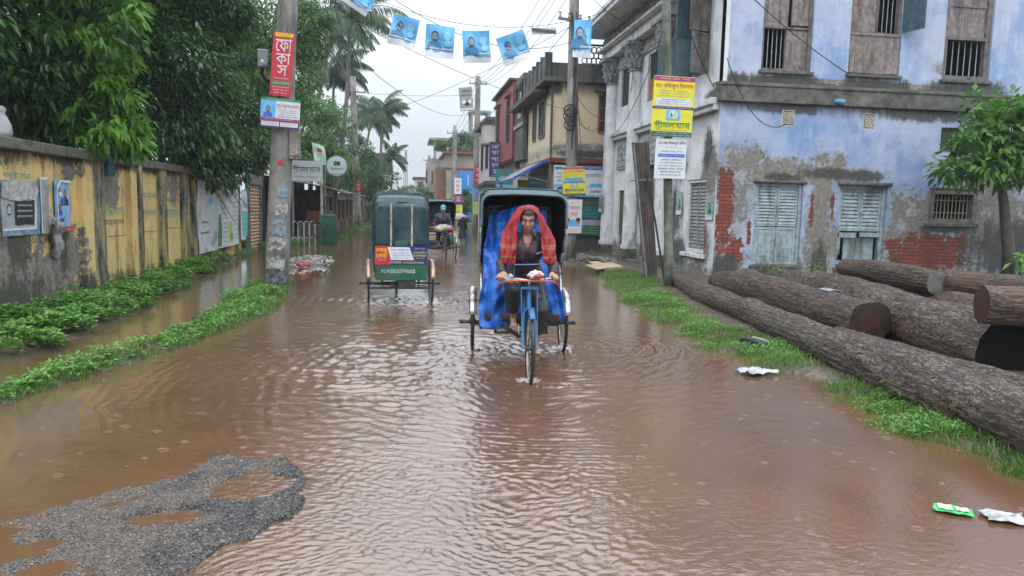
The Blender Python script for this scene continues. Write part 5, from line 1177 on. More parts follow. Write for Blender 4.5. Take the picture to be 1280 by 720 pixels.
# blue-panelled house
bh = thing('blue_panelled_house', 'building with bright blue panels and small teal window at the road bend', 'building', (6, 70, 0))
house_box(bh, 3.6, 12, 68, 78, -.1, 6.4, PM('olive_plaster', (.26, .25, .2), .65, var=.2, scale=.8)); house_box(bh, 3.3, 12.2, 67.6, 78, 6.4, 6.6, MRED, 'roof')
house_box(bh, 3.55, 12, 67.9, 67.999, 5.0, 5.15, MRED, 'ledge')
mb = MB(); mb.box(4.7, 6.7, 67.8, 67.95, 3.2, 4.85); mb.box(4.7, 6.7, 67.8, 67.95, .4, 3.1); mb.build('blue_panel', MBLUEP, bh, bevel=.02); fwin(bh, 5.1, 6.4, 67.8, 1.8, 2.9, PM('print_teal2', (.08, .3, .35), .4), 2, 1, PM('teal_glass', (.05, .2, .25), .2)); house_box(bh, 5.55, 5.62, 67.75, 67.8, 3.5, 4.5, PW, 'handle')
house_box(bh, 2.7, 3.58, 69, 77, -.1, 5.2, MBRICKD)
# grey blocks and tower beyond
gb = thing('grey_block', 'bare grey concrete block with open roof frame down the road', 'building', (3.6, 85, 0))
house_box(gb, 2.3, 9, 82, 92, -.1, 6.8, MGREYC); mb = MB()
for x_ in (2.9, 4.6, 6.6): mb.box(x_, x_+.3, 82.1, 82.4, 6.8, 8.8)
mb.box(2.4, 7.5, 81.8, 90, 8.8, 9.05); mb.build('roof_frame', MGREYC, gb)
for i in range(3):
    for j in range(2): fwin(gb, 2.7+1.5*i, 3.5+1.5*i, 82, 1.2+2.8*j, 2.6+2.8*j, MDGREY)
for y_ in (83, 85.5, 88): swin(gb, y_, y_+1, 2.3, 4.2, 5.6, MDGREY)
tw = thing('water_tower', 'tall pale grey stair tower with open top above the roofs', 'tower', (9, 96, 0))
house_box(tw, 8.0, 10.6, 95, 98, -.1, 11.5, MGREYC); mb = MB(); mb.box(10.6, 12.5, 95, 98, 8, 11.2); mb.build('wing', MGREYC, tw); mb = MB()
for x_ in (8.0, 10.2): mb.box(x_, x_+.35, 95, 95.4, 11.5, 13.6); mb.box(x_, x_+.35, 97.5, 97.9, 11.5, 13.6)
mb.box(7.9, 10.65, 94.9, 98.1, 13.6, 13.85); mb.build('top_frame', MGREYC, tw); fwin(tw, 8.7, 9.7, 95, 9, 10.4, MDGREY)
for i, (x0, x1, y, h_, m, lab) in enumerate(((1.2, 5, 108, 5.5, MWHW, 'far white building beyond the grey block, right of the road'), (.2, 4, 128, 4.6, MGREYC, 'farthest low grey building at the right of the road end'), (-9, -3.2, 118, 4.2, MWHW, 'far pale building behind the palms at the left road end'), (7, 14, 75, 8.4, MBRICKD, 'tall brick building behind the roof garden'))):
    T_ = thing('far_building', lab, 'building', ((x0+x1)/2, y, 0)); house_box(T_, x0, x1, y, y+9, -.1, h_, m); house_box(T_, x0-.3, x1+.3, y-.3, y+9, h_, h_+.2, MDGREY, 'roof')
    for k in range(int((x1-x0)/1.6)):
        for j in range(int(h_/2.7)): fwin(T_, x0+.4+1.6*k, x0+1.2+1.6*k, y, 1+2.7*j, 2.3+2.7*j, MDGREY)
ms = thing('lattice_mast', 'thin lattice telecom mast far down the road', 'mast', (-.2, 150, 0)); mb = MB()
for sx, sy in ((-1, -1), (1, -1), (0, 1)): mb.tube([(-.2+sx*.6, 150+sy*.6, 0), (-.2+sx*.15, 150+sy*.15, 12.5)], .07, 5)
for i in range(14):
    k = 1-.055*i; z = .9*i; mb.bar((-.2-.6*k, 149.4, z), (-.2+.6*k, 149.4, z+.9), .05, .05); mb.bar((-.2+.6*k, 149.4, z), (-.2-.6*k, 149.4, z+.9), .05, .05)
mb.build('lattice', MSTEEL, ms)

# ================================================================ left: banners on the wall, shutter, sheds
def wallboard(name, lab, cat, y0, y1, z0, z1, m, grp=None, bend=0.0, seed=0, off=.0):
    return Board(name, lab, cat, (WXP+.03+off, (y0+y1)/2, (z0+z1)/2), (0, 1, 0), Z3, y1-y0, z1-z0, m, .008, grp, bend=bend, seed=seed)
b = wallboard('wall_banner', 'plain greyish-white banner first after the yellow wall panels', 'banner', 18.6, 20.4, .35, 2.12, PM('aged_white_banner', (.50, .53, .55), .5, var=.1, dirt=(.25, .26, .26), dscale=2), bend=.03, off=.12)
b.text('ডায়াগনস্টিক', -.3, -.45, .9, .10, PK); b.text('পরীক্ষা', -.3, -.15, .6, .1, PK); b.ell(.2, .45, .25, .12, PSK); b.done()
b = wallboard('wall_banner', 'white banner with green panel and blue price lists beside the plain one', 'banner', 20.45, 22.9, .38, 2.1, PW, bend=.03, seed=2, off=.12)
b.rect(-1, -.75, -.95, .05, PG); b.lines(-.7, -.25, -.9, .3, 8, PTL, 40); b.rect(-.15, .3, -.85, -.2, PLG); b.lines(.35, .95, -.85, .5, 9, PTL, 41); b.text('ল্যাব', -.2, .6, .7, .35, PSK); b.ell(.15, -.7, .1, .1, PR); b.lines(-.1, .9, .55, .9, 2, PSK, 42); b.done()
b = wallboard('wall_banner', 'turquoise banner with a white picture next to the rolling shutter', 'banner', 23.35, 24.1, .55, 2.0, PM('aqua', (.12, .50, .45), .5, var=.1), bend=.02, off=.12)
b.rect(-.9, .9, .1, .95, PW); b.ell(-.2, .5, .3, .25, PSK); b.ell(.4, .3, .2, .12, PR); b.lines(-.8, .8, -.9, 0, 4, PW, 43); b.done()
kx = thing('roller_shutter', 'tan corrugated roller shutter at the end of the wall', 'shutter', (-4.95, 25.1, 0))
mb = MB(); mb.sheet(lambda a, b_: Vector((-4.95+.022*math.sin(b_*2*PI*21), 24.2+1.75*a, -.1+2.3*b_)), 1, 21*8, .01); mb.build('slats', PM('tan_paint', (.42, .27, .15), .45, var=.12, dirt=(.2, .13, .08)), kx)
mb = MB(); mb.box(-5.02, -4.88, 24.1, 24.2, -.1, 2.3); mb.box(-5.02, -4.88, 25.95, 26.05, -.1, 2.3); mb.box(-5.05, -4.86, 24.1, 26.05, 2.2, 2.5); mb.build('frame', MSTEEL, kx)
# posters on the near wall
b = wallboard('torn_poster', 'torn black and white poster in blue border, nearest on the yellow wall', 'poster', 10.15, 11.12, 1.13, 1.85, PM('faded_border_blue', (.10, .20, .33), .55, var=.3, dirt=(.3, .3, .28), dscale=6), bend=.01)
b.rect(-1, .78, -.8, .55, PW); b.rect(-1, .70, -.72, .50, PGY); b.rect(-.35, .65, -.65, .45, PK); b.lines(-.3, .6, -.4, .4, 4, PW, 45); prtr(b, -.62, -.1, .5, PGY, PM('print_light_grey', (.4, .4, .4), .5), PK)
b.rect(0, 0, 0, 0, PM('scuffed_paper', (.36, .35, .34), .6, var=.3, scale=14), poly=[(-1, .4), (-.6, .3), (-.1, .25), (.3, .35), (.72, .28), (.95, .7), (.6, 1.0), (-.2, 1.04), (-1, .9)]); b.lines(-.95, .55, -.72, -.58, 1, PW, 46); b.done()
b = wallboard('torn_poster', 'narrow strip of torn grey poster with white top edge', 'poster', 11.15, 11.38, 1.13, 1.92, PGY, off=.008); b.rect(-1, 1, .93, 1, PW); b.rect(-1, -.8, -1, .93, PW); b.done()
b = wallboard('election_poster', 'tall blue poster with several small portraits and red foot strip', 'poster', 11.60, 12.06, 1.13, 1.90, PM('print_soft_blue', (.22, .40, .66), .5, var=.2, scale=9))
prtr(b, .4, .45, .42, PK); prtr(b, -.45, -.05, .30, PB); prtr(b, -.45, .62, .22, PW); b.rect(-.3, .05, .05, .35, PB); b.rect(-.6, -.1, -.78, -.45, PB); b.rect(-1, 1, -1, -.78, PR); b.lines(-.9, .9, -.97, -.82, 1, PW, 47); b.rect(0, 0, 0, 0, PW, poly=[(-1, .8), (-.5, 1), (1, 1), (1, .9), (-.4, .93), (-.9, .6), (-.92, -.7), (-1, -.7)]); b.done()
rg_ = thing('hanging_rag', 'dirty grey torn cloth hanging in folds between the two wall posters', 'rag', (WXP+.08, 11.6, .75))
mb = MB(); mb.sheet(lambda a, b_: Vector((WXP+.07+.05*math.sin(a*9+b_*4)+.03*math.sin(b_*11), 11.30+.44*a*(1-.62*b_**2)+.14*b_, 1.38-.62*b_-.10*math.sin(a*3)*(1-b_)+.03*math.sin(a*13))), 18, 18, .006)
mb.build('cloth', PM('dirty_plastic', (.17, .165, .165), .35, var=.6, scale=7, bump=.4, bscale=14), rg_, smooth=True)
# faded painted lettering on the wall
PFG = PM('faded_green_lettering', (.16, .33, .24), .7, var=.4, scale=25)
PFK = PM('faded_black_lettering', (.09, .09, .08), .7, var=.4, scale=25)
for y0_, y1_, z0_, z1_, s_, m in ((10.3, 11.0, 1.86, 1.98, 'জরুরী সেবা', PFG), (11.42, 11.56, 1.68, 1.82, 'ক', PFG), (11.25, 11.58, 1.42, 1.50, 'রোড', PFG), (10.15, 11.55, .99, 1.10, 'মোবাঃ ০১৭১১৩৪৫৬৯২', PFK),
        (13.35, 14.3, 1.35, 1.55, 'পরিষদ', PFG), (13.4, 14.3, 1.15, 1.28, 'কার্যালয়', PFK), (15.05, 16.1, 1.62, 1.82, 'ডিগ্রি কলেজ', PFG), (15.1, 16.05, 1.28, 1.48, 'ভর্তি চলছে', PFG), (16.6, 17.6, 1.25, 1.45, 'যোগাযোগ', PFG), (16.6, 17.6, 1.6, 1.7, 'সদর রোড', PFK)):
    vs, fs, tw_, th_ = glyphs(s_, 0); mb = MB(); mb.add([(WXP+.004, (y0_+y1_)/2+p[0]*(y1_-y0_)/tw_, (z0_+z1_)/2+p[1]*(z1_-z0_)/th_) for p in vs], fs); mb.build('lettering', m, bw)
mb = MB(); mb.box(WXP-.01, WXP+.16, 13.28, 13.55, 2.02, 2.36); tag(mb.build('junction_box', PM('blue_box', (.01, .10, .14), .4), bevel=.01), 'small dark teal box fixed at the top of the wall beside the big pillar', 'box')
mb = MB(); r_ = random.Random(2); cx_, cy_ = WXP-.05, 10.45
mb.tube([(cx_, cy_, 2.40), (cx_, cy_, 2.46), (cx_, cy_+.01, 2.56), (cx_, cy_, 2.66), (cx_, cy_, 2.70), (cx_, cy_, 2.76), (cx_, cy_, 2.80)], [.10, .115, .10, .06, .035, .055, .02], 14)
ob = mb.build('tied_bag', PM('grey_plastic_bag', (.28, .28, .29), .35, var=.3, bump=.8, bscale=14), smooth=True); tag(ob, 'knotted grey plastic bag standing on the wall coping', 'bag')

def shed(label, y0, y1, x0, x1, zl, zh, open_=True, mat=MTIN, seed=0):
    T_ = thing('tin_shed', label, 'shed', ((x0+x1)/2, (y0+y1)/2, 0), 0, 'tin-roofed stalls along the left roadside'); r = random.Random(seed)
    mb = MB(); n_ = int((y1-y0)/.12)*4
    mb.sheet(lambda a, b_: Vector((x1+.35+(x0-x1-.35)*a, y0-.15+(y1-y0+.3)*b_, zl+(zh-zl)*a+.018*math.sin(b_*(y1-y0)*2*PI/.13))), 3, n_, .012); mb.build('roof', mat, T_)
    k = max(2, int((y1-y0)/1.8))
    for i in range(k+1):
        y = y0+(y1-y0)*i/k; mb = MB(); mb.bar((x1, y, -.1), (x1, y, zl+.08), .10, .10, up=X3); mb.build('post', PM('raw_timber', (.17, .12, .08), .7, var=.3), T_)
    mb = MB(); mb.box(x0, x0+.08, y0, y1, 0, zh-.1); mb.box(x0, x1-.3, y1-.05, y1, 0, zl); mb.build('back_wall', PM('dark_planks', (.05, .04, .035), .7, var=.5, scale=5), T_)
    mb = MB(); mb.box(x1-1.0, x1-.15, y0+.3, y1-.3, 0, .75); mb.build('counter', PM('dark_counter', (.09, .07, .055), .6, var=.4), T_)
    mb = MB(); mb.box(x1-.02, x1+.04, y0, y1, zl-.32, zl-.02); mb.build('fascia', PM('fascia_mix%d' % (seed % 2), ((.30, .28, .26), (.16, .17, .18))[seed % 2], .6, var=.4, scale=2), T_)
    return T_
shed('nearest dark tin shed behind the white signboard', 31.2, 35.8, -6.2, -3.45, 2.25, 2.9, seed=1)
shed('second tin shed, with timber posts, past the green netted drum', 36.0, 40.6, -6.2, -3.3, 2.15, 2.9, seed=2)
shed('third tin shed from the signboard, close before the far left pole', 40.9, 46, -6.2, -3.3, 2.2, 2.9, seed=3)
shed('fourth tin shed, beyond the far left pole', 52, 57, -6.2, -3.4, 2.2, 3.0, seed=4)
shed('last tin shed, small under the palms', 58, 66, -6.4, -3.3, 2.2, 3.0, seed=5)
for i, (y_, z0_, z1_, m, lab) in enumerate(((33, .8, 1.3, MBROWNW, 'reddish wooden crate on the counter of the nearest shed'), (33.9, .8, 1.2, PW, 'pale box on the counter of the nearest shed'), (38, .8, 1.25, PSK, 'blue box on the counter of the second shed'))):
    mb = MB(); mb.box(-4.3, -3.8, y_, y_+.6, z0_, z1_)
    for k in range(4): mb.box(-4.32, -3.78, y_-.01, y_+.61, z0_+.04+k*.12, z0_+.10+k*.12)
    tag(mb.build('crate', m), lab, 'crate')
dr = thing('net_covered_drum', 'drum wrapped in dark green netting beside the signboard post', 'drum', (-3.08, 30.1, 0))
mb = MB(); mb.tube([(-3.08, 30.1, -.1), (-3.08, 30.1, .1), (-3.08, 30.1, .6), (-3.08, 30.1, 1.15), (-3.08, 30.1, 1.2)], [.3, .31, .33, .30, .26], 24); mb.build('netting', PM('green_net', (.008, .09, .04), .7, var=.4, scale=20, bump=.8, bscale=60), dr, smooth=True)
mb = MB(); mb.ring((-3.08, 30.1, 1.14), (0, 0, 1), .305, .012); mb.ring((-3.08, 30.1, .5), (0, 0, 1), .335, .008); mb.build('tie_rope', MCABLE, dr)
rl = thing('steel_railing', 'short white steel barrier with scrolled bars in front of the nearest shed', 'railing', (-3.9, 29, 0))
for i, x_ in enumerate((-4.30, -4.05, -3.88, -3.72, -3.55)):
    y_ = 28.2+.35*i; mb = MB(); mb.cyl((x_, y_, -.1), (x_, y_, .95-.03*i), .025, n=8); mb.build('upright', PM('white_steel', (.42, .43, .42), .4, dirt=(.2, .14, .1)), rl)
    if i:
        for z_ in (.85, .25): mb = MB(); mb.ring((x_-.1, y_-.17, z_), (.4, -.3, 0), .09, .012, 14, 5, PI, 2*PI); mb.build('scroll', PM('white_steel', (.4, .4, .4), .4), rl)
mb = MB(); mb.bar((-4.3, 28.2, .18), (-3.55, 29.6, .14), .03, .03); mb.build('bottom_rail', MSTEEL, rl)

# leaning corrugated sheet and stick by the corner house
ls = thing('leaning_sheet', 'tall rusty brown metal sheet leaning beside the side door of the corner house', 'metal sheet', (5.2, 16, 0))
mb = MB(); P4 = [(4.95, 16.0, 3.14), (5.45, 16.3, 3.19), (5.88, 16.5, .02), (5.42, 16.1, .02)]
mb.sheet(lambda a, b_: (Vector(P4[0]).lerp(Vector(P4[1]), a)).lerp(Vector(P4[3]).lerp(Vector(P4[2]), a), b_)+Vector((0, -.02*math.sin(a*2*PI*5), 0)), 40, 4, .012); mb.build('sheet', PM('rusty_brown_sheet', (.085, .062, .05), .6, var=.4, scale=3, dirt=(.035, .03, .028), dscale=3, streak=True), ls)
mb = MB(); mb.bar((4.98, 15.95, 3.1), (5.45, 16.05, .02), .05, .04); mb.bar((4.97, 15.97, 2.3), (5.5, 16.2, 2.35), .05, .03); mb.build('batten', MSTEEL, ls)
mb = MB(); mb.tube([(4.96, 14.95, 2.45), (5.2, 14.9, 1.4), (5.45, 14.85, .1)], .022, 8); tag(mb.build('leaning_stick', MCABLE), 'thin dark stick leaning across the slender pole', 'stick')
for i, (y_, x_, z_) in enumerate(((20.0, HX-.02, 1.9), (19.4, HX-.02, 1.85), (18.75, HX-.02, 1.85), (16.75, HX-.02, 1.75), (25.35, HX-.4, 1.85))):
    b = Board('wall_poster', ['small faded blue poster, farthest of the three beside the shuttered side window', 'small faded blue poster, middle of the three beside the shuttered side window', 'small faded blue poster, nearest of the three beside the shuttered side window', 'small faded poster right of the shuttered side window at the white corner', 'small poster on the farthest column of the corner house'][i], 'poster', (x_, y_, z_), (0, -1, 0), Z3, .42, .62, PM('faded_poster', (.27, .36, .36), .6, var=.4, scale=12), .004, 'small faded posters on the white side wall'); prtr(b, 0, .1, .55, PG, PGY, PK); b.rect(-.95, .95, -.95, -.6, PW); b.done()
# cardboard, rubble, litter
mb = MB(); mb.box(-.28, .28, -.3, .3, 0, .16); mb.box(-.29, .0, .30, .55, .15, .165); mb.box(-.55, -.28, -.3, .28, .14, .155)
ob = mb.build('cardboard_box', PM('wet_cardboard', (.40, .30, .19), .6, var=.15)); ob.location = (5.15, 18.9, .03); ob.rotation_euler = (rad(6), rad(-4), .3); tag(ob, 'flattened cardboard box on the bank left of the slender pole', 'cardboard box')
r = np.random.default_rng(9); P_ = np.stack([r.normal(5.5, .42, 320), r.normal(22.6, .5, 320), np.zeros(320)], -1); P_[:, 2] = ground_h(P_[:, 0], P_[:, 1])+r.uniform(0, .10, 320)*np.exp(-((P_[:, 0]-5.5)/.4)**2)
V, F = stones(P_, r.uniform(.04, .13, 320), 8, .7); tag(npmesh('rubble', V, F, PM('grey_rubble', (.15, .13, .11), .7, var=.5, scale=4)), 'heap of broken masonry at the foot of the cream house', 'rubble', kind='stuff')
P_ = np.stack([r.uniform(-3.4, -1.7, 500), r.uniform(16.2, 25, 500), np.zeros(500)], -1); P_[:, 2] = np.maximum(ground_h(P_[:, 0], P_[:, 1]), -.01)+.01; P_ = P_[ground_h(P_[:, 0], P_[:, 1]) > -.02]
V, F = stones(P_, r.uniform(.02, .08, len(P_)), 8, .5); tag(npmesh('rubble', V, F, PM('pale_rubble', (.26, .22, .18), .7, var=.6, scale=6)), 'scattered brick bits and litter behind the left pole', 'rubble', kind='stuff')
def litter(name, label, cat, loc, rz, w_, l_, mat, amp=.02, seed=0, z=.02):
    mb = MB(); r = random.Random(seed); ph = [r.uniform(0, 6) for _ in range(6)]
    def f(a, b_):
        e = 1+.12*math.sin(9*a+ph[4])*math.cos(7*b_+ph[5])
        return Vector(((a-.5)*w_*e, (b_-.5)*l_*e, z+amp*(math.sin(a*7+ph[0])*math.cos(b_*6+ph[1])+.6*math.sin(a*15+b_*11+ph[2])+.4*math.sin(b_*23-a*9+ph[3])+1)))
    mb.sheet(f, 16, 12, .003); o = mb.build(name, mat, smooth=False, origin=(0, 0, 0)); o.location = loc; o.rotation_euler = (0, 0, rz); return tag(o, label, cat)
MCLR = PM('crumpled_clear_plastic', (.34, .34, .34), .2, var=.5, scale=15, bump=.6, bscale=30)
litter('plastic_bag', 'crumpled white plastic bag at the water edge by the logs', 'plastic bag', (3.58, 6.97, .0), .3, .34, .26, MCLR, .013, 1)
litter('plastic_bag', 'flat wet white plastic bag lying in the water at the right front', 'plastic bag', (3.27, 3.43, -.005), -.4, .21, .15, MCLR, .005, 2)
lp = litter('snack_packet', 'green and white snack packet floating in the water at the right front', 'packet', (3.05, 3.55, -.004), -.55, .19, .11, PM('packet_green', (.03, .45, .10), .25), .003, 3)
mb = MB()
mb.sheet(lambda a, b_: Vector((-.075+.07*a, -.036+.075*b_, .032+.002*math.sin(a*8))), 4, 4, .002); mb.sheet(lambda a, b_: Vector((.012+.062*a, -.03+.06*b_, .032+.002*math.sin(a*9))), 4, 4, .002); mb.build('printed_area', PM('packet_print', (.55, .52, .42), .3, var=.35, scale=40), lp)
for i, (x_, y_) in enumerate(((-1.95, 17.2), (-2.5, 18.5), (-2.1, 19.8))): litter('plastic_bag', ['white', 'small pale', 'distant white'][i]+' litter scrap on the debris behind the left pole', 'litter', (x_, y_, .06), i, .3, .22, (MCLR, PR, MCLR)[i], .04, 5+i)
tr_ = thing('old_tyre', 'half-buried dark curved scrap with pale rim under the front log', 'scrap', (4.18, 8.2, .05)); mb = MB(); mb.ring((4.22, 8.2, .06), (.35, .2, .9), .17, .05, 28, 10); mb.build('casing', MCABLE, tr_, smooth=True); mb = MB(); mb.ring((4.22, 8.2, .10), (.35, .2, .9), .155, .02, 28, 8, 2.2, 4.8); mb.build('rim', PM('pale_rim', (.4, .38, .33), .5), tr_, smooth=True)
# ================================================================ the log pile
t = NT('wet_bark'); tc = t.obj(); s = t.sep(tc)
# logs are modelled along local Y; bark ridges run lengthwise
ang = t.m('ARCTAN2', s[2], s[0]); u_ = t.mul(ang, .30)
vec = t.comb(t.mul(u_, 1.0), t.mul(s[1], .24), 0.0)
vv = t.N('ShaderNodeVectorMath', {0: vec, 1: t.sc(t.noise(tc, 2.5, 5, color=True), (.16, .1, 0))}, operation='ADD')
w1 = t.noise(t.sc(vv, (1, .62, 1)), 30, 3, .5, .6); w2 = t.noise(t.sc(vv, (1, 1.7, 1)), 34, 4, .6, .8); vo2 = t.noise(vv, 60, 6, .7)
rid = t.mul(t.ss(t.m('ABSOLUTE', t.m('SUBTRACT', w1, .5)), .0, .085), t.ss(t.m('ABSOLUTE', t.m('SUBTRACT', w2, .52)), -.02, .05)); n2 = t.noise(tc, 5, 7, .65); n0 = t.noise(tc, 1.2, 4)
c = t.mix(rid, (.012, .009, .007), t.mix(t.ss(vo2, .35, .65), (.085, .056, .040), (.22, .165, .125)))
c = t.mix(t.mul(t.ss(n2, .5, .72), .5), c, (.10, .062, .045)); c = t.mix(t.mul(t.ss(n0, .5, .7), .4), c, (.045, .036, .030))
ri = t.N('ShaderNodeObjectInfo', out=5); c = t.mix(t.mul(t.ss(t.add(t.noise(tc, 3, 6, .7), t.mul(ri, .18)), .56, .72), .7), c, (.16, .085, .055))
M_BARK = t.P(base=c, rough=t.ss(vo2, .3, .7, .3, .6), spec=.5, normal=t.bump(t.add(rid, t.mul(vo2, .6)), .85, .02))
t = NT('log_end_grain'); tc = t.obj(); s = t.sep(tc); rr = t.m('SQRT', t.add(t.mul(s[0], s[0]), t.mul(s[2], s[2])))
rg = t.m('SINE', t.mul(t.add(rr, t.mul(t.noise(tc, 4, 3), .05)), 190.0)); n1 = t.noise(tc, 9, 6)
c = t.mix(t.ss(n1, .35, .65), (.035, .018, .015), (.075, .024, .018)); c = t.mix(t.mul(t.ss(rr, .10, .2), .85), c, (.03, .022, .018)); c = t.mix(t.mul(t.ss(rg, .2, 1), .3), c, (.03, .015, .012))
M_END = t.P(base=c, rough=.35, normal=t.bump(t.add(n1, t.mul(rg, .3)), .4, .006))
M_RAWR = PM('raw_red_wood', (.24, .05, .04), .45, var=.3, scale=8, bump=.3)

def log(label, pts, rs, seed, cap0=M_END, cap1=M_END, knots=(), red=None):
    """pts: centreline in world; built along local axes so bark follows the trunk"""
    P = [Vector(p) for p in pts]; r = np.random.default_rng(seed)
    d = (P[-1]-P[0]); L = d.length; d.normalize()
    side = d.cross(Z3).normalized(); up = side.cross(d)
    M = Matrix((side, d, up)).transposed().to_4x4(); M.translation = P[0]; Mi = M.inverted()
    Q = [Mi @ p for p in P]; n = 120; m = 72
    qa = np.array([tuple(q) for q in Q]); ta = np.linspace(0, 1, len(Q)); tt = np.linspace(0, 1, n)
    def sm(col):
        f = np.interp(tt, ta, col); k = np.hanning(15); k /= k.sum(); pad = np.concatenate([2*f[0]-f[7:0:-1], f, 2*f[-1]-f[-2:-9:-1]]); return np.convolve(pad, k, 'valid')
    cx, cy_, cz = sm(qa[:, 0]), sm(qa[:, 1]), sm(qa[:, 2]); R = sm(np.array(rs))
    th = np.linspace(0, 2*PI, m, endpoint=False); TH_, YY = np.meshgrid(th, cy_)
    lump = .035*np.sin(TH_*2+YY*1.1+seed)+.03*np.sin(TH_*3-YY*1.9+seed*2)+.02*np.sin(TH_*5+YY*4.3)+.012*np.sin(TH_*9+YY*7)
    ridge = np.abs(np.sin(TH_*11+.9*np.sin(YY*3+seed)+.5*np.sin(YY*7.3+TH_*2)))
    RR = R[:, None]*(1+lump) + .011*(ridge-.6) + .003*r.normal(0, 1, TH_.shape)
    for ky, kt, kr, kh in knots: RR = RR + kh*np.exp(-((YY-ky)/kr)**2-((np.angle(np.exp(1j*(TH_-kt))))/(kr/R.mean()))**2)
    V = np.stack([cx[:, None]+RR*np.cos(TH_), YY, cz[:, None]+RR*np.sin(TH_)], -1).reshape(-1, 3)
    idx = np.arange(n*m).reshape(n, m); nx_ = np.roll(idx, -1, 1)
    F = np.stack([idx[:-1], nx_[:-1], nx_[1:], idx[1:]], -1).reshape(-1, 4)
    T_ = bpy.data.objects.new('log', None); COL.objects.link(T_); T_.matrix_world = M; tag(T_, label, 'log', 'felled logs in the roadside pile'); OFF[T_] = Vector((0, 0, 0))
    npmesh('bark', V, F, M_BARK, T_, smooth=True)
    for row, sg, mt in ((0, -1, cap0), (n-1, 1, cap1)):
        mb = MB(); rim = [tuple(V[idx[row, k]]) for k in range(m)]; c0 = Vector((cx[row], cy_[row]+sg*.006, cz[row]))
        inner = [c0+(Vector(p)-c0)*.55+Vector((0, 0, 0)) for k, p in enumerate(rim)]
        mb.add(rim+inner+[c0], [(k, (k+1) % m, m+(k+1) % m, m+k) for k in range(m)]+[(m+k, m+(k+1) % m, 2*m) for k in range(m)])
        mb.build('cut_end', mt, T_)
    if red:
        for (ry, rt, rw) in red:
            i0 = int(n*ry); mb = MB()
            def f(a, b_):
                i = min(n-1, max(0, int(i0+(a-.5)*rw*n))); k = int((rt+(b_-.5)*.16)*m) % m; p = V[idx[i, k]]; c_ = np.array([cx[i], cy_[i], cz[i]]); return Vector(p+(p-c_)*.02)
            mb.grid(f, 8, 8); mb.build('bare_patch', M_RAWR, T_)
    return T_
log('longest front log lying along the grass verge, gently bent', [(5.75, 15.0, .14), (5.42, 13.4, .18), (5.18, 12.0, .21), (5.02, 10.2, .20), (4.83, 8.8, .21), (4.60, 7.3, .21), (4.43, 5.8, .22), (4.34, 4.4, .21), (4.30, 2.8, .21)], [.11, .135, .18, .175, .19, .20, .225, .24, .25], 1, knots=((5.2, 1.2, .25, .05), (9.5, 2.2, .2, .03)))
log('second log behind the front one, with blunt far end and round cut face', [(6.05, 13.6, .30), (6.05, 12.6, .33), (5.95, 11.2, .35), (5.85, 9.8, .33), (5.72, 8.25, .33)], [.17, .27, .27, .25, .27], 2, knots=((1.4, 1.0, .3, .05),))
log('thick log in the middle of the pile running towards the camera', [(6.95, 11.6, .40), (6.75, 10.4, .38), (6.45, 9.0, .36), (6.22, 7.7, .34), (6.12, 6.55, .33)], [.30, .31, .33, .34, .34], 3, cap1=M_DARK)  # near end: shade of its dark opening put into the colour
log('mossy upper log with grey oval cut face', [(7.0, 10.9, .80), (7.0, 10.2, .82), (6.98, 9.4, .80), (6.95, 8.7, .78)], [.13, .16, .17, .16], 4, cap1=PM('grey_cut_face', (.13, .125, .12), .6, var=.3, scale=10))
log('slim log right of the grey-faced one, red under its end', [(7.15, 8.7, .78), (7.35, 7.7, .80), (7.5, 6.8, .80), (7.7, 5.8, .82)], [.15, .16, .17, .18], 5, red=((.04, .55, .05),))
log('log with round dark red cut face on top at the right edge', [(5.62, 6.42, .80), (6.5, 6.1, .80), (7.5, 5.7, .82), (8.6, 5.4, .82)], [.185, .19, .2, .2], 6, red=((.25, .80, .10),))
log('low log wedged between the front log and the thick middle log', [(5.25, 8.2, .15), (5.15, 6.6, .14), (5.02, 4.9, .14), (4.95, 3.2, .15)], [.14, .18, .21, .22], 7)
log('dark weathered log lying in the gap behind the thick one', [(7.6, 11.3, .28), (7.3, 9.8, .40), (7.0, 8.3, .45), (6.7, 6.9, .46)], [.2, .22, .24, .24], 8)
log('thin log with raw red end at the back right of the pile', [(8.6, 10.6, .70), (8.7, 9.3, .72), (8.9, 8.0, .74), (9.1, 6.5, .76)], [.10, .12, .13, .14], 9, cap0=M_RAWR, red=((.06, .3, .12), (.12, .12, .1)))
log('thin far log behind the mossy one under the brick patch', [(8.0, 12.0, .5), (8.2, 10.8, .6), (8.5, 9.6, .62), (8.9, 8.4, .6)], [.10, .12, .13, .13], 10)
log('buried bottom log supporting the right of the pile', [(7.9, 9.6, .2), (7.6, 8.0, .22), (7.2, 6.4, .24), (6.8, 4.6, .25)], [.2, .22, .24, .25], 11)
# smooth grey plate nailed on the second log
mb = MB(); mb.sheet(lambda a, b_: Vector((5.78+.2*a, 9.30+.26*b_-.04*a, .595+.03*math.sin(a*PI)-.02*a)), 6, 3, .01); tag(mb.build('bark_scar', PM('smooth_grey_scar', (.26, .27, .28), .35, var=.15)), 'flat grey square of tin lying on the second log', 'tin piece')
r = np.random.default_rng(12); n = 260
P_ = np.stack([r.uniform(4.2, 8.5, n), r.uniform(5, 15, n), np.zeros(n)], -1); P_[:, 2] = ground_h(P_[:, 0], P_[:, 1])+.01
V, F = stones(P_, r.uniform(.015, .05, n), 13, .4); tag(npmesh('bark_chips', V, F, M_RAWR), 'bark chips scattered on the mud under the logs', 'bark chips', kind='stuff')
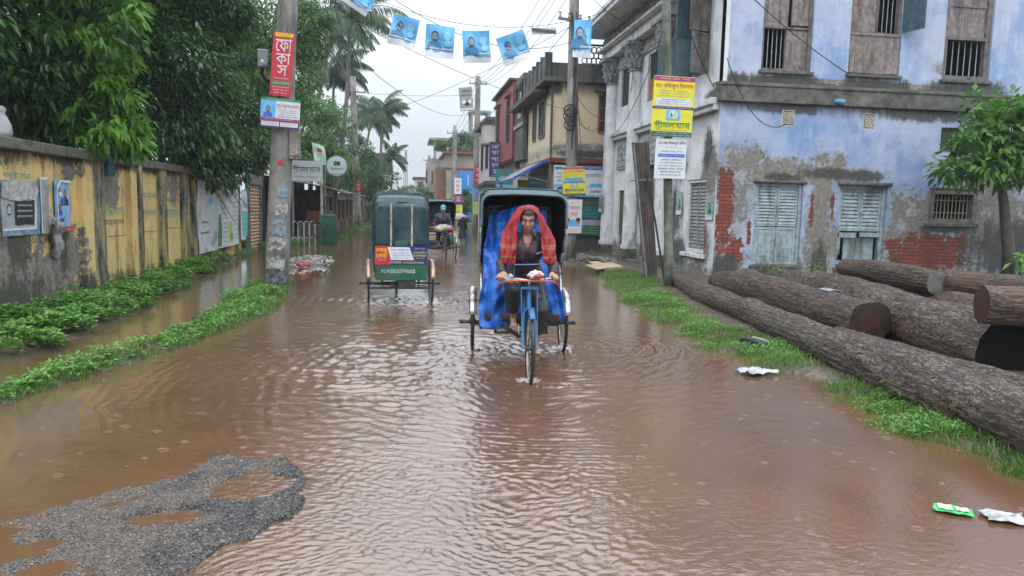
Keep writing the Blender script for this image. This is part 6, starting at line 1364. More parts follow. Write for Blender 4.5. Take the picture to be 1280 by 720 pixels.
# ================================================================ trees
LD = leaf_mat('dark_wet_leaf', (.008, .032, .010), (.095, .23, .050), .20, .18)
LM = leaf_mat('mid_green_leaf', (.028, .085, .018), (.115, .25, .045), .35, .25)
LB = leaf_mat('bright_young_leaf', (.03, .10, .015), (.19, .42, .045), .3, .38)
LR = leaf_mat('fresh_broad_leaf', (.04, .12, .02), (.15, .33, .06), .3, .3)
LP = leaf_mat('palm_leaflet', (.022, .06, .022), (.075, .14, .05), .35, .2)
LF = leaf_mat('far_green_leaf', (.035, .09, .030), (.13, .25, .07), .5, .2)
M_TRUNK = PM('wet_dark_bark', (.055, .045, .038), .6, var=.4, scale=5, bump=.8, bscale=20)
M_PTRUNK = PM('grey_palm_bark', (.14, .125, .11), .6, var=.3, scale=5, bump=.6, bscale=14)
def tree(label, base, trunk, clusters, L, mat, seed, W=.42, droop=.35, tr=.18, branches=True, group=None, name='broadleaf_tree', out=.6, cat='tree', sub=None, tipd=0.0):
    """clusters: (x, y, z, rx, ry, rz, n) clouds of leaves around sub-clumps"""
    r = np.random.default_rng(seed); T_ = thing(name, label, cat, base, 0, group)
    Ps, Ds, At, tips = [], [], [], []
    for (x, y, z, rx, ry, rz, n) in clusters:
        k = max(3, n//(sub or 170)); cen = nrm(r.normal(0, 1, (k, 3)))*(r.uniform(.35, 1, (k, 1))**.5)*np.array([rx, ry, rz])+np.array([x, y, z])
        sz = r.uniform(.6, 1.25, k)*max(.28, (rx*ry*rz)**(1/3)*.30); tone = r.uniform(0, .55, k)
        which = r.integers(0, k, n); off = nrm(r.normal(0, 1, (n, 3)))*(r.uniform(.05, 1, (n, 1))**.45)*np.array([1, 1, .8])
        P = cen[which]+off*sz[which][:, None]; D = off*out+(cen[which]-np.array([x, y, z]))*.3+np.array([0, 0, -droop])+r.normal(0, .35, (n, 3))
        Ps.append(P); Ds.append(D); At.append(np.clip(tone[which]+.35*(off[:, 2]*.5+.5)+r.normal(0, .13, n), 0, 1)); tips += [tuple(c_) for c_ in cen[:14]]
    P = np.concatenate(Ps); D = np.concatenate(Ds); at = np.concatenate(At); n = len(P)
    V, F = leaves(P, D, r.uniform(.65, 1.25, n)*L, r.uniform(.7, 1.2, n)*L*W, droop*.5, seed+1)
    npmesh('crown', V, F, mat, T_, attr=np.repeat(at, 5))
    mb = MB(); tp = [Vector(p) for p in trunk]; m = len(tp)
    mb.tube(tp, [tr*(1.25-.75*i/(m-1)) for i in range(m)], 12)
    if branches:
        rr = random.Random(seed)
        for c_ in tips[:60]:
            c_ = Vector(c_); a = tp[-1].lerp(tp[-2], rr.random()*.7); mid = a.lerp(c_, .5)+Vector((rr.uniform(-.2, .2), rr.uniform(-.2, .2), rr.uniform(0, .3)))*(c_-a).length*.3
            mb.tube([a, mid, c_], [tr*.32, tr*.18, tr*.05], 6)
    mb.build('trunk', M_TRUNK, T_, smooth=True); return T_
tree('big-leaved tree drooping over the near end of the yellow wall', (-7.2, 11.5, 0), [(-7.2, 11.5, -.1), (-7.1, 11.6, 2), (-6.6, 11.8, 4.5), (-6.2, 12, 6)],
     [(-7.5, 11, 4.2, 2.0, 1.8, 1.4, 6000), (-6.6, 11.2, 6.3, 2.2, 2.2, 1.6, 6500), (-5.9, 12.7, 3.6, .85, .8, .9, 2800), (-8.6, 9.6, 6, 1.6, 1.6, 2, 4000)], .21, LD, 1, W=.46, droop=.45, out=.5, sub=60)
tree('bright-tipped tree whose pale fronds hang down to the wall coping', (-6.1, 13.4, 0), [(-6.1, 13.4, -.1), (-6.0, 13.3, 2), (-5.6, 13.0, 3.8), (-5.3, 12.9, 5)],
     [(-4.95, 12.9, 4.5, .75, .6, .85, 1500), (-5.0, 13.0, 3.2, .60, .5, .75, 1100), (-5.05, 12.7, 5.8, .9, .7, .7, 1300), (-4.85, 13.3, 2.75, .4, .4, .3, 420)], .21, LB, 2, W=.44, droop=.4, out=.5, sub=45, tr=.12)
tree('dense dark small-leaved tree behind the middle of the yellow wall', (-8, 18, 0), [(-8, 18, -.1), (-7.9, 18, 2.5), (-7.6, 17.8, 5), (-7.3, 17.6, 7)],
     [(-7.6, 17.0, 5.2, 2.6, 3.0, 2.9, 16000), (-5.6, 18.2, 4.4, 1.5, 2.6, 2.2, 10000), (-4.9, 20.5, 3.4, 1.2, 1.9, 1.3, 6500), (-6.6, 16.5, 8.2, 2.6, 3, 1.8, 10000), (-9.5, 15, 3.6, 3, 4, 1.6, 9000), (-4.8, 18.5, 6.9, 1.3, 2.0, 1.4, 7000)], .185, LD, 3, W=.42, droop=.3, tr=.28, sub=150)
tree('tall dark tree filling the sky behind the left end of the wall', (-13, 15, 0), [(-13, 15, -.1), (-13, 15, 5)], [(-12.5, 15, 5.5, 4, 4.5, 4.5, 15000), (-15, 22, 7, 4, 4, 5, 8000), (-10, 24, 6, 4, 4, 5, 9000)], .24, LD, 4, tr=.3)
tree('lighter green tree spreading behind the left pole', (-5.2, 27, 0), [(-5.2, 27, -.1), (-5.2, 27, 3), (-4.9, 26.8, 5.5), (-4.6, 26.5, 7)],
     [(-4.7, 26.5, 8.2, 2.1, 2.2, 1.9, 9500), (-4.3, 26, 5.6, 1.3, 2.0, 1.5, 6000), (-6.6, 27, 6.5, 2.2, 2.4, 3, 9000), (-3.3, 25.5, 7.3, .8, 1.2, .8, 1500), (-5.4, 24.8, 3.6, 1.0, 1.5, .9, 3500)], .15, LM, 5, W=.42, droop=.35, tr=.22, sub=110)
tree('feathery green tree rising behind the second tin shed', (-6, 39, 0), [(-6, 39, -.1), (-5.8, 39, 3), (-5.5, 39, 5)], [(-5.3, 38.5, 5.5, 2.3, 2.5, 2.0, 6500), (-4.4, 37, 3.9, 1.3, 1.8, .9, 3000), (-7.5, 38, 8, 2.4, 2.5, 2.5, 5000)], .22, LM, 6, tr=.2)
tree('rounded tree between the third shed and the far left pole', (-5.2, 49, 0), [(-5.2, 49, -.1), (-5, 49, 3), (-4.8, 49, 4)], [(-4.5, 47, 4.4, 1.9, 2.2, 1.9, 5500), (-6.5, 50, 6.5, 2.4, 2.5, 2.2, 4500)], .26, LM, 7, tr=.2)
tree('bushy tree under the far palms at the left roadside', (-4.5, 64, 0), [(-4.5, 64, -.1), (-4.4, 64, 3)], [(-3.6, 61, 3.6, 1.6, 2.5, 2.6, 5200), (-2.9, 66, 2.2, 1.0, 2, 1.6, 2200), (-6.5, 66, 7, 2.6, 3, 2.6, 4500)], .34, LF, 8, tr=.2)
tree('last roadside tree on the left before the bend', (-3.6, 84, 0), [(-3.6, 84, -.1), (-3.5, 84, 3)], [(-2.6, 84, 3.6, 1.9, 3, 2.6, 4200), (-5.5, 86, 6, 2.4, 3, 2.4, 3000)], .42, LF, 9, tr=.2)
tree('small rounded tree at the right road end in front of the grey block', (2.3, 76, 0), [(2.3, 76, -.1), (2.2, 76, 1.5)], [(1.5, 76, 2.2, 1.6, 2, 1.6, 4200), (2.6, 74, 1.3, 1.2, 1.6, .9, 2000)], .28, LF, 10, tr=.14)
tree('roof garden foliage above the blue-panelled building', (5.2, 74, 6.6), [(5.2, 74, 6.6), (5.2, 74, 7.4)], [(4.6, 73, 7.7, 1.8, 1.6, 1.0, 3200), (6.4, 73, 8.1, 1.4, 1.6, .9, 2200)], .28, LF, 11, tr=.1, name='roof_tree')
tree('green hedge bush below the blue panels', (4.9, 63.5, 0), [(4.9, 63.5, -.1), (4.9, 63.5, 1)], [(4.6, 63.5, 2.1, 1.6, 1.2, .9, 3600), (5.4, 63, 1.2, 1.2, 1, .9, 1800)], .24, LM, 12, tr=.1, name='bush', cat='bush')
tree('low bush at the foot of the far right pole', (5.5, 52, 0), [(5.5, 52, -.1), (5.5, 52, .8)], [(5.4, 52, 1.3, .9, 1.2, 1.1, 2600)], .2, LM, 13, tr=.08, name='bush', cat='bush')
tree('distant tree mass closing the road end on the left', (-8, 130, 0), [(-8, 130, -.1), (-8, 130, 3)], [(-9, 130, 3.5, 6, 4, 3, 3500)], .7, LF, 14, tr=.3)
tree('distant tree right of the mast at the road end', (3, 145, 0), [(3, 145, -.1), (3, 145, 3)], [(2.5, 145, 3.2, 3.0, 4, 2.8, 2200)], .7, LF, 15, tr=.3)
tree('broad-leaved young tree with bent trunk in front of the blue wall', (13.3, 14.5, 0), [(13.3, 14.5, -.1), (13.25, 14.5, .9), (13.05, 14.5, 1.8), (12.9, 14.5, 2.4), (12.9, 14.5, 3.0)],
     [(12.6, 14.5, 2.9, .95, .8, .50, 800), (13.1, 14.4, 3.5, .95, .8, .70, 1150), (11.75, 14.4, 2.6, .55, .5, .25, 130), (13.9, 14.3, 3.0, .7, .7, .7, 650), (12.7, 14.4, 4.1, .7, .6, .28, 200), (12.1, 14.4, 3.3, .5, .5, .45, 170), (14.0, 14.4, 3.9, .6, .5, .4, 200)], .25, LR, 16, W=.46, droop=.30, tr=.12, sub=16, out=1.0)
tree('leafy green plant at the right edge behind the logs', (13.6, 13.9, 0), [(13.6, 13.9, 0), (13.6, 13.9, .4)], [(13.3, 13.6, .62, .7, .5, .28, 240), (14.2, 13.8, .8, .5, .4, .3, 160)], .2, LB, 17, W=.45, tr=.03, name='plant', cat='plant', sub=14)
tree('tiny weed sprouting at the foot of the louvred window plinth', (8.6, 16.2, 0), [(8.6, 16.2, 0), (8.6, 16.2, .25)], [(8.6, 16.2, .3, .16, .1, .14, 60)], .09, LB, 18, tr=.01, name='plant', cat='plant', sub=14)
tree('small weed between the two lower windows of the corner house', (9.75, 16.2, 0), [(9.75, 16.2, 0), (9.75, 16.2, .2)], [(9.75, 16.2, .28, .18, .1, .10, 60)], .09, LB, 19, tr=.01, name='plant', cat='plant', sub=14)
tree('small sprig growing out of the ground beside the front log', (4.06, 5.35, 0), [(4.06, 5.35, .02), (4.05, 5.34, .16)], [(4.05, 5.34, .17, .05, .05, .03, 14)], .055, LB, 20, tr=.004, name='plant', cat='plant', sub=5)
# bare twigs hanging over the banners
tw_ = thing('hanging_branch', 'bare dark twigs hanging in front of the white wall banners', 'branch', (-4.6, 19.2, 2.4)); mb = MB(); r = random.Random(6)
for i in range(7):
    p = Vector((-4.75, 18.6+.25*i, 2.5)); pts = [p]
    d = Vector((.10, r.uniform(-.2, .7), -.6))
    for k in range(9):
        d = (d+Vector((r.uniform(-.1, .12), r.uniform(-.05, .28), r.uniform(-.12, .12)))).normalized(); p = p+d*.2; pts.append(p.copy())
        if k in (3, 5): mb.tube([p, p+Vector((.1, .2, -.25)), p+Vector((.12, .5, -.35))], [.007, .005, .002], 5)
    mb.tube(pts, [.016-.0014*k for k in range(len(pts))], 5)
mb.build('twigs', M_TRUNK, tw_)

def palm(label, base, top, fl, seed, n=20, lw=.04, r0=.115):
    T_ = thing('coconut_palm', label, 'palm tree', base, 0, 'coconut palms by the road'); r = np.random.default_rng(seed)
    B, Tp = Vector(base), Vector(top); mb = MB(); k = 14
    mb.tube([B.lerp(Tp, i/k)+Vector((.35*math.sin(i/k*PI)*(1 if seed % 2 else -1), 0, 0)) for i in range(k+1)], [r0*(1.3-.6*i/k)*(1+.05*(i % 2)) for i in range(k+1)], 12); mb.build('trunk', M_PTRUNK, T_, smooth=True)
    Ps, Ds, Ls = [], [], []; mr_ = MB()
    for i in range(n):
        az = 2*PI*i/n*2.618+r.uniform(-.2, .2); el = r.uniform(-.35, 1.35); pts = []
        L_ = fl*r.uniform(.85, 1.1); p = Tp.copy(); m = 16
        for j in range(m+1):
            e = el-1.45*(j/m)**1.3; d = Vector((math.cos(az)*math.cos(e), math.sin(az)*math.cos(e), math.sin(e))); pts.append(p.copy()); p = p+d*(L_/m)
        mr_.tube(pts, [.035*(1-.8*j/m) for j in range(m+1)], 4)
        sd = Vector((-math.sin(az), math.cos(az), 0))
        for j in range(2, m):
            for q in range(4):
                f = q/4; a = pts[j].lerp(pts[j+1], f); dd = (pts[j+1]-pts[j]).normalized(); ll = fl*.24*math.sin(PI*min(1, (j+f)/m*.85+.15))
                for s_ in (-1, 1): Ps.append(tuple(a)); Ds.append(tuple(dd*.55+sd*s_*.75+Vector((0, 0, -.55-.3*r.random())))); Ls.append(ll*r.uniform(.85, 1.1))
    V, F = leaves(np.array(Ps), np.array(Ds), np.array(Ls), lw, .45, seed); cr = npmesh('crown', V, F, LP, T_, attr=np.repeat(r.uniform(0, 1, len(Ps)), 5)); mr_.build('frond_ribs', LP, cr)
    mb = MB()
    for i in range(6): a = 2*PI*i/6; mb.ball((Tp.x+.2*math.cos(a), Tp.y+.2*math.sin(a), Tp.z-.22), .12, 8, 6)
    mb.build('coconuts', PM('coconut_green', (.10, .14, .03), .4), T_); return T_
palm('nearest coconut palm with its crown above the left sheds, topmost in view', (-4.25, 40, 0), (-3.0, 40, 11.2), 3.3, 21, 22, .05)
palm('coconut palm leaning in behind the nearest one, partly hidden by leaves', (-5.6, 44, 0), (-4.2, 44, 11.8), 3.4, 22, 20, .05)
palm('second coconut palm down the road, above the last shed', (-2.9, 62, 0), (-2.15, 62, 9.2), 3.0, 23, 22, .06)
palm('third coconut palm, lower and further down the road', (-4.1, 70, 0), (-3.2, 70, 9.6), 3.0, 24, 20, .065)
palm('farthest low coconut palm near the road end', (-2.4, 84, 0), (-1.7, 84, 7.0), 2.8, 25, 20, .12)
palm('tall coconut palm behind the feathery tree on the left', (-6.6, 56, 0), (-5.3, 56, 11.5), 3.3, 27, 22, .10)
# ================================================================ cycle rickshaws (local: front towards -Y, origin on the ground under the rear axle)
MBLK = PM('black_painted_tube', (.022, .024, .026), .35, var=.3, dirt=(.09, .06, .04), dscale=6)
MRUB = PM('wet_tyre_rubber', (.018, .018, .019), .38, var=.3)
MCHR = PM('dull_chrome', (.45, .46, .47), .28, metal=.7, var=.2, dirt=(.18, .11, .07), dscale=8)
MFRB = PM('sky_blue_frame_paint', (.02, .13, .30), .35, var=.15, dirt=(.08, .07, .06), dscale=9, dlo=.56, dhi=.66)
MGRN = PM('green_body_paint', (.012, .10, .055), .35, var=.2, dirt=(.07, .06, .04), dscale=6, dlo=.55, dhi=.7)
MHOOD = PM('dark_teal_vinyl', (.014, .045, .052), .30, var=.35, scale=3, bump=.25, bscale=9, dirt=(.06, .09, .09), dscale=3, dlo=.55, dhi=.75)
MHIN = PM('black_hood_lining', (.006, .007, .010), .7, spec=.15)
MSTRIP = PM('worn_silver_strip', (.34, .31, .25), .4, var=.3, dirt=(.15, .10, .07), dscale=7)
t = NT('blue_tarpaulin'); o = t.obj(); n1 = t.noise(o, 5, 6, .6, 1.0); n2 = t.noise(t.sc(o, (1, 1, .4)), 14, 6, .65, 1.5)
c = t.mix(t.ss(n1, .35, .65), (.008, .085, .42), (.02, .17, .62)); t.P(base=c, rough=.25, spec=.55, normal=t.bump(t.add(n1, t.mul(n2, .6)), .9, .03)); MTARP = t.mat
MSEAT = PM('red_rexine_seat', (.25, .02, .03), .35, var=.2)
MORNG = PM('orange_red_rod', (.55, .09, .03), .35)

def wheel(T, c, R, yaw=0.0, name='wheel', n=28):
    ax = Vector((math.cos(yaw), math.sin(yaw), 0)); c = Vector(c)
    mb = MB(); mb.ring(c, ax, R-.018, .019, 44, 8); w_ = mb.build(name, MRUB, T, smooth=True)
    mb = MB(); mb.ring(c, ax, R-.042, .010, 40, 6); mb.build('rim', MCHR, w_, smooth=True)
    mb = MB(); a = ax.cross(Z3).normalized(); b = ax.cross(a)
    for i in range(n):
        an = 2*PI*i/n; an2 = an+(.35 if i % 2 else -.35); sg = 1 if (i//2) % 2 else -1
        mb.cyl(c+ax*(.028*sg)+a*(.022*math.cos(an2))+b*(.022*math.sin(an2)), c+a*((R-.045)*math.cos(an))+b*((R-.045)*math.sin(an)), .0016, n=4)
    mb.build('spokes', MCHR, w_)
    mb = MB(); mb.cyl(c-ax*.045, c+ax*.045, .024, n=14); mb.ring(c-ax*.03, ax, .03, .006, 14, 5); mb.ring(c+ax*.03, ax, .03, .006, 14, 5); mb.build('hub', MBLK, w_, smooth=False)
    return w_
def fender(T, c, R, w_, a0, a1, mat, name='mudguard'):
    c = Vector(c); mb = MB()
    def f(u, v):
        a = a0+(a1-a0)*u; k = (v-.5)*2; r_ = R-.018*k*k
        return c+Vector((k*w_/2, -math.cos(a)*r_, math.sin(a)*r_))
    mb.sheet(f, 22, 6, .004); return mb.build(name, mat, T, smooth=True)

def rickshaw(label, loc, rz, hood_mat, body_mat, frame_mat, back=False, sides=None, steer=0.0):
    T = thing('cycle_rickshaw', label, 'cycle rickshaw', loc, rz, None, world=False)
    R = .36
    for sx in (-1, 1):
        wheel(T, (sx*.53, 0, R), R); fender(T, (sx*.53, 0, R), R+.055, .085, rad(20), rad(165), PM('coppery_mudguard', (.35, .24, .18), .3, metal=.5, var=.3) if back else MCHR)
        mb = MB(); mb.cyl((sx*.57, 0, R), (sx*.66, 0, R), .022, n=10); mb.ball((sx*.66, 0, R), .03, 10, 6); mb.build('axle_cap', MBLK, T)
    wheel(T, (0, -1.62, R), R, steer, 'front_wheel'); 
    fd = fender(T, (0, -1.62, R), R+.03, .06, rad(55), rad(170), frame_mat, 'front_mudguard')
    mb = MB(); mb.cyl((-.62, 0, R), (.62, 0, R), .017, n=10)
    for sx in (-1, 1):
        mb.tube([(sx*.30, .34, .47), (sx*.31, .17, .40), (sx*.31, 0, .375), (sx*.31, -.17, .40), (sx*.30, -.34, .47)], .014, 6)
        mb.tube([(sx*.30, .28, .455), (sx*.31, 0, .40), (sx*.30, -.28, .455)], .012, 6)
    mb.build('axle_and_springs', MBLK, T)
    mb = MB()
    for sx in (-1, 1): mb.bar((sx*.30, .38, .49), (sx*.30, -.62, .47), .035, .035); mb.bar((sx*.30, -.60, .46), (sx*.05, -.98, .36), .03, .03)
    for y in (.36, .0, -.34, -.60): mb.bar((-.42, y, .475), (.42, y, .475), .03, .03)
    mb.bar((-.50, .22, .30), (.50, .22, .30), .03, .035); mb.bar((-.45, -.1, .30), (.45, .2, .36), .022, .022); mb.bar((-.30, -.5, .32), (.30, -.5, .32), .02, .02)
    for sx in (-1, 1): mb.bar((sx*.30, .22, .30), (sx*.30, .22, .48), .02, .02); mb.bar((sx*.28, -.5, .32), (sx*.30, -.4, .48), .02, .02)
    mb.build('chassis', MBLK if not back else MGRN, T)
    # bicycle front half
    mb = MB(); hd0, hd1, bb, st = (0, -1.40, .70), (0, -1.35, .92), (0, -.92, .33), (0, -.74, .82)
    mb.cyl(hd0, hd1, .022, n=10); mb.cyl((0, -1.37, .86), (0, -.77, .80), .015, n=8); mb.cyl((0, -1.40, .74), bb, .016, n=8); mb.cyl(bb, st, .015, n=8)
    for sx in (-1, 1): mb.cyl((sx*.03, -.92, .34), (sx*.28, -.30, .46), .012, n=8); mb.cyl((sx*.02, -.76, .78), (sx*.28, -.40, .50), .010, n=8)
    mb.build('bicycle_frame', frame_mat, T)
    mb = MB()
    for sx in (-1, 1): mb.tube([(sx*.045, -1.42, .70), (sx*.062, -1.49, .56), (sx*.065, -1.62, .36)], [.014, .014, .010], 8); mb.tube([(sx*.08, -1.40, .92), (sx*.075, -1.50, .60), (sx*.07, -1.62, .37)], .0055, 6)
    mb.box(-.055, .055, -1.45, -1.39, .69, .725); mb.box(-.085, .085, -1.42, -1.38, .905, .93); fk = mb.build('fork', frame_mat, T)
    mb = MB(); mb.tube([(-.29, -1.20, .985), (-.23, -1.26, 1.0), (-.14, -1.36, 1.0), (0, -1.37, .99), (.14, -1.36, 1.0), (.23, -1.26, 1.0), (.29, -1.20, .985)], .011, 8); mb.cyl((0, -1.36, .90), (0, -1.37, 1.0), .014, n=8); hb = mb.build('handlebar', MCHR, T, smooth=True)
    for sx in (-1, 1): mb = MB(); mb.cyl((sx*.24, -1.25, .998), (sx*.31, -1.18, .982), .017, n=10); mb.build('grip', MRUB, hb)
    mb = MB(); mb.tube([(-.30, -1.30, .885), (-.29, -1.34, .95), (-.22, -1.41, .985), (-.1, -1.43, .99), (0, -1.43, .985), (.1, -1.43, .99), (.22, -1.41, .985), (.29, -1.34, .95), (.30, -1.30, .885)], .009, 8); mb.build('brake_rod', MORNG, hb, smooth=True)
    mb = MB(); mb.tube([(-.15, -1.36, 1.0), (-.15, -1.38, 1.14), (.15, -1.38, 1.15), (.15, -1.36, 1.0)], .007, 6); mb.build('handlebar_hoop', frame_mat, hb)
    mb = MB(); mb.ball((.06, -1.41, 1.03), (.028, .028, .02), 12, 8); mb.build('bell', MCHR, hb, smooth=True)
    mb = MB(); mb.ball((0, -.76, .90), (.09, .12, .035), 14, 8); mb.ball((0, -.86, .90), (.04, .10, .028), 12, 8); mb.cyl((0, -.74, .8), (0, -.75, .9), .014); mb.build('saddle', MRUB, T, smooth=True)
    mb = MB(); mb.cyl((-.055, -.92, .33), (.055, -.92, .33), .016); mb.bar((.055, -.92, .33), (.06, -1.0, .19), .014, .022); mb.bar((-.055, -.92, .33), (-.06, -.84, .47), .014, .022); mb.ring((.045, -.92, .33), X3, .085, .006, 28, 5)
    mb.build('crank', MCHR, T); 
    for q in ((.11, -1.0, .19), (-.11, -.84, .47)): mb = MB(); mb.box(q[0]-.05, q[0]+.05, q[1]-.04, q[1]+.04, q[2]-.012, q[2]+.012); mb.build('pedal', MRUB, T)
    mb = MB(); mb.bar((.05, -.92, .415), (.05, 0, .40), .008, .01); mb.bar((.05, -.92, .245), (.05, 0, .32), .008, .01); mb.build('chain', MBLK, T)
    # passenger body
    mb = MB(); mb.box(-.40, .40, -.12, .34, .49, .84); mb.box(-.42, -.39, -.16, .36, .49, 1.02); mb.box(.39, .42, -.16, .36, .49, 1.02); mb.box(-.42, .42, .34, .37, .46, 1.1); mb.build('seat_box', body_mat, T, bevel=.012)
    mb = MB(); mb.box(-.41, .41, -.66, -.12, .485, .505); mb.box(-.41, .41, -.68, -.655, .49, .56); mb.build('footboard', MBLK, T, bevel=.006)
    mb = MB(); mb.box(-.38, .38, -.16, .24, .845, .93); mb.build('seat', MSEAT, T, bevel=.035)
    mb = MB(); mb.box(-.38, .38, .25, .335, .93, 1.30); mb.build('backrest', MSEAT, T, bevel=.03)
    for sx in (-1, 1):
        mb = MB(); mb.tube([(sx*.43, .28, 1.02), (sx*.44, .0, 1.05), (sx*.445, -.2, 1.02), (sx*.445, -.36, .86), (sx*.44, -.42, .60), (sx*.42, -.55, .50)], .013, 8); mb.build('arm_rail', body_mat if back else MCHR, T, smooth=True)
    # hood: rounded inverted U swept from back to front
    def U(y, w_, zb, zt, rr, v):
        L1 = zt-rr-zb; La = PI/2*rr; Lt = 2*(w_-rr); tot = 2*L1+2*La+Lt; s = v*tot
        if s < L1: return Vector((-w_, y, zb+s))
        s -= L1
        if s < La: a = s/rr; return Vector((-w_+rr-rr*math.cos(a), y, zt-rr+rr*math.sin(a)))
        s -= La
        if s < Lt: return Vector((-w_+rr+s, y, zt+.012*math.sin(PI*s/Lt)))
        s -= Lt
        if s < La: a = s/rr; return Vector((w_-rr+rr*math.sin(a), y, zt-rr+rr*math.cos(a)))
        s -= La; return Vector((w_, y, zt-rr-s))
    st_ = [(.36, .445, 1.0, 1.72, .10), (.30, .45, .98, 1.80, .12), (.12, .455, 1.0, 1.86, .12), (-.10, .46, 1.08, 1.885, .11), (-.32, .46, 1.22, 1.885, .10), (-.52, .455, 1.40, 1.85, .10), (-.60, .455, 1.50, 1.82, .10)]
    def hf(u, v, d=0.0):
        k = u*(len(st_)-1); i = min(int(k), len(st_)-2); f = k-i; A, B = st_[i], st_[i+1]; q = [A[j]*(1-f)+B[j]*f for j in range(5)]
        sag = -.012*math.sin(PI*f)  # cloth sags between the hoops
        return U(q[0], q[1]-d+sag, q[2], q[3]-d+sag*1.2, q[4], v)
    mb = MB(); mb.sheet(lambda v, u: hf(u, v), 44, 30, .008); hd = mb.build('hood', hood_mat, T, smooth=True)
    mb = MB(); mb.sheet(lambda v, u: hf(u, v, .014), 44, 18, .004); mb.build('hood_lining', MHIN, hd, smooth=True)
    for k in (0, 2, 3, 4, 6):
        q = st_[k]; mb = MB(); pts = [U(q[0], q[1]+.004, q[2]-.02, q[3]+.006, q[4], i/36) for i in range(37)]; mb.tube(pts, .011 if k != 6 else .016, 6)
        mb.build('hood_hoop', hood_mat if k not in (6,) else PM('grey_teal_edge', (.10, .16, .17), .35, var=.2), hd, smooth=True)
    # long side struts from the hood edge to the pivots
    for sx in (-1, 1):
        mb = MB(); mb.tube([(sx*.468, -.60, 1.56), (sx*.468, -.50, 1.25), (sx*.455, -.30, .98), (sx*.445, -.12, .88)], .009, 6); mb.tube([(sx*.468, -.32, 1.24), (sx*.46, -.2, 1.02), (sx*.445, -.10, .88)], .009, 6); mb.build('hood_strut', MCHR, hd, smooth=True)
    mb = MB(); mb.sheet(lambda u, v: U(.365, .44, 1.0, 1.67, .10, 0)*0+Vector(((u-.5)*.89, .372+.015*math.sin(u*PI*3), .98+.755*v-(.08*max(0, abs(u-.5)*2-.8)/.2*v))), 20, 8, .01); mb.build('hood_back', hood_mat, hd, smooth=True)
    if back:
        for x_ in (-.17, .17):
            mb = MB(); mb.box(x_-.016, x_+.016, .390, .402, .99, 1.72); mb.build('hood_strip', MSTRIP, hd)
    return T

# ---- first rickshaw, coming towards the camera
rk1 = rickshaw('blue-tarped cycle rickshaw coming towards the camera in the middle of the road', (1.30, 8.38, -.045), rad(-4.5), MHOOD, PM('deep_green_body', (.02, .06, .06), .35, var=.3), MFRB)
M1 = Matrix.Translation((1.30, 8.38, -.045)) @ Matrix.Rotation(rad(-4.5), 4, 'Z')
tp = thing('tarpaulin', 'crumpled bright blue tarpaulin hung inside the hood of the nearest rickshaw', 'tarpaulin', (1.30, 8.38, .4), rad(-4.5), None, world=False); OFF[tp] = Vector((0, 0, .445))
mb = MB()
def tf(a, b):
    e = sst(b, .05, .75); x = -.37-.11*b**.8+a*(.64+.32*b); z = 1.68-.05*math.cos(a*5)-1.22*b-.05*math.sin(a*6.1)*b
    y = -.30-.34*e+.05*math.sin(a*13+b*2.5)*(.3+b)+.028*math.sin(a*29-b*9+math.sin(b*9))+.03*math.sin(b*17+a*11)*math.sin(a*9+2)+.012*math.sin(b*41+a*23)
    return Vector((x+.012*math.sin(b*14+a*3), y, z))
mb.sheet(tf, 60, 60, .004); mb.build('sheet', MTARP, tp, smooth=True)
pb = thing('plastic_bag', 'clear plastic bag with something red tied on the handlebar of the nearest rickshaw', 'bag', (0, 0, 0), 0, None, world=False); pb.matrix_world = M1
mb = MB(); mb.ball((.06, -1.40, 1.045), (.085, .05, .045), 20, 12); remeshed(mb, 'film', PM('clear_bag_film', (.55, .50, .50), .2, var=.2, scale=30), pb, .006, 1, .5, lambda c: .009*np.sin(c[:, 0]*90)*np.sin(c[:, 2]*110+c[:, 1]*60))
mb = MB(); mb.ball((.08, -1.44, 1.04), (.05, .02, .025), 10, 8); mb.build('contents', PM('soft_red', (.5, .08, .07), .4), pb)
cb = thing('cloth_bundle', 'black and white cloth knotted round the left end of the handlebar', 'cloth', (0, 0, 0), 0, None, world=False); cb.matrix_world = M1
mb = MB(); mb.ball((-.20, -1.33, 1.0), (.055, .04, .045), 14, 10); mb.ball((-.15, -1.36, .97), (.04, .035, .03), 12, 8); remeshed(mb, 'cloth', PM('mottled_cloth', (.22, .22, .22), .6, var=.9, scale=26), cb, .007, 1, .5, lambda c: .01*np.sin(c[:, 0]*70+c[:, 2]*50))

# ---- second rickshaw, seen from behind
rk2 = rickshaw('green cycle rickshaw seen from behind with a printed banner, left of the road middle', (-.10, 12.62, -.045), rad(183), MHOOD, MGRN, MGRN, back=True)
def rel(T, p):  # board helper in the rickshaw's own frame
    return p
b = Board('advert_panel', '', '', (0, .415, .865), (-1, 0, 0), Z3, .86, .31, PNV, .008, parent=rk2)
b.rect(-1, -.42, -1, 1, PR); b.rect(0, 0, 0, 0, PW, poly=[(-.52, .86), (.30, .86), (.48, -.5), (-.4, -.5)], name='printed_area')
b.text('চক্ষু', -.75, .45, .42, .5, PY); b.text('সেবা', -.75, -.08, .42, .45, PY); b.lines(-.92, -.55, -.6, -.42, 1, PW, 51); b.text('ফ্রি চিকিৎসা', -.05, .55, .7, .25, PMG); b.lines(-.35, .35, -.4, .35, 3, PB, 52)
b.lines(.5, .92, .55, .85, 1, PW, 53); b.text('ডায়াবেটিস', .70, .3, .5, .3, PY); b.text('হাসপাতাল', .70, -.05, .5, .3, PY); b.lines(.55, .9, -.4, -.2, 1, PW, 54); b.text('যোগাযোগ: ০১৭৩৪২৫৭৭৯৩৫', .2, -.76, 1.3, .26, PY); b.done()
b = Board('number_panel', '', '', (0, .405, .585), (-1, 0, 0), Z3, .82, .27, MGRN, .012, parent=rk2)
b.text('০১৭৩৪২৫৭৭৯৩৫', -.12, .12, 1.35, .55, PW); b.done()
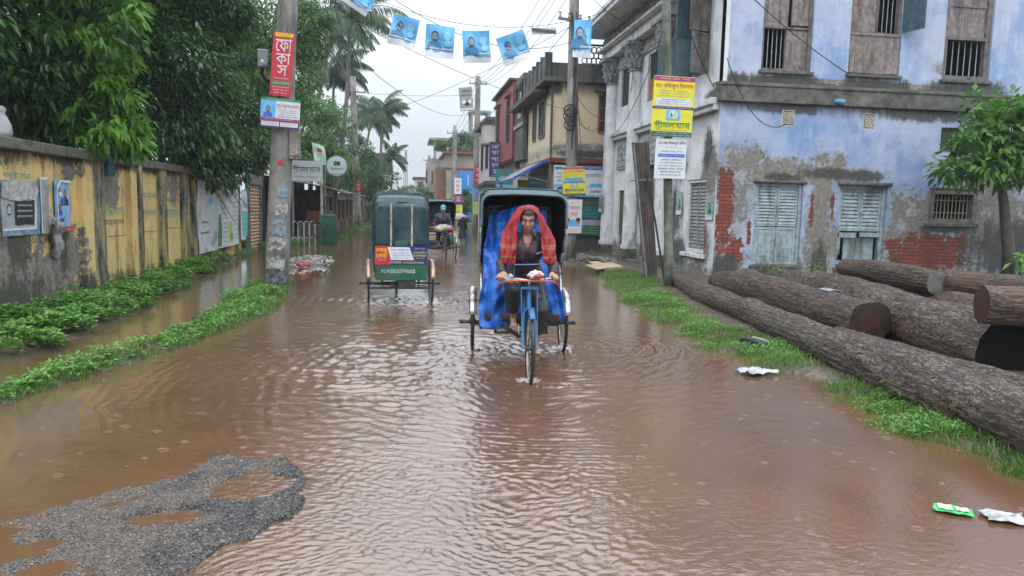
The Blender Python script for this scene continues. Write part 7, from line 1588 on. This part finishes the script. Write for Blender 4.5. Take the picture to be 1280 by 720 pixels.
mb = MB(); mb.box(-.24, .06, .24, .40, .30, .46); mb.build('battery_box', MBLK, rk2, bevel=.02)
mb = MB(); mb.sheet(lambda a, b_: Vector((.46+.06*b_+.01*math.sin(a*9), .1-.35*a, .98-.22*b_+.02*math.sin(a*7))), 10, 8, .004); tag(mb.build('tarpaulin', MTARP, origin=(0, 0, 0)), 'corner of blue plastic sheet hanging from the left side of the banner rickshaw', 'tarpaulin')
tpo = bpy.data.objects[-1] if False else [o_ for o_ in COL.objects if o_.name.startswith('tarpaulin') and o_.type == 'MESH'][-1]; tpo.matrix_world = Matrix.Translation((-.10, 12.62, -.045)) @ Matrix.Rotation(rad(183), 4, 'Z')

# ---- third rickshaw with a blue-capped driver
rk3 = rickshaw('small distant cycle rickshaw with blue and yellow striped seat, behind the banner one', (1.05, 23.9, -.045), rad(4), MHOOD, PM('royal_blue_body', (.02, .09, .30), .35, var=.2), MBLK)
for z_, m in ((.62, PY), (.70, PW), (.80, PW), (.55, MBLUEP), (1.0, MSTRIP)): mb = MB(); mb.box(-.39, .39, -.135, -.122, z_-.03, z_+.03); mb.build('painted_band', m, rk3)

# ================================================================ people
SKIN = PM('brown_skin', (.38, .20, .13), .45, var=.12, scale=14); 
HAIR = PM('black_hair', (.012, .010, .010), .5, var=.3, scale=60, bump=.5, bscale=150)
EYEW = PM('eye_white', (.38, .35, .32), .3); EYED = PM('eye_dark', (.015, .01, .008), .2)
t = NT('dark_plum_shirt'); o = t.obj(); v_ = t.N('ShaderNodeTexVoronoi', {'Vector': o, 'Scale': 75.0}); n1 = t.noise(o, 6, 6)
c = t.mix(t.ss(n1, .35, .65), (.030, .018, .030), (.055, .034, .050)); c = t.mix(t.ss(v_, .16, .10), c, (.24, .18, .22)); MSHIRT = t.P(base=c, rough=.6, normal=t.bump(n1, .7, .02))
MTROU = PM('dark_wet_trousers', (.014, .015, .019), .5, var=.3, bump=.5, bscale=12)
t = NT('red_checked_scarf'); o = t.obj(); s = t.sep(o); n1 = t.noise(o, 9, 5)
bnd = t.mx(t.ss(t.m('ABSOLUTE', t.m('SUBTRACT', s[2], 1.30)), .028, .020), t.ss(t.m('ABSOLUTE', t.m('SUBTRACT', s[2], 1.20)), .016, .010))
ln = t.ss(t.m('SINE', t.mul(s[2], 420.0)), .1, .5); ln2 = t.ss(t.m('SINE', t.mul(s[0], 300.0)), .3, .8)
c = t.mix(t.ss(n1, .3, .7), (.22, .006, .010), (.34, .012, .018)); c = t.mix(t.mul(bnd, t.mul(ln, .8)), c, (.40, .30, .14)); c = t.mix(t.mul(bnd, t.mul(ln2, .6)), c, (.05, .02, .02)); MSCARF = t.P(base=c, rough=.65, normal=t.bump(t.add(t.noise(o, 120, 3), t.mul(t.noise(t.sc(o, (1, 1, .4)), 22, 4, .6), 3.0)), .55, .006))

def head_parts(mb, M):
    """skull, jaw, nose, brow, lips, ears (face towards -Y)"""
    def B(c, r, n=16): q = MB(); q.ball((0, 0, 0), r, n, 12); mb.add(q.v, q.f, M @ Matrix.Translation(c))
    def Cp(a, b, r0, r1): q = MB(); q.capsule(a, b, r0, r1, 10); mb.add(q.v, q.f, M)
    B((0, .012, .035), (.077, .096, .082), 24); B((0, -.012, -.015), (.064, .078, .085), 20); B((0, -.038, -.066), (.052, .052, .046)); B((0, -.070, -.098), (.020, .018, .016))
    Cp((0, -.088, .018), (0, -.112, -.028), .0075, .0115); Cp((-.013, -.094, -.033), (.013, -.094, -.033), .0095, .0095)
    Cp((-.048, -.066, .030), (-.014, -.088, .034), .010, .010); Cp((.048, -.066, .030), (.014, -.088, .034), .010, .010)
    Cp((-.020, -.083, -.060), (.020, -.083, -.060), .0075, .0075); Cp((-.016, -.081, -.071), (.016, -.081, -.071), .0085, .0085)
    B((-.040, -.056, -.026), (.029, .026, .032)); B((.040, -.056, -.026), (.029, .026, .032))
    for sx in (-1, 1): B((sx*.076, .012, -.005), (.012, .020, .032)); Cp((sx*.05, -.02, -.075), (sx*.03, -.055, -.095), .018, .016)
    return mb
def hand(mb, wrist, grip, bd, back):
    """palm plus four fingers wrapped round a bar through grip along bd; back = unit vector from the bar towards the wrist"""
    wrist, grip, bd = Vector(wrist), Vector(grip), Vector(bd).normalized(); back = (Vector(back)-bd*Vector(back).dot(bd)).normalized(); up = bd.cross(back).normalized()
    if up.z < 0: up = -up
    kn = grip+back*.012+up*.030
    mb.capsule(wrist, kn+back*.035, .024, .026, 10); mb.capsule(kn+back*.03-bd*.025, kn-bd*.03, .017, .014, 10); mb.capsule(kn+back*.03+bd*.025, kn+bd*.03, .017, .014, 10); mb.capsule(kn+back*.035, kn, .018, .015, 10)
    for i, k in enumerate((-.036, -.012, .012, .035)):
        l_ = (.9, 1.05, 1.0, .82)[i]; o_ = grip+bd*k
        a = o_+up*.030+back*.006; b = o_-back*.028*l_+up*.018; c = o_-back*.026*l_-up*.016; d = o_+back*.004-up*.026
        mb.capsule(a, b, .0095, .009, 8); mb.capsule(b, c, .009, .0085, 8); mb.capsule(c, d, .0085, .0075, 8)
    sd = bd if bd.dot(-X3*grip.x) > 0 else -bd
    a = kn+back*.03+sd*.03; b = grip+sd*.062+back*.012-up*.002; c = grip+sd*.066-back*.012-up*.016; mb.capsule(a, b, .013, .011, 8); mb.capsule(b, c, .011, .009, 8)
def limb(mb, pts, rs, n=14):
    for i in range(len(pts)-1): mb.capsule(pts[i], pts[i+1], rs[i], rs[i+1], n)
def foot(mb, an, toe, r=.03):
    an, toe = Vector(an), Vector(toe); d = (toe-an); mb.capsule(an, an-d.normalized()*.03+Vector((0, 0, -.035)), .035, .032); mb.capsule(an+Vector((0, 0, -.03)), toe, .034, .024); 
    sd = d.cross(Z3).normalized()
    for k in (-.028, -.014, 0, .013, .026): mb.capsule(toe+sd*k, toe+sd*k*1.05+d.normalized()*(.035-.25*abs(k+.02)), .011, .009, 8)

def rider(label, M, shirt, scarf=None, cap=None, fine=True, loc_label=None):
    T = thing('person', label, 'person', (0, 0, 0), 0, None, world=False); T.matrix_world = M
    vx = .006 if fine else .011
    hip = [(-.09, -.74, .985), (.09, -.74, .985)]; sh = [(-.175, -.975, 1.385), (.175, -.975, 1.385)]
    el = [(-.255, -1.03, 1.13), (.265, -1.02, 1.13)]; wr = [(-.255, -1.165, 1.015), (.265, -1.165, 1.015)]
    kn = [(-.15, -1.13, .86), (.15, -1.18, .68)]; an = [(-.115, -.87, .55), (.115, -1.02, .29)]
    HM = Matrix.Translation((0, -1.065, 1.575)) @ Matrix.Rotation(rad(20), 4, 'X') @ Matrix.Rotation(rad(-5), 4, 'Z')
    mb = MB(); head_parts(mb, HM); mb.capsule((0, -.985, 1.40), (0, -1.04, 1.52), .058, .052); 
    limb(mb, [(0, -.76, 1.0), (0, -.86, 1.18), (0, -.955, 1.34)], [.13, .13, .12], 20); mb.capsule(sh[0], sh[1], .06, .06)
    for i in (0, 1):
        limb(mb, [sh[i], el[i], wr[i]], [.052, .038, .025]); hand(mb, wr[i], ((-.265, .265)[i], -1.225, .995), ((-.6, -.6, 0), (.6, -.6, 0))[i] if False else ((1, -.9, .1), (1, .9, -.1))[i], (0, 1, .15))
        limb(mb, [hip[i], kn[i], an[i]], [.08, .05, .034]); foot(mb, an[i], (an[i][0]*1.02, an[i][1]-.13, an[i][2]-.055))
    bd = remeshed(mb, 'body', SKIN, T, vx, 3)
    # shirt with an open neck
    mb = MB(); limb(mb, [(0, -.745, .99), (0, -.85, 1.17), (0, -.95, 1.33)], [.155, .152, .142], 22); mb.capsule((-.155, -.965, 1.37), (.155, -.965, 1.37), .082, .082); mb.ball((-.06, -1.0, 1.27), (.11, .10, .13)); mb.ball((.06, -1.0, 1.27), (.11, .10, .13))
    for i in (0, 1): f = Vector(el[i]).lerp(Vector(wr[i]), .72); limb(mb, [sh[i], el[i], f], [.074, .056, .047]); mb.capsule(f, f+Vector((0, .012, .004)), .051, .051)
    def vneck(c):
        w_ = (np.sin(c[:, 2]*46+c[:, 0]*21)+np.sin(c[:, 0]*60-c[:, 2]*22+c[:, 1]*30))*.0035
        inV = (c[:, 1] < -.98) & (np.abs(c[:, 0]) < (c[:, 2]-1.225)*.27) & (c[:, 2] > 1.23) & (np.abs(c[:, 0]) < .050)
        return np.where(inV & bool(scarf), -.060, w_)
    remeshed(mb, 'shirt', shirt, T, vx, 5, .5, vneck)
    mb = MB()
    for i in (0, 1): k_ = Vector(kn[i]).lerp(Vector(an[i]), .62 if i == 0 else .55); limb(mb, [hip[i], kn[i], tuple(k_)], [.115, .082, .072])
    mb.capsule(hip[0], hip[1], .13, .13); remeshed(mb, 'trousers', MTROU, T, vx*1.3, 4, .5, lambda c: .004*np.sin(c[:, 2]*50+c[:, 1]*30))
    # face details and hair
    for sx in (-1, 1):
        mb = MB(); q = MB(); q.ball((sx*.031, -.0745, .012), (.0135, .010, .0085), 12, 8); mb.add(q.v, q.f, HM); e = mb.build('eye', EYEW, bd, smooth=True)
        mb = MB(); q = MB(); q.ball((sx*.031, -.0825, .011), (.0066, .004, .0072), 10, 6); mb.add(q.v, q.f, HM); mb.build('pupil', EYED, bd, smooth=True)
        mb = MB(); q = MB(); q.tube([(sx*.012, -.0985, .037), (sx*.030, -.093, .043), (sx*.050, -.075, .038)], [.0035, .0048, .002], 6); mb.add(q.v, q.f, HM); mb.build('eyebrow', HAIR, bd)
    mb = MB(); q = MB(); q.tube([(-.021, -.0905, -.0655), (0, -.0925, -.064), (.021, -.0905, -.0655)], [.0012, .0022, .0012], 6); mb.add(q.v, q.f, HM); mb.build('mouth_line', PM('lip_shadow', (.10, .035, .03), .5), bd)
    mb = MB(); q = MB(); q.capsule((-.016, -.0905, -.0725), (.016, -.0905, -.0725), .0055, .0055, 8); mb.add(q.v, q.f, HM); mb.build('lips', PM('lip_brown', (.24, .085, .07), .4), bd, smooth=True)
    mb = MB(); q = MB()
    q.sheet(lambda a, b: (lambda th, ph: Vector((.083*math.cos(ph)*math.sin(th), .012-.102*math.cos(ph)*math.cos(th), .040+.092*math.sin(ph))))((a-.5)*2*PI, (.42 if abs(a-.5) < .16 else .42-.75*sst(abs(a-.5), .16, .26))*(1-b)+PI/2*b), 40, 14, .010)
    mb.add(q.v, q.f, HM); mb.build('hair', HAIR, bd, smooth=True)
    if cap:
        mb = MB(); q = MB(); q.sheet(lambda a, b: (lambda th, ph: Vector((.092*math.cos(ph)*math.sin(th), .012-.112*math.cos(ph)*math.cos(th), .045+.098*math.sin(ph))))((a-.5)*2*PI, .25*(1-b)+PI/2*b), 30, 10, .008); mb.add(q.v, q.f, HM)
        q = MB(); q.sheet(lambda a, b: Vector(((a-.5)*.14, -.09-.07*b*(1-(a*2-1)**2*.6), .075-.02*b)), 10, 5, .006); mb.add(q.v, q.f, HM); mb.build('cap', cap, T, smooth=True)
    if scarf:
        E0 = [(-.130, -1.165, 1.12), (-.125, -1.170, 1.20), (-.118, -1.165, 1.28), (-.118, -1.155, 1.40), (-.104, -1.150, 1.50), (-.092, -1.145, 1.59), (-.060, -1.15, 1.665), (0, -1.15, 1.690), (.060, -1.15, 1.665), (.092, -1.145, 1.59), (.106, -1.150, 1.50), (.125, -1.155, 1.40), (.135, -1.165, 1.28), (.150, -1.170, 1.20), (.152, -1.165, 1.14)]
        E1 = [(-.255, -1.09, 1.11), (-.275, -1.09, 1.19), (-.280, -1.05, 1.28), (-.275, -.97, 1.40), (-.225, -.92, 1.49), (-.155, -.90, 1.58), (-.08, -.91, 1.66), (0, -.90, 1.69), (.08, -.91, 1.66), (.155, -.90, 1.58), (.225, -.92, 1.49), (.275, -.97, 1.41), (.285, -1.05, 1.28), (.285, -1.09, 1.19), (.275, -1.09, 1.12)]
        A0 = np.array(E0); A1_ = np.array(E1); ts = np.linspace(0, 1, len(E0))
        def ev(A, u): return np.array([np.interp(u, ts, A[:, k]) for k in range(3)])
        def evs(A, u): return (ev(A, max(0, u-.035))+ev(A, u)*2+ev(A, min(1, u+.035)))/4
        def sf(a, b):
            p = evs(A0, a)*(1-b)+evs(A1_, a)*b; c_ = np.array([0, -1.04, 1.55]) if .22 < a < .78 else np.array([p[0]*.6, -.95, p[2]])
            d = p-c_; d = d/np.linalg.norm(d); hd_ = sst(min(a, 1-a), .2, .36)
            bul = .035*math.sin(PI*b)*hd_+.014*math.sin(PI*b)*(1-hd_)+.011*math.sin(b*21+a*9+2*math.sin(a*12))*(1-.6*hd_)+.006*math.sin(a*52+b*9)+.005*math.sin(b*33-a*40)
            return Vector(p+d*bul)
        mb = MB(); mb.sheet(sf, 90, 26, .005); mb.build('headscarf', scarf, T, smooth=True)
        mb = MB(); mb.add([(.085, -1.118, 1.24), (.155, -1.10, 1.265), (.16, -1.10, 1.253), (.09, -1.118, 1.226)], [(0, 1, 2, 3)]); mb.build('pocket_trim', PM('lilac_trim', (.25, .25, .5), .5), T)
    return T
# grip bars are level with the rickshaw handlebar
rider('young man in red checked headscarf and dark shirt pedalling the nearest rickshaw', M1, MSHIRT, scarf=MSCARF)
M3 = Matrix.Translation((1.05, 23.9, -.045)) @ Matrix.Rotation(rad(4), 4, 'Z')
rider('driver in light blue cap and navy jacket on the distant rickshaw', M3, PM('navy_jacket', (.022, .03, .055), .45, var=.3), cap=PM('cyan_cap', (.05, .35, .50), .5), fine=False)
wb_ = thing('covered_bundle', 'pale plastic-wrapped bundle on the handlebar of the distant rickshaw', 'bundle', (0, 0, 0), 0, None, world=False); wb_.matrix_world = M3
mb = MB(); mb.ball((0, -1.33, 1.03), (.26, .12, .10), 22, 12); mb.ball((-.12, -1.38, .98), (.14, .08, .09)); remeshed(mb, 'wrap', PM('pale_grey_plastic', (.42, .41, .37), .35, var=.3, scale=16), wb_, .014, 1, .5, lambda c: .012*np.sin(c[:, 0]*40)*np.sin(c[:, 2]*60+c[:, 1]*30))
mb = MB(); mb.ball((.20, -1.40, .97), (.08, .05, .045), 10, 8); mb.build('red_patch', PR, wb_, smooth=True)

# pedestrian walking away under an umbrella
pd = thing('person', 'small pedestrian in a long black coat and teal trousers walking away under an umbrella', 'person', (2.52, 33.4, -.06), 0, None, world=True)
k = .80; O_ = Vector((2.52, 33.4, -.06))
def pp(x, y, z): return tuple(O_+Vector((x, y, z))*k)
mb = MB(); HM = Matrix.Translation(pp(0, .02, 1.47)) @ Matrix.Rotation(PI, 4, 'Z') @ Matrix.Scale(k, 4); head_parts(mb, HM)
mb.capsule(pp(0, 0, 1.28), pp(0, .01, 1.42), .05*k, .05*k); limb(mb, [pp(0, 0, .85), pp(0, 0, 1.1), pp(0, 0, 1.25)], [.12*k, .12*k, .11*k])
limb(mb, [pp(-.17, 0, 1.27), pp(-.23, .05, 1.05), pp(-.12, .16, 1.15)], [.05*k, .04*k, .03*k]); limb(mb, [pp(.17, 0, 1.27), pp(.24, -.02, 1.0), pp(.25, .05, .78)], [.05*k, .04*k, .03*k]); hand(mb, pp(-.12, .16, 1.15), pp(-.08, .18, 1.2), (0, 0, 1), (-1, -.3, 0)); mb.capsule(pp(.25, .05, .78), pp(.25, .07, .68), .03*k, .02*k)
limb(mb, [pp(-.08, 0, .85), pp(-.08, .05, .45), pp(-.09, .02, .08)], [.09*k, .055*k, .04*k]); limb(mb, [pp(.08, 0, .85), pp(.09, -.04, .45), pp(.1, -.16, .10)], [.09*k, .055*k, .04*k]); foot(mb, pp(-.09, .02, .08), pp(-.09, .16, .03)); foot(mb, pp(.1, -.16, .1), pp(.1, -.03, .03))
remeshed(mb, 'body', SKIN, pd, .012, 2)
mb = MB(); mb.tube([pp(0, 0, .32), pp(0, 0, .6), pp(0, 0, .95), pp(0, 0, 1.2), pp(0, 0, 1.33)], [.23*k, .19*k, .155*k, .17*k, .09*k], 20); limb(mb, [pp(-.16, 0, 1.26), pp(-.23, .05, 1.05), pp(-.14, .14, 1.13)], [.075*k, .06*k, .05*k]); limb(mb, [pp(.16, 0, 1.26), pp(.24, -.02, 1.0), pp(.25, .04, .84)], [.075*k, .06*k, .05*k])
remeshed(mb, 'coat', PM('black_coat', (.012, .012, .015), .55, var=.3), pd, .015, 3, .5, lambda c: .008*np.sin(np.arctan2(c[:, 1]-33.4, c[:, 0]-2.52)*9))
mb = MB(); limb(mb, [pp(-.08, 0, .8), pp(-.08, .05, .45), pp(-.09, .02, .14)], [.11*k, .075*k, .06*k]); limb(mb, [pp(.08, 0, .8), pp(.09, -.04, .45), pp(.1, -.14, .17)], [.11*k, .075*k, .06*k]); remeshed(mb, 'trousers', PM('teal_cloth', (.02, .28, .33), .5, var=.2), pd, .015, 3)
mb = MB(); q = MB(); q.ball((0, .01, .03), (.092, .108, .115), 18, 12); mb.add(q.v, q.f, HM); mb.build('hood_cloth', PM('black_coat', (.012, .012, .015), .55), pd, smooth=True)
um_ = thing('umbrella', 'pale lilac umbrella held over the black-coated pedestrian', 'umbrella', (2.46, 33.55, 0)); c_ = Vector((2.46, 33.5, 1.30)); Rr = .36; mb = MB()
def uf(a, b):
    th = a*2*PI; sc_ = 1-.05*(1-abs(math.cos(th*4)))*b*0; rr_ = Rr*math.sin(b*1.25)/math.sin(1.25)*(1-.06*b*abs(math.sin(th*4))); return c_+Vector((rr_*math.cos(th), rr_*math.sin(th), -.17*(1-math.cos(b*1.25))/(1-math.cos(1.25))+.015*b*abs(math.sin(th*4))))
mb.sheet(uf, 48, 10, .004); mb.build('canopy', PM('lilac_cloth', (.30, .24, .44), .45, var=.15), um_, smooth=True)
mb = MB(); mb.cyl(c_+Z3*.05, c_-Z3*.42, .008, n=6); mb.build('shaft', MCHR, um_)
for i in range(8): mb = MB(); th = 2*PI*i/8; mb.tube([uf(i/8, j/6)-Z3*.008 for j in range(7)], .004, 4); mb.build('rib', MCHR, um_)
# ================================================================ damp air
hz = MB(); hz.box(-60, 60, -8, 190, -1.2, 22)
m = bpy.data.materials.new('rain_haze'); m.use_nodes = True; nt = m.node_tree
for n_ in list(nt.nodes):
    if n_.type == 'BSDF_PRINCIPLED': nt.nodes.remove(n_)
pv = nt.nodes.new('ShaderNodeVolumePrincipled'); pv.inputs['Color'].default_value = (.90, .94, 1, 1); pv.inputs['Density'].default_value = .0009; pv.inputs['Anisotropy'].default_value = .2
nt.links.new(pv.outputs[0], nt.nodes['Material Output'].inputs['Volume'])
tag(hz.build('haze', m), 'thin grey rain haze over the road', 'haze', kind='stuff')
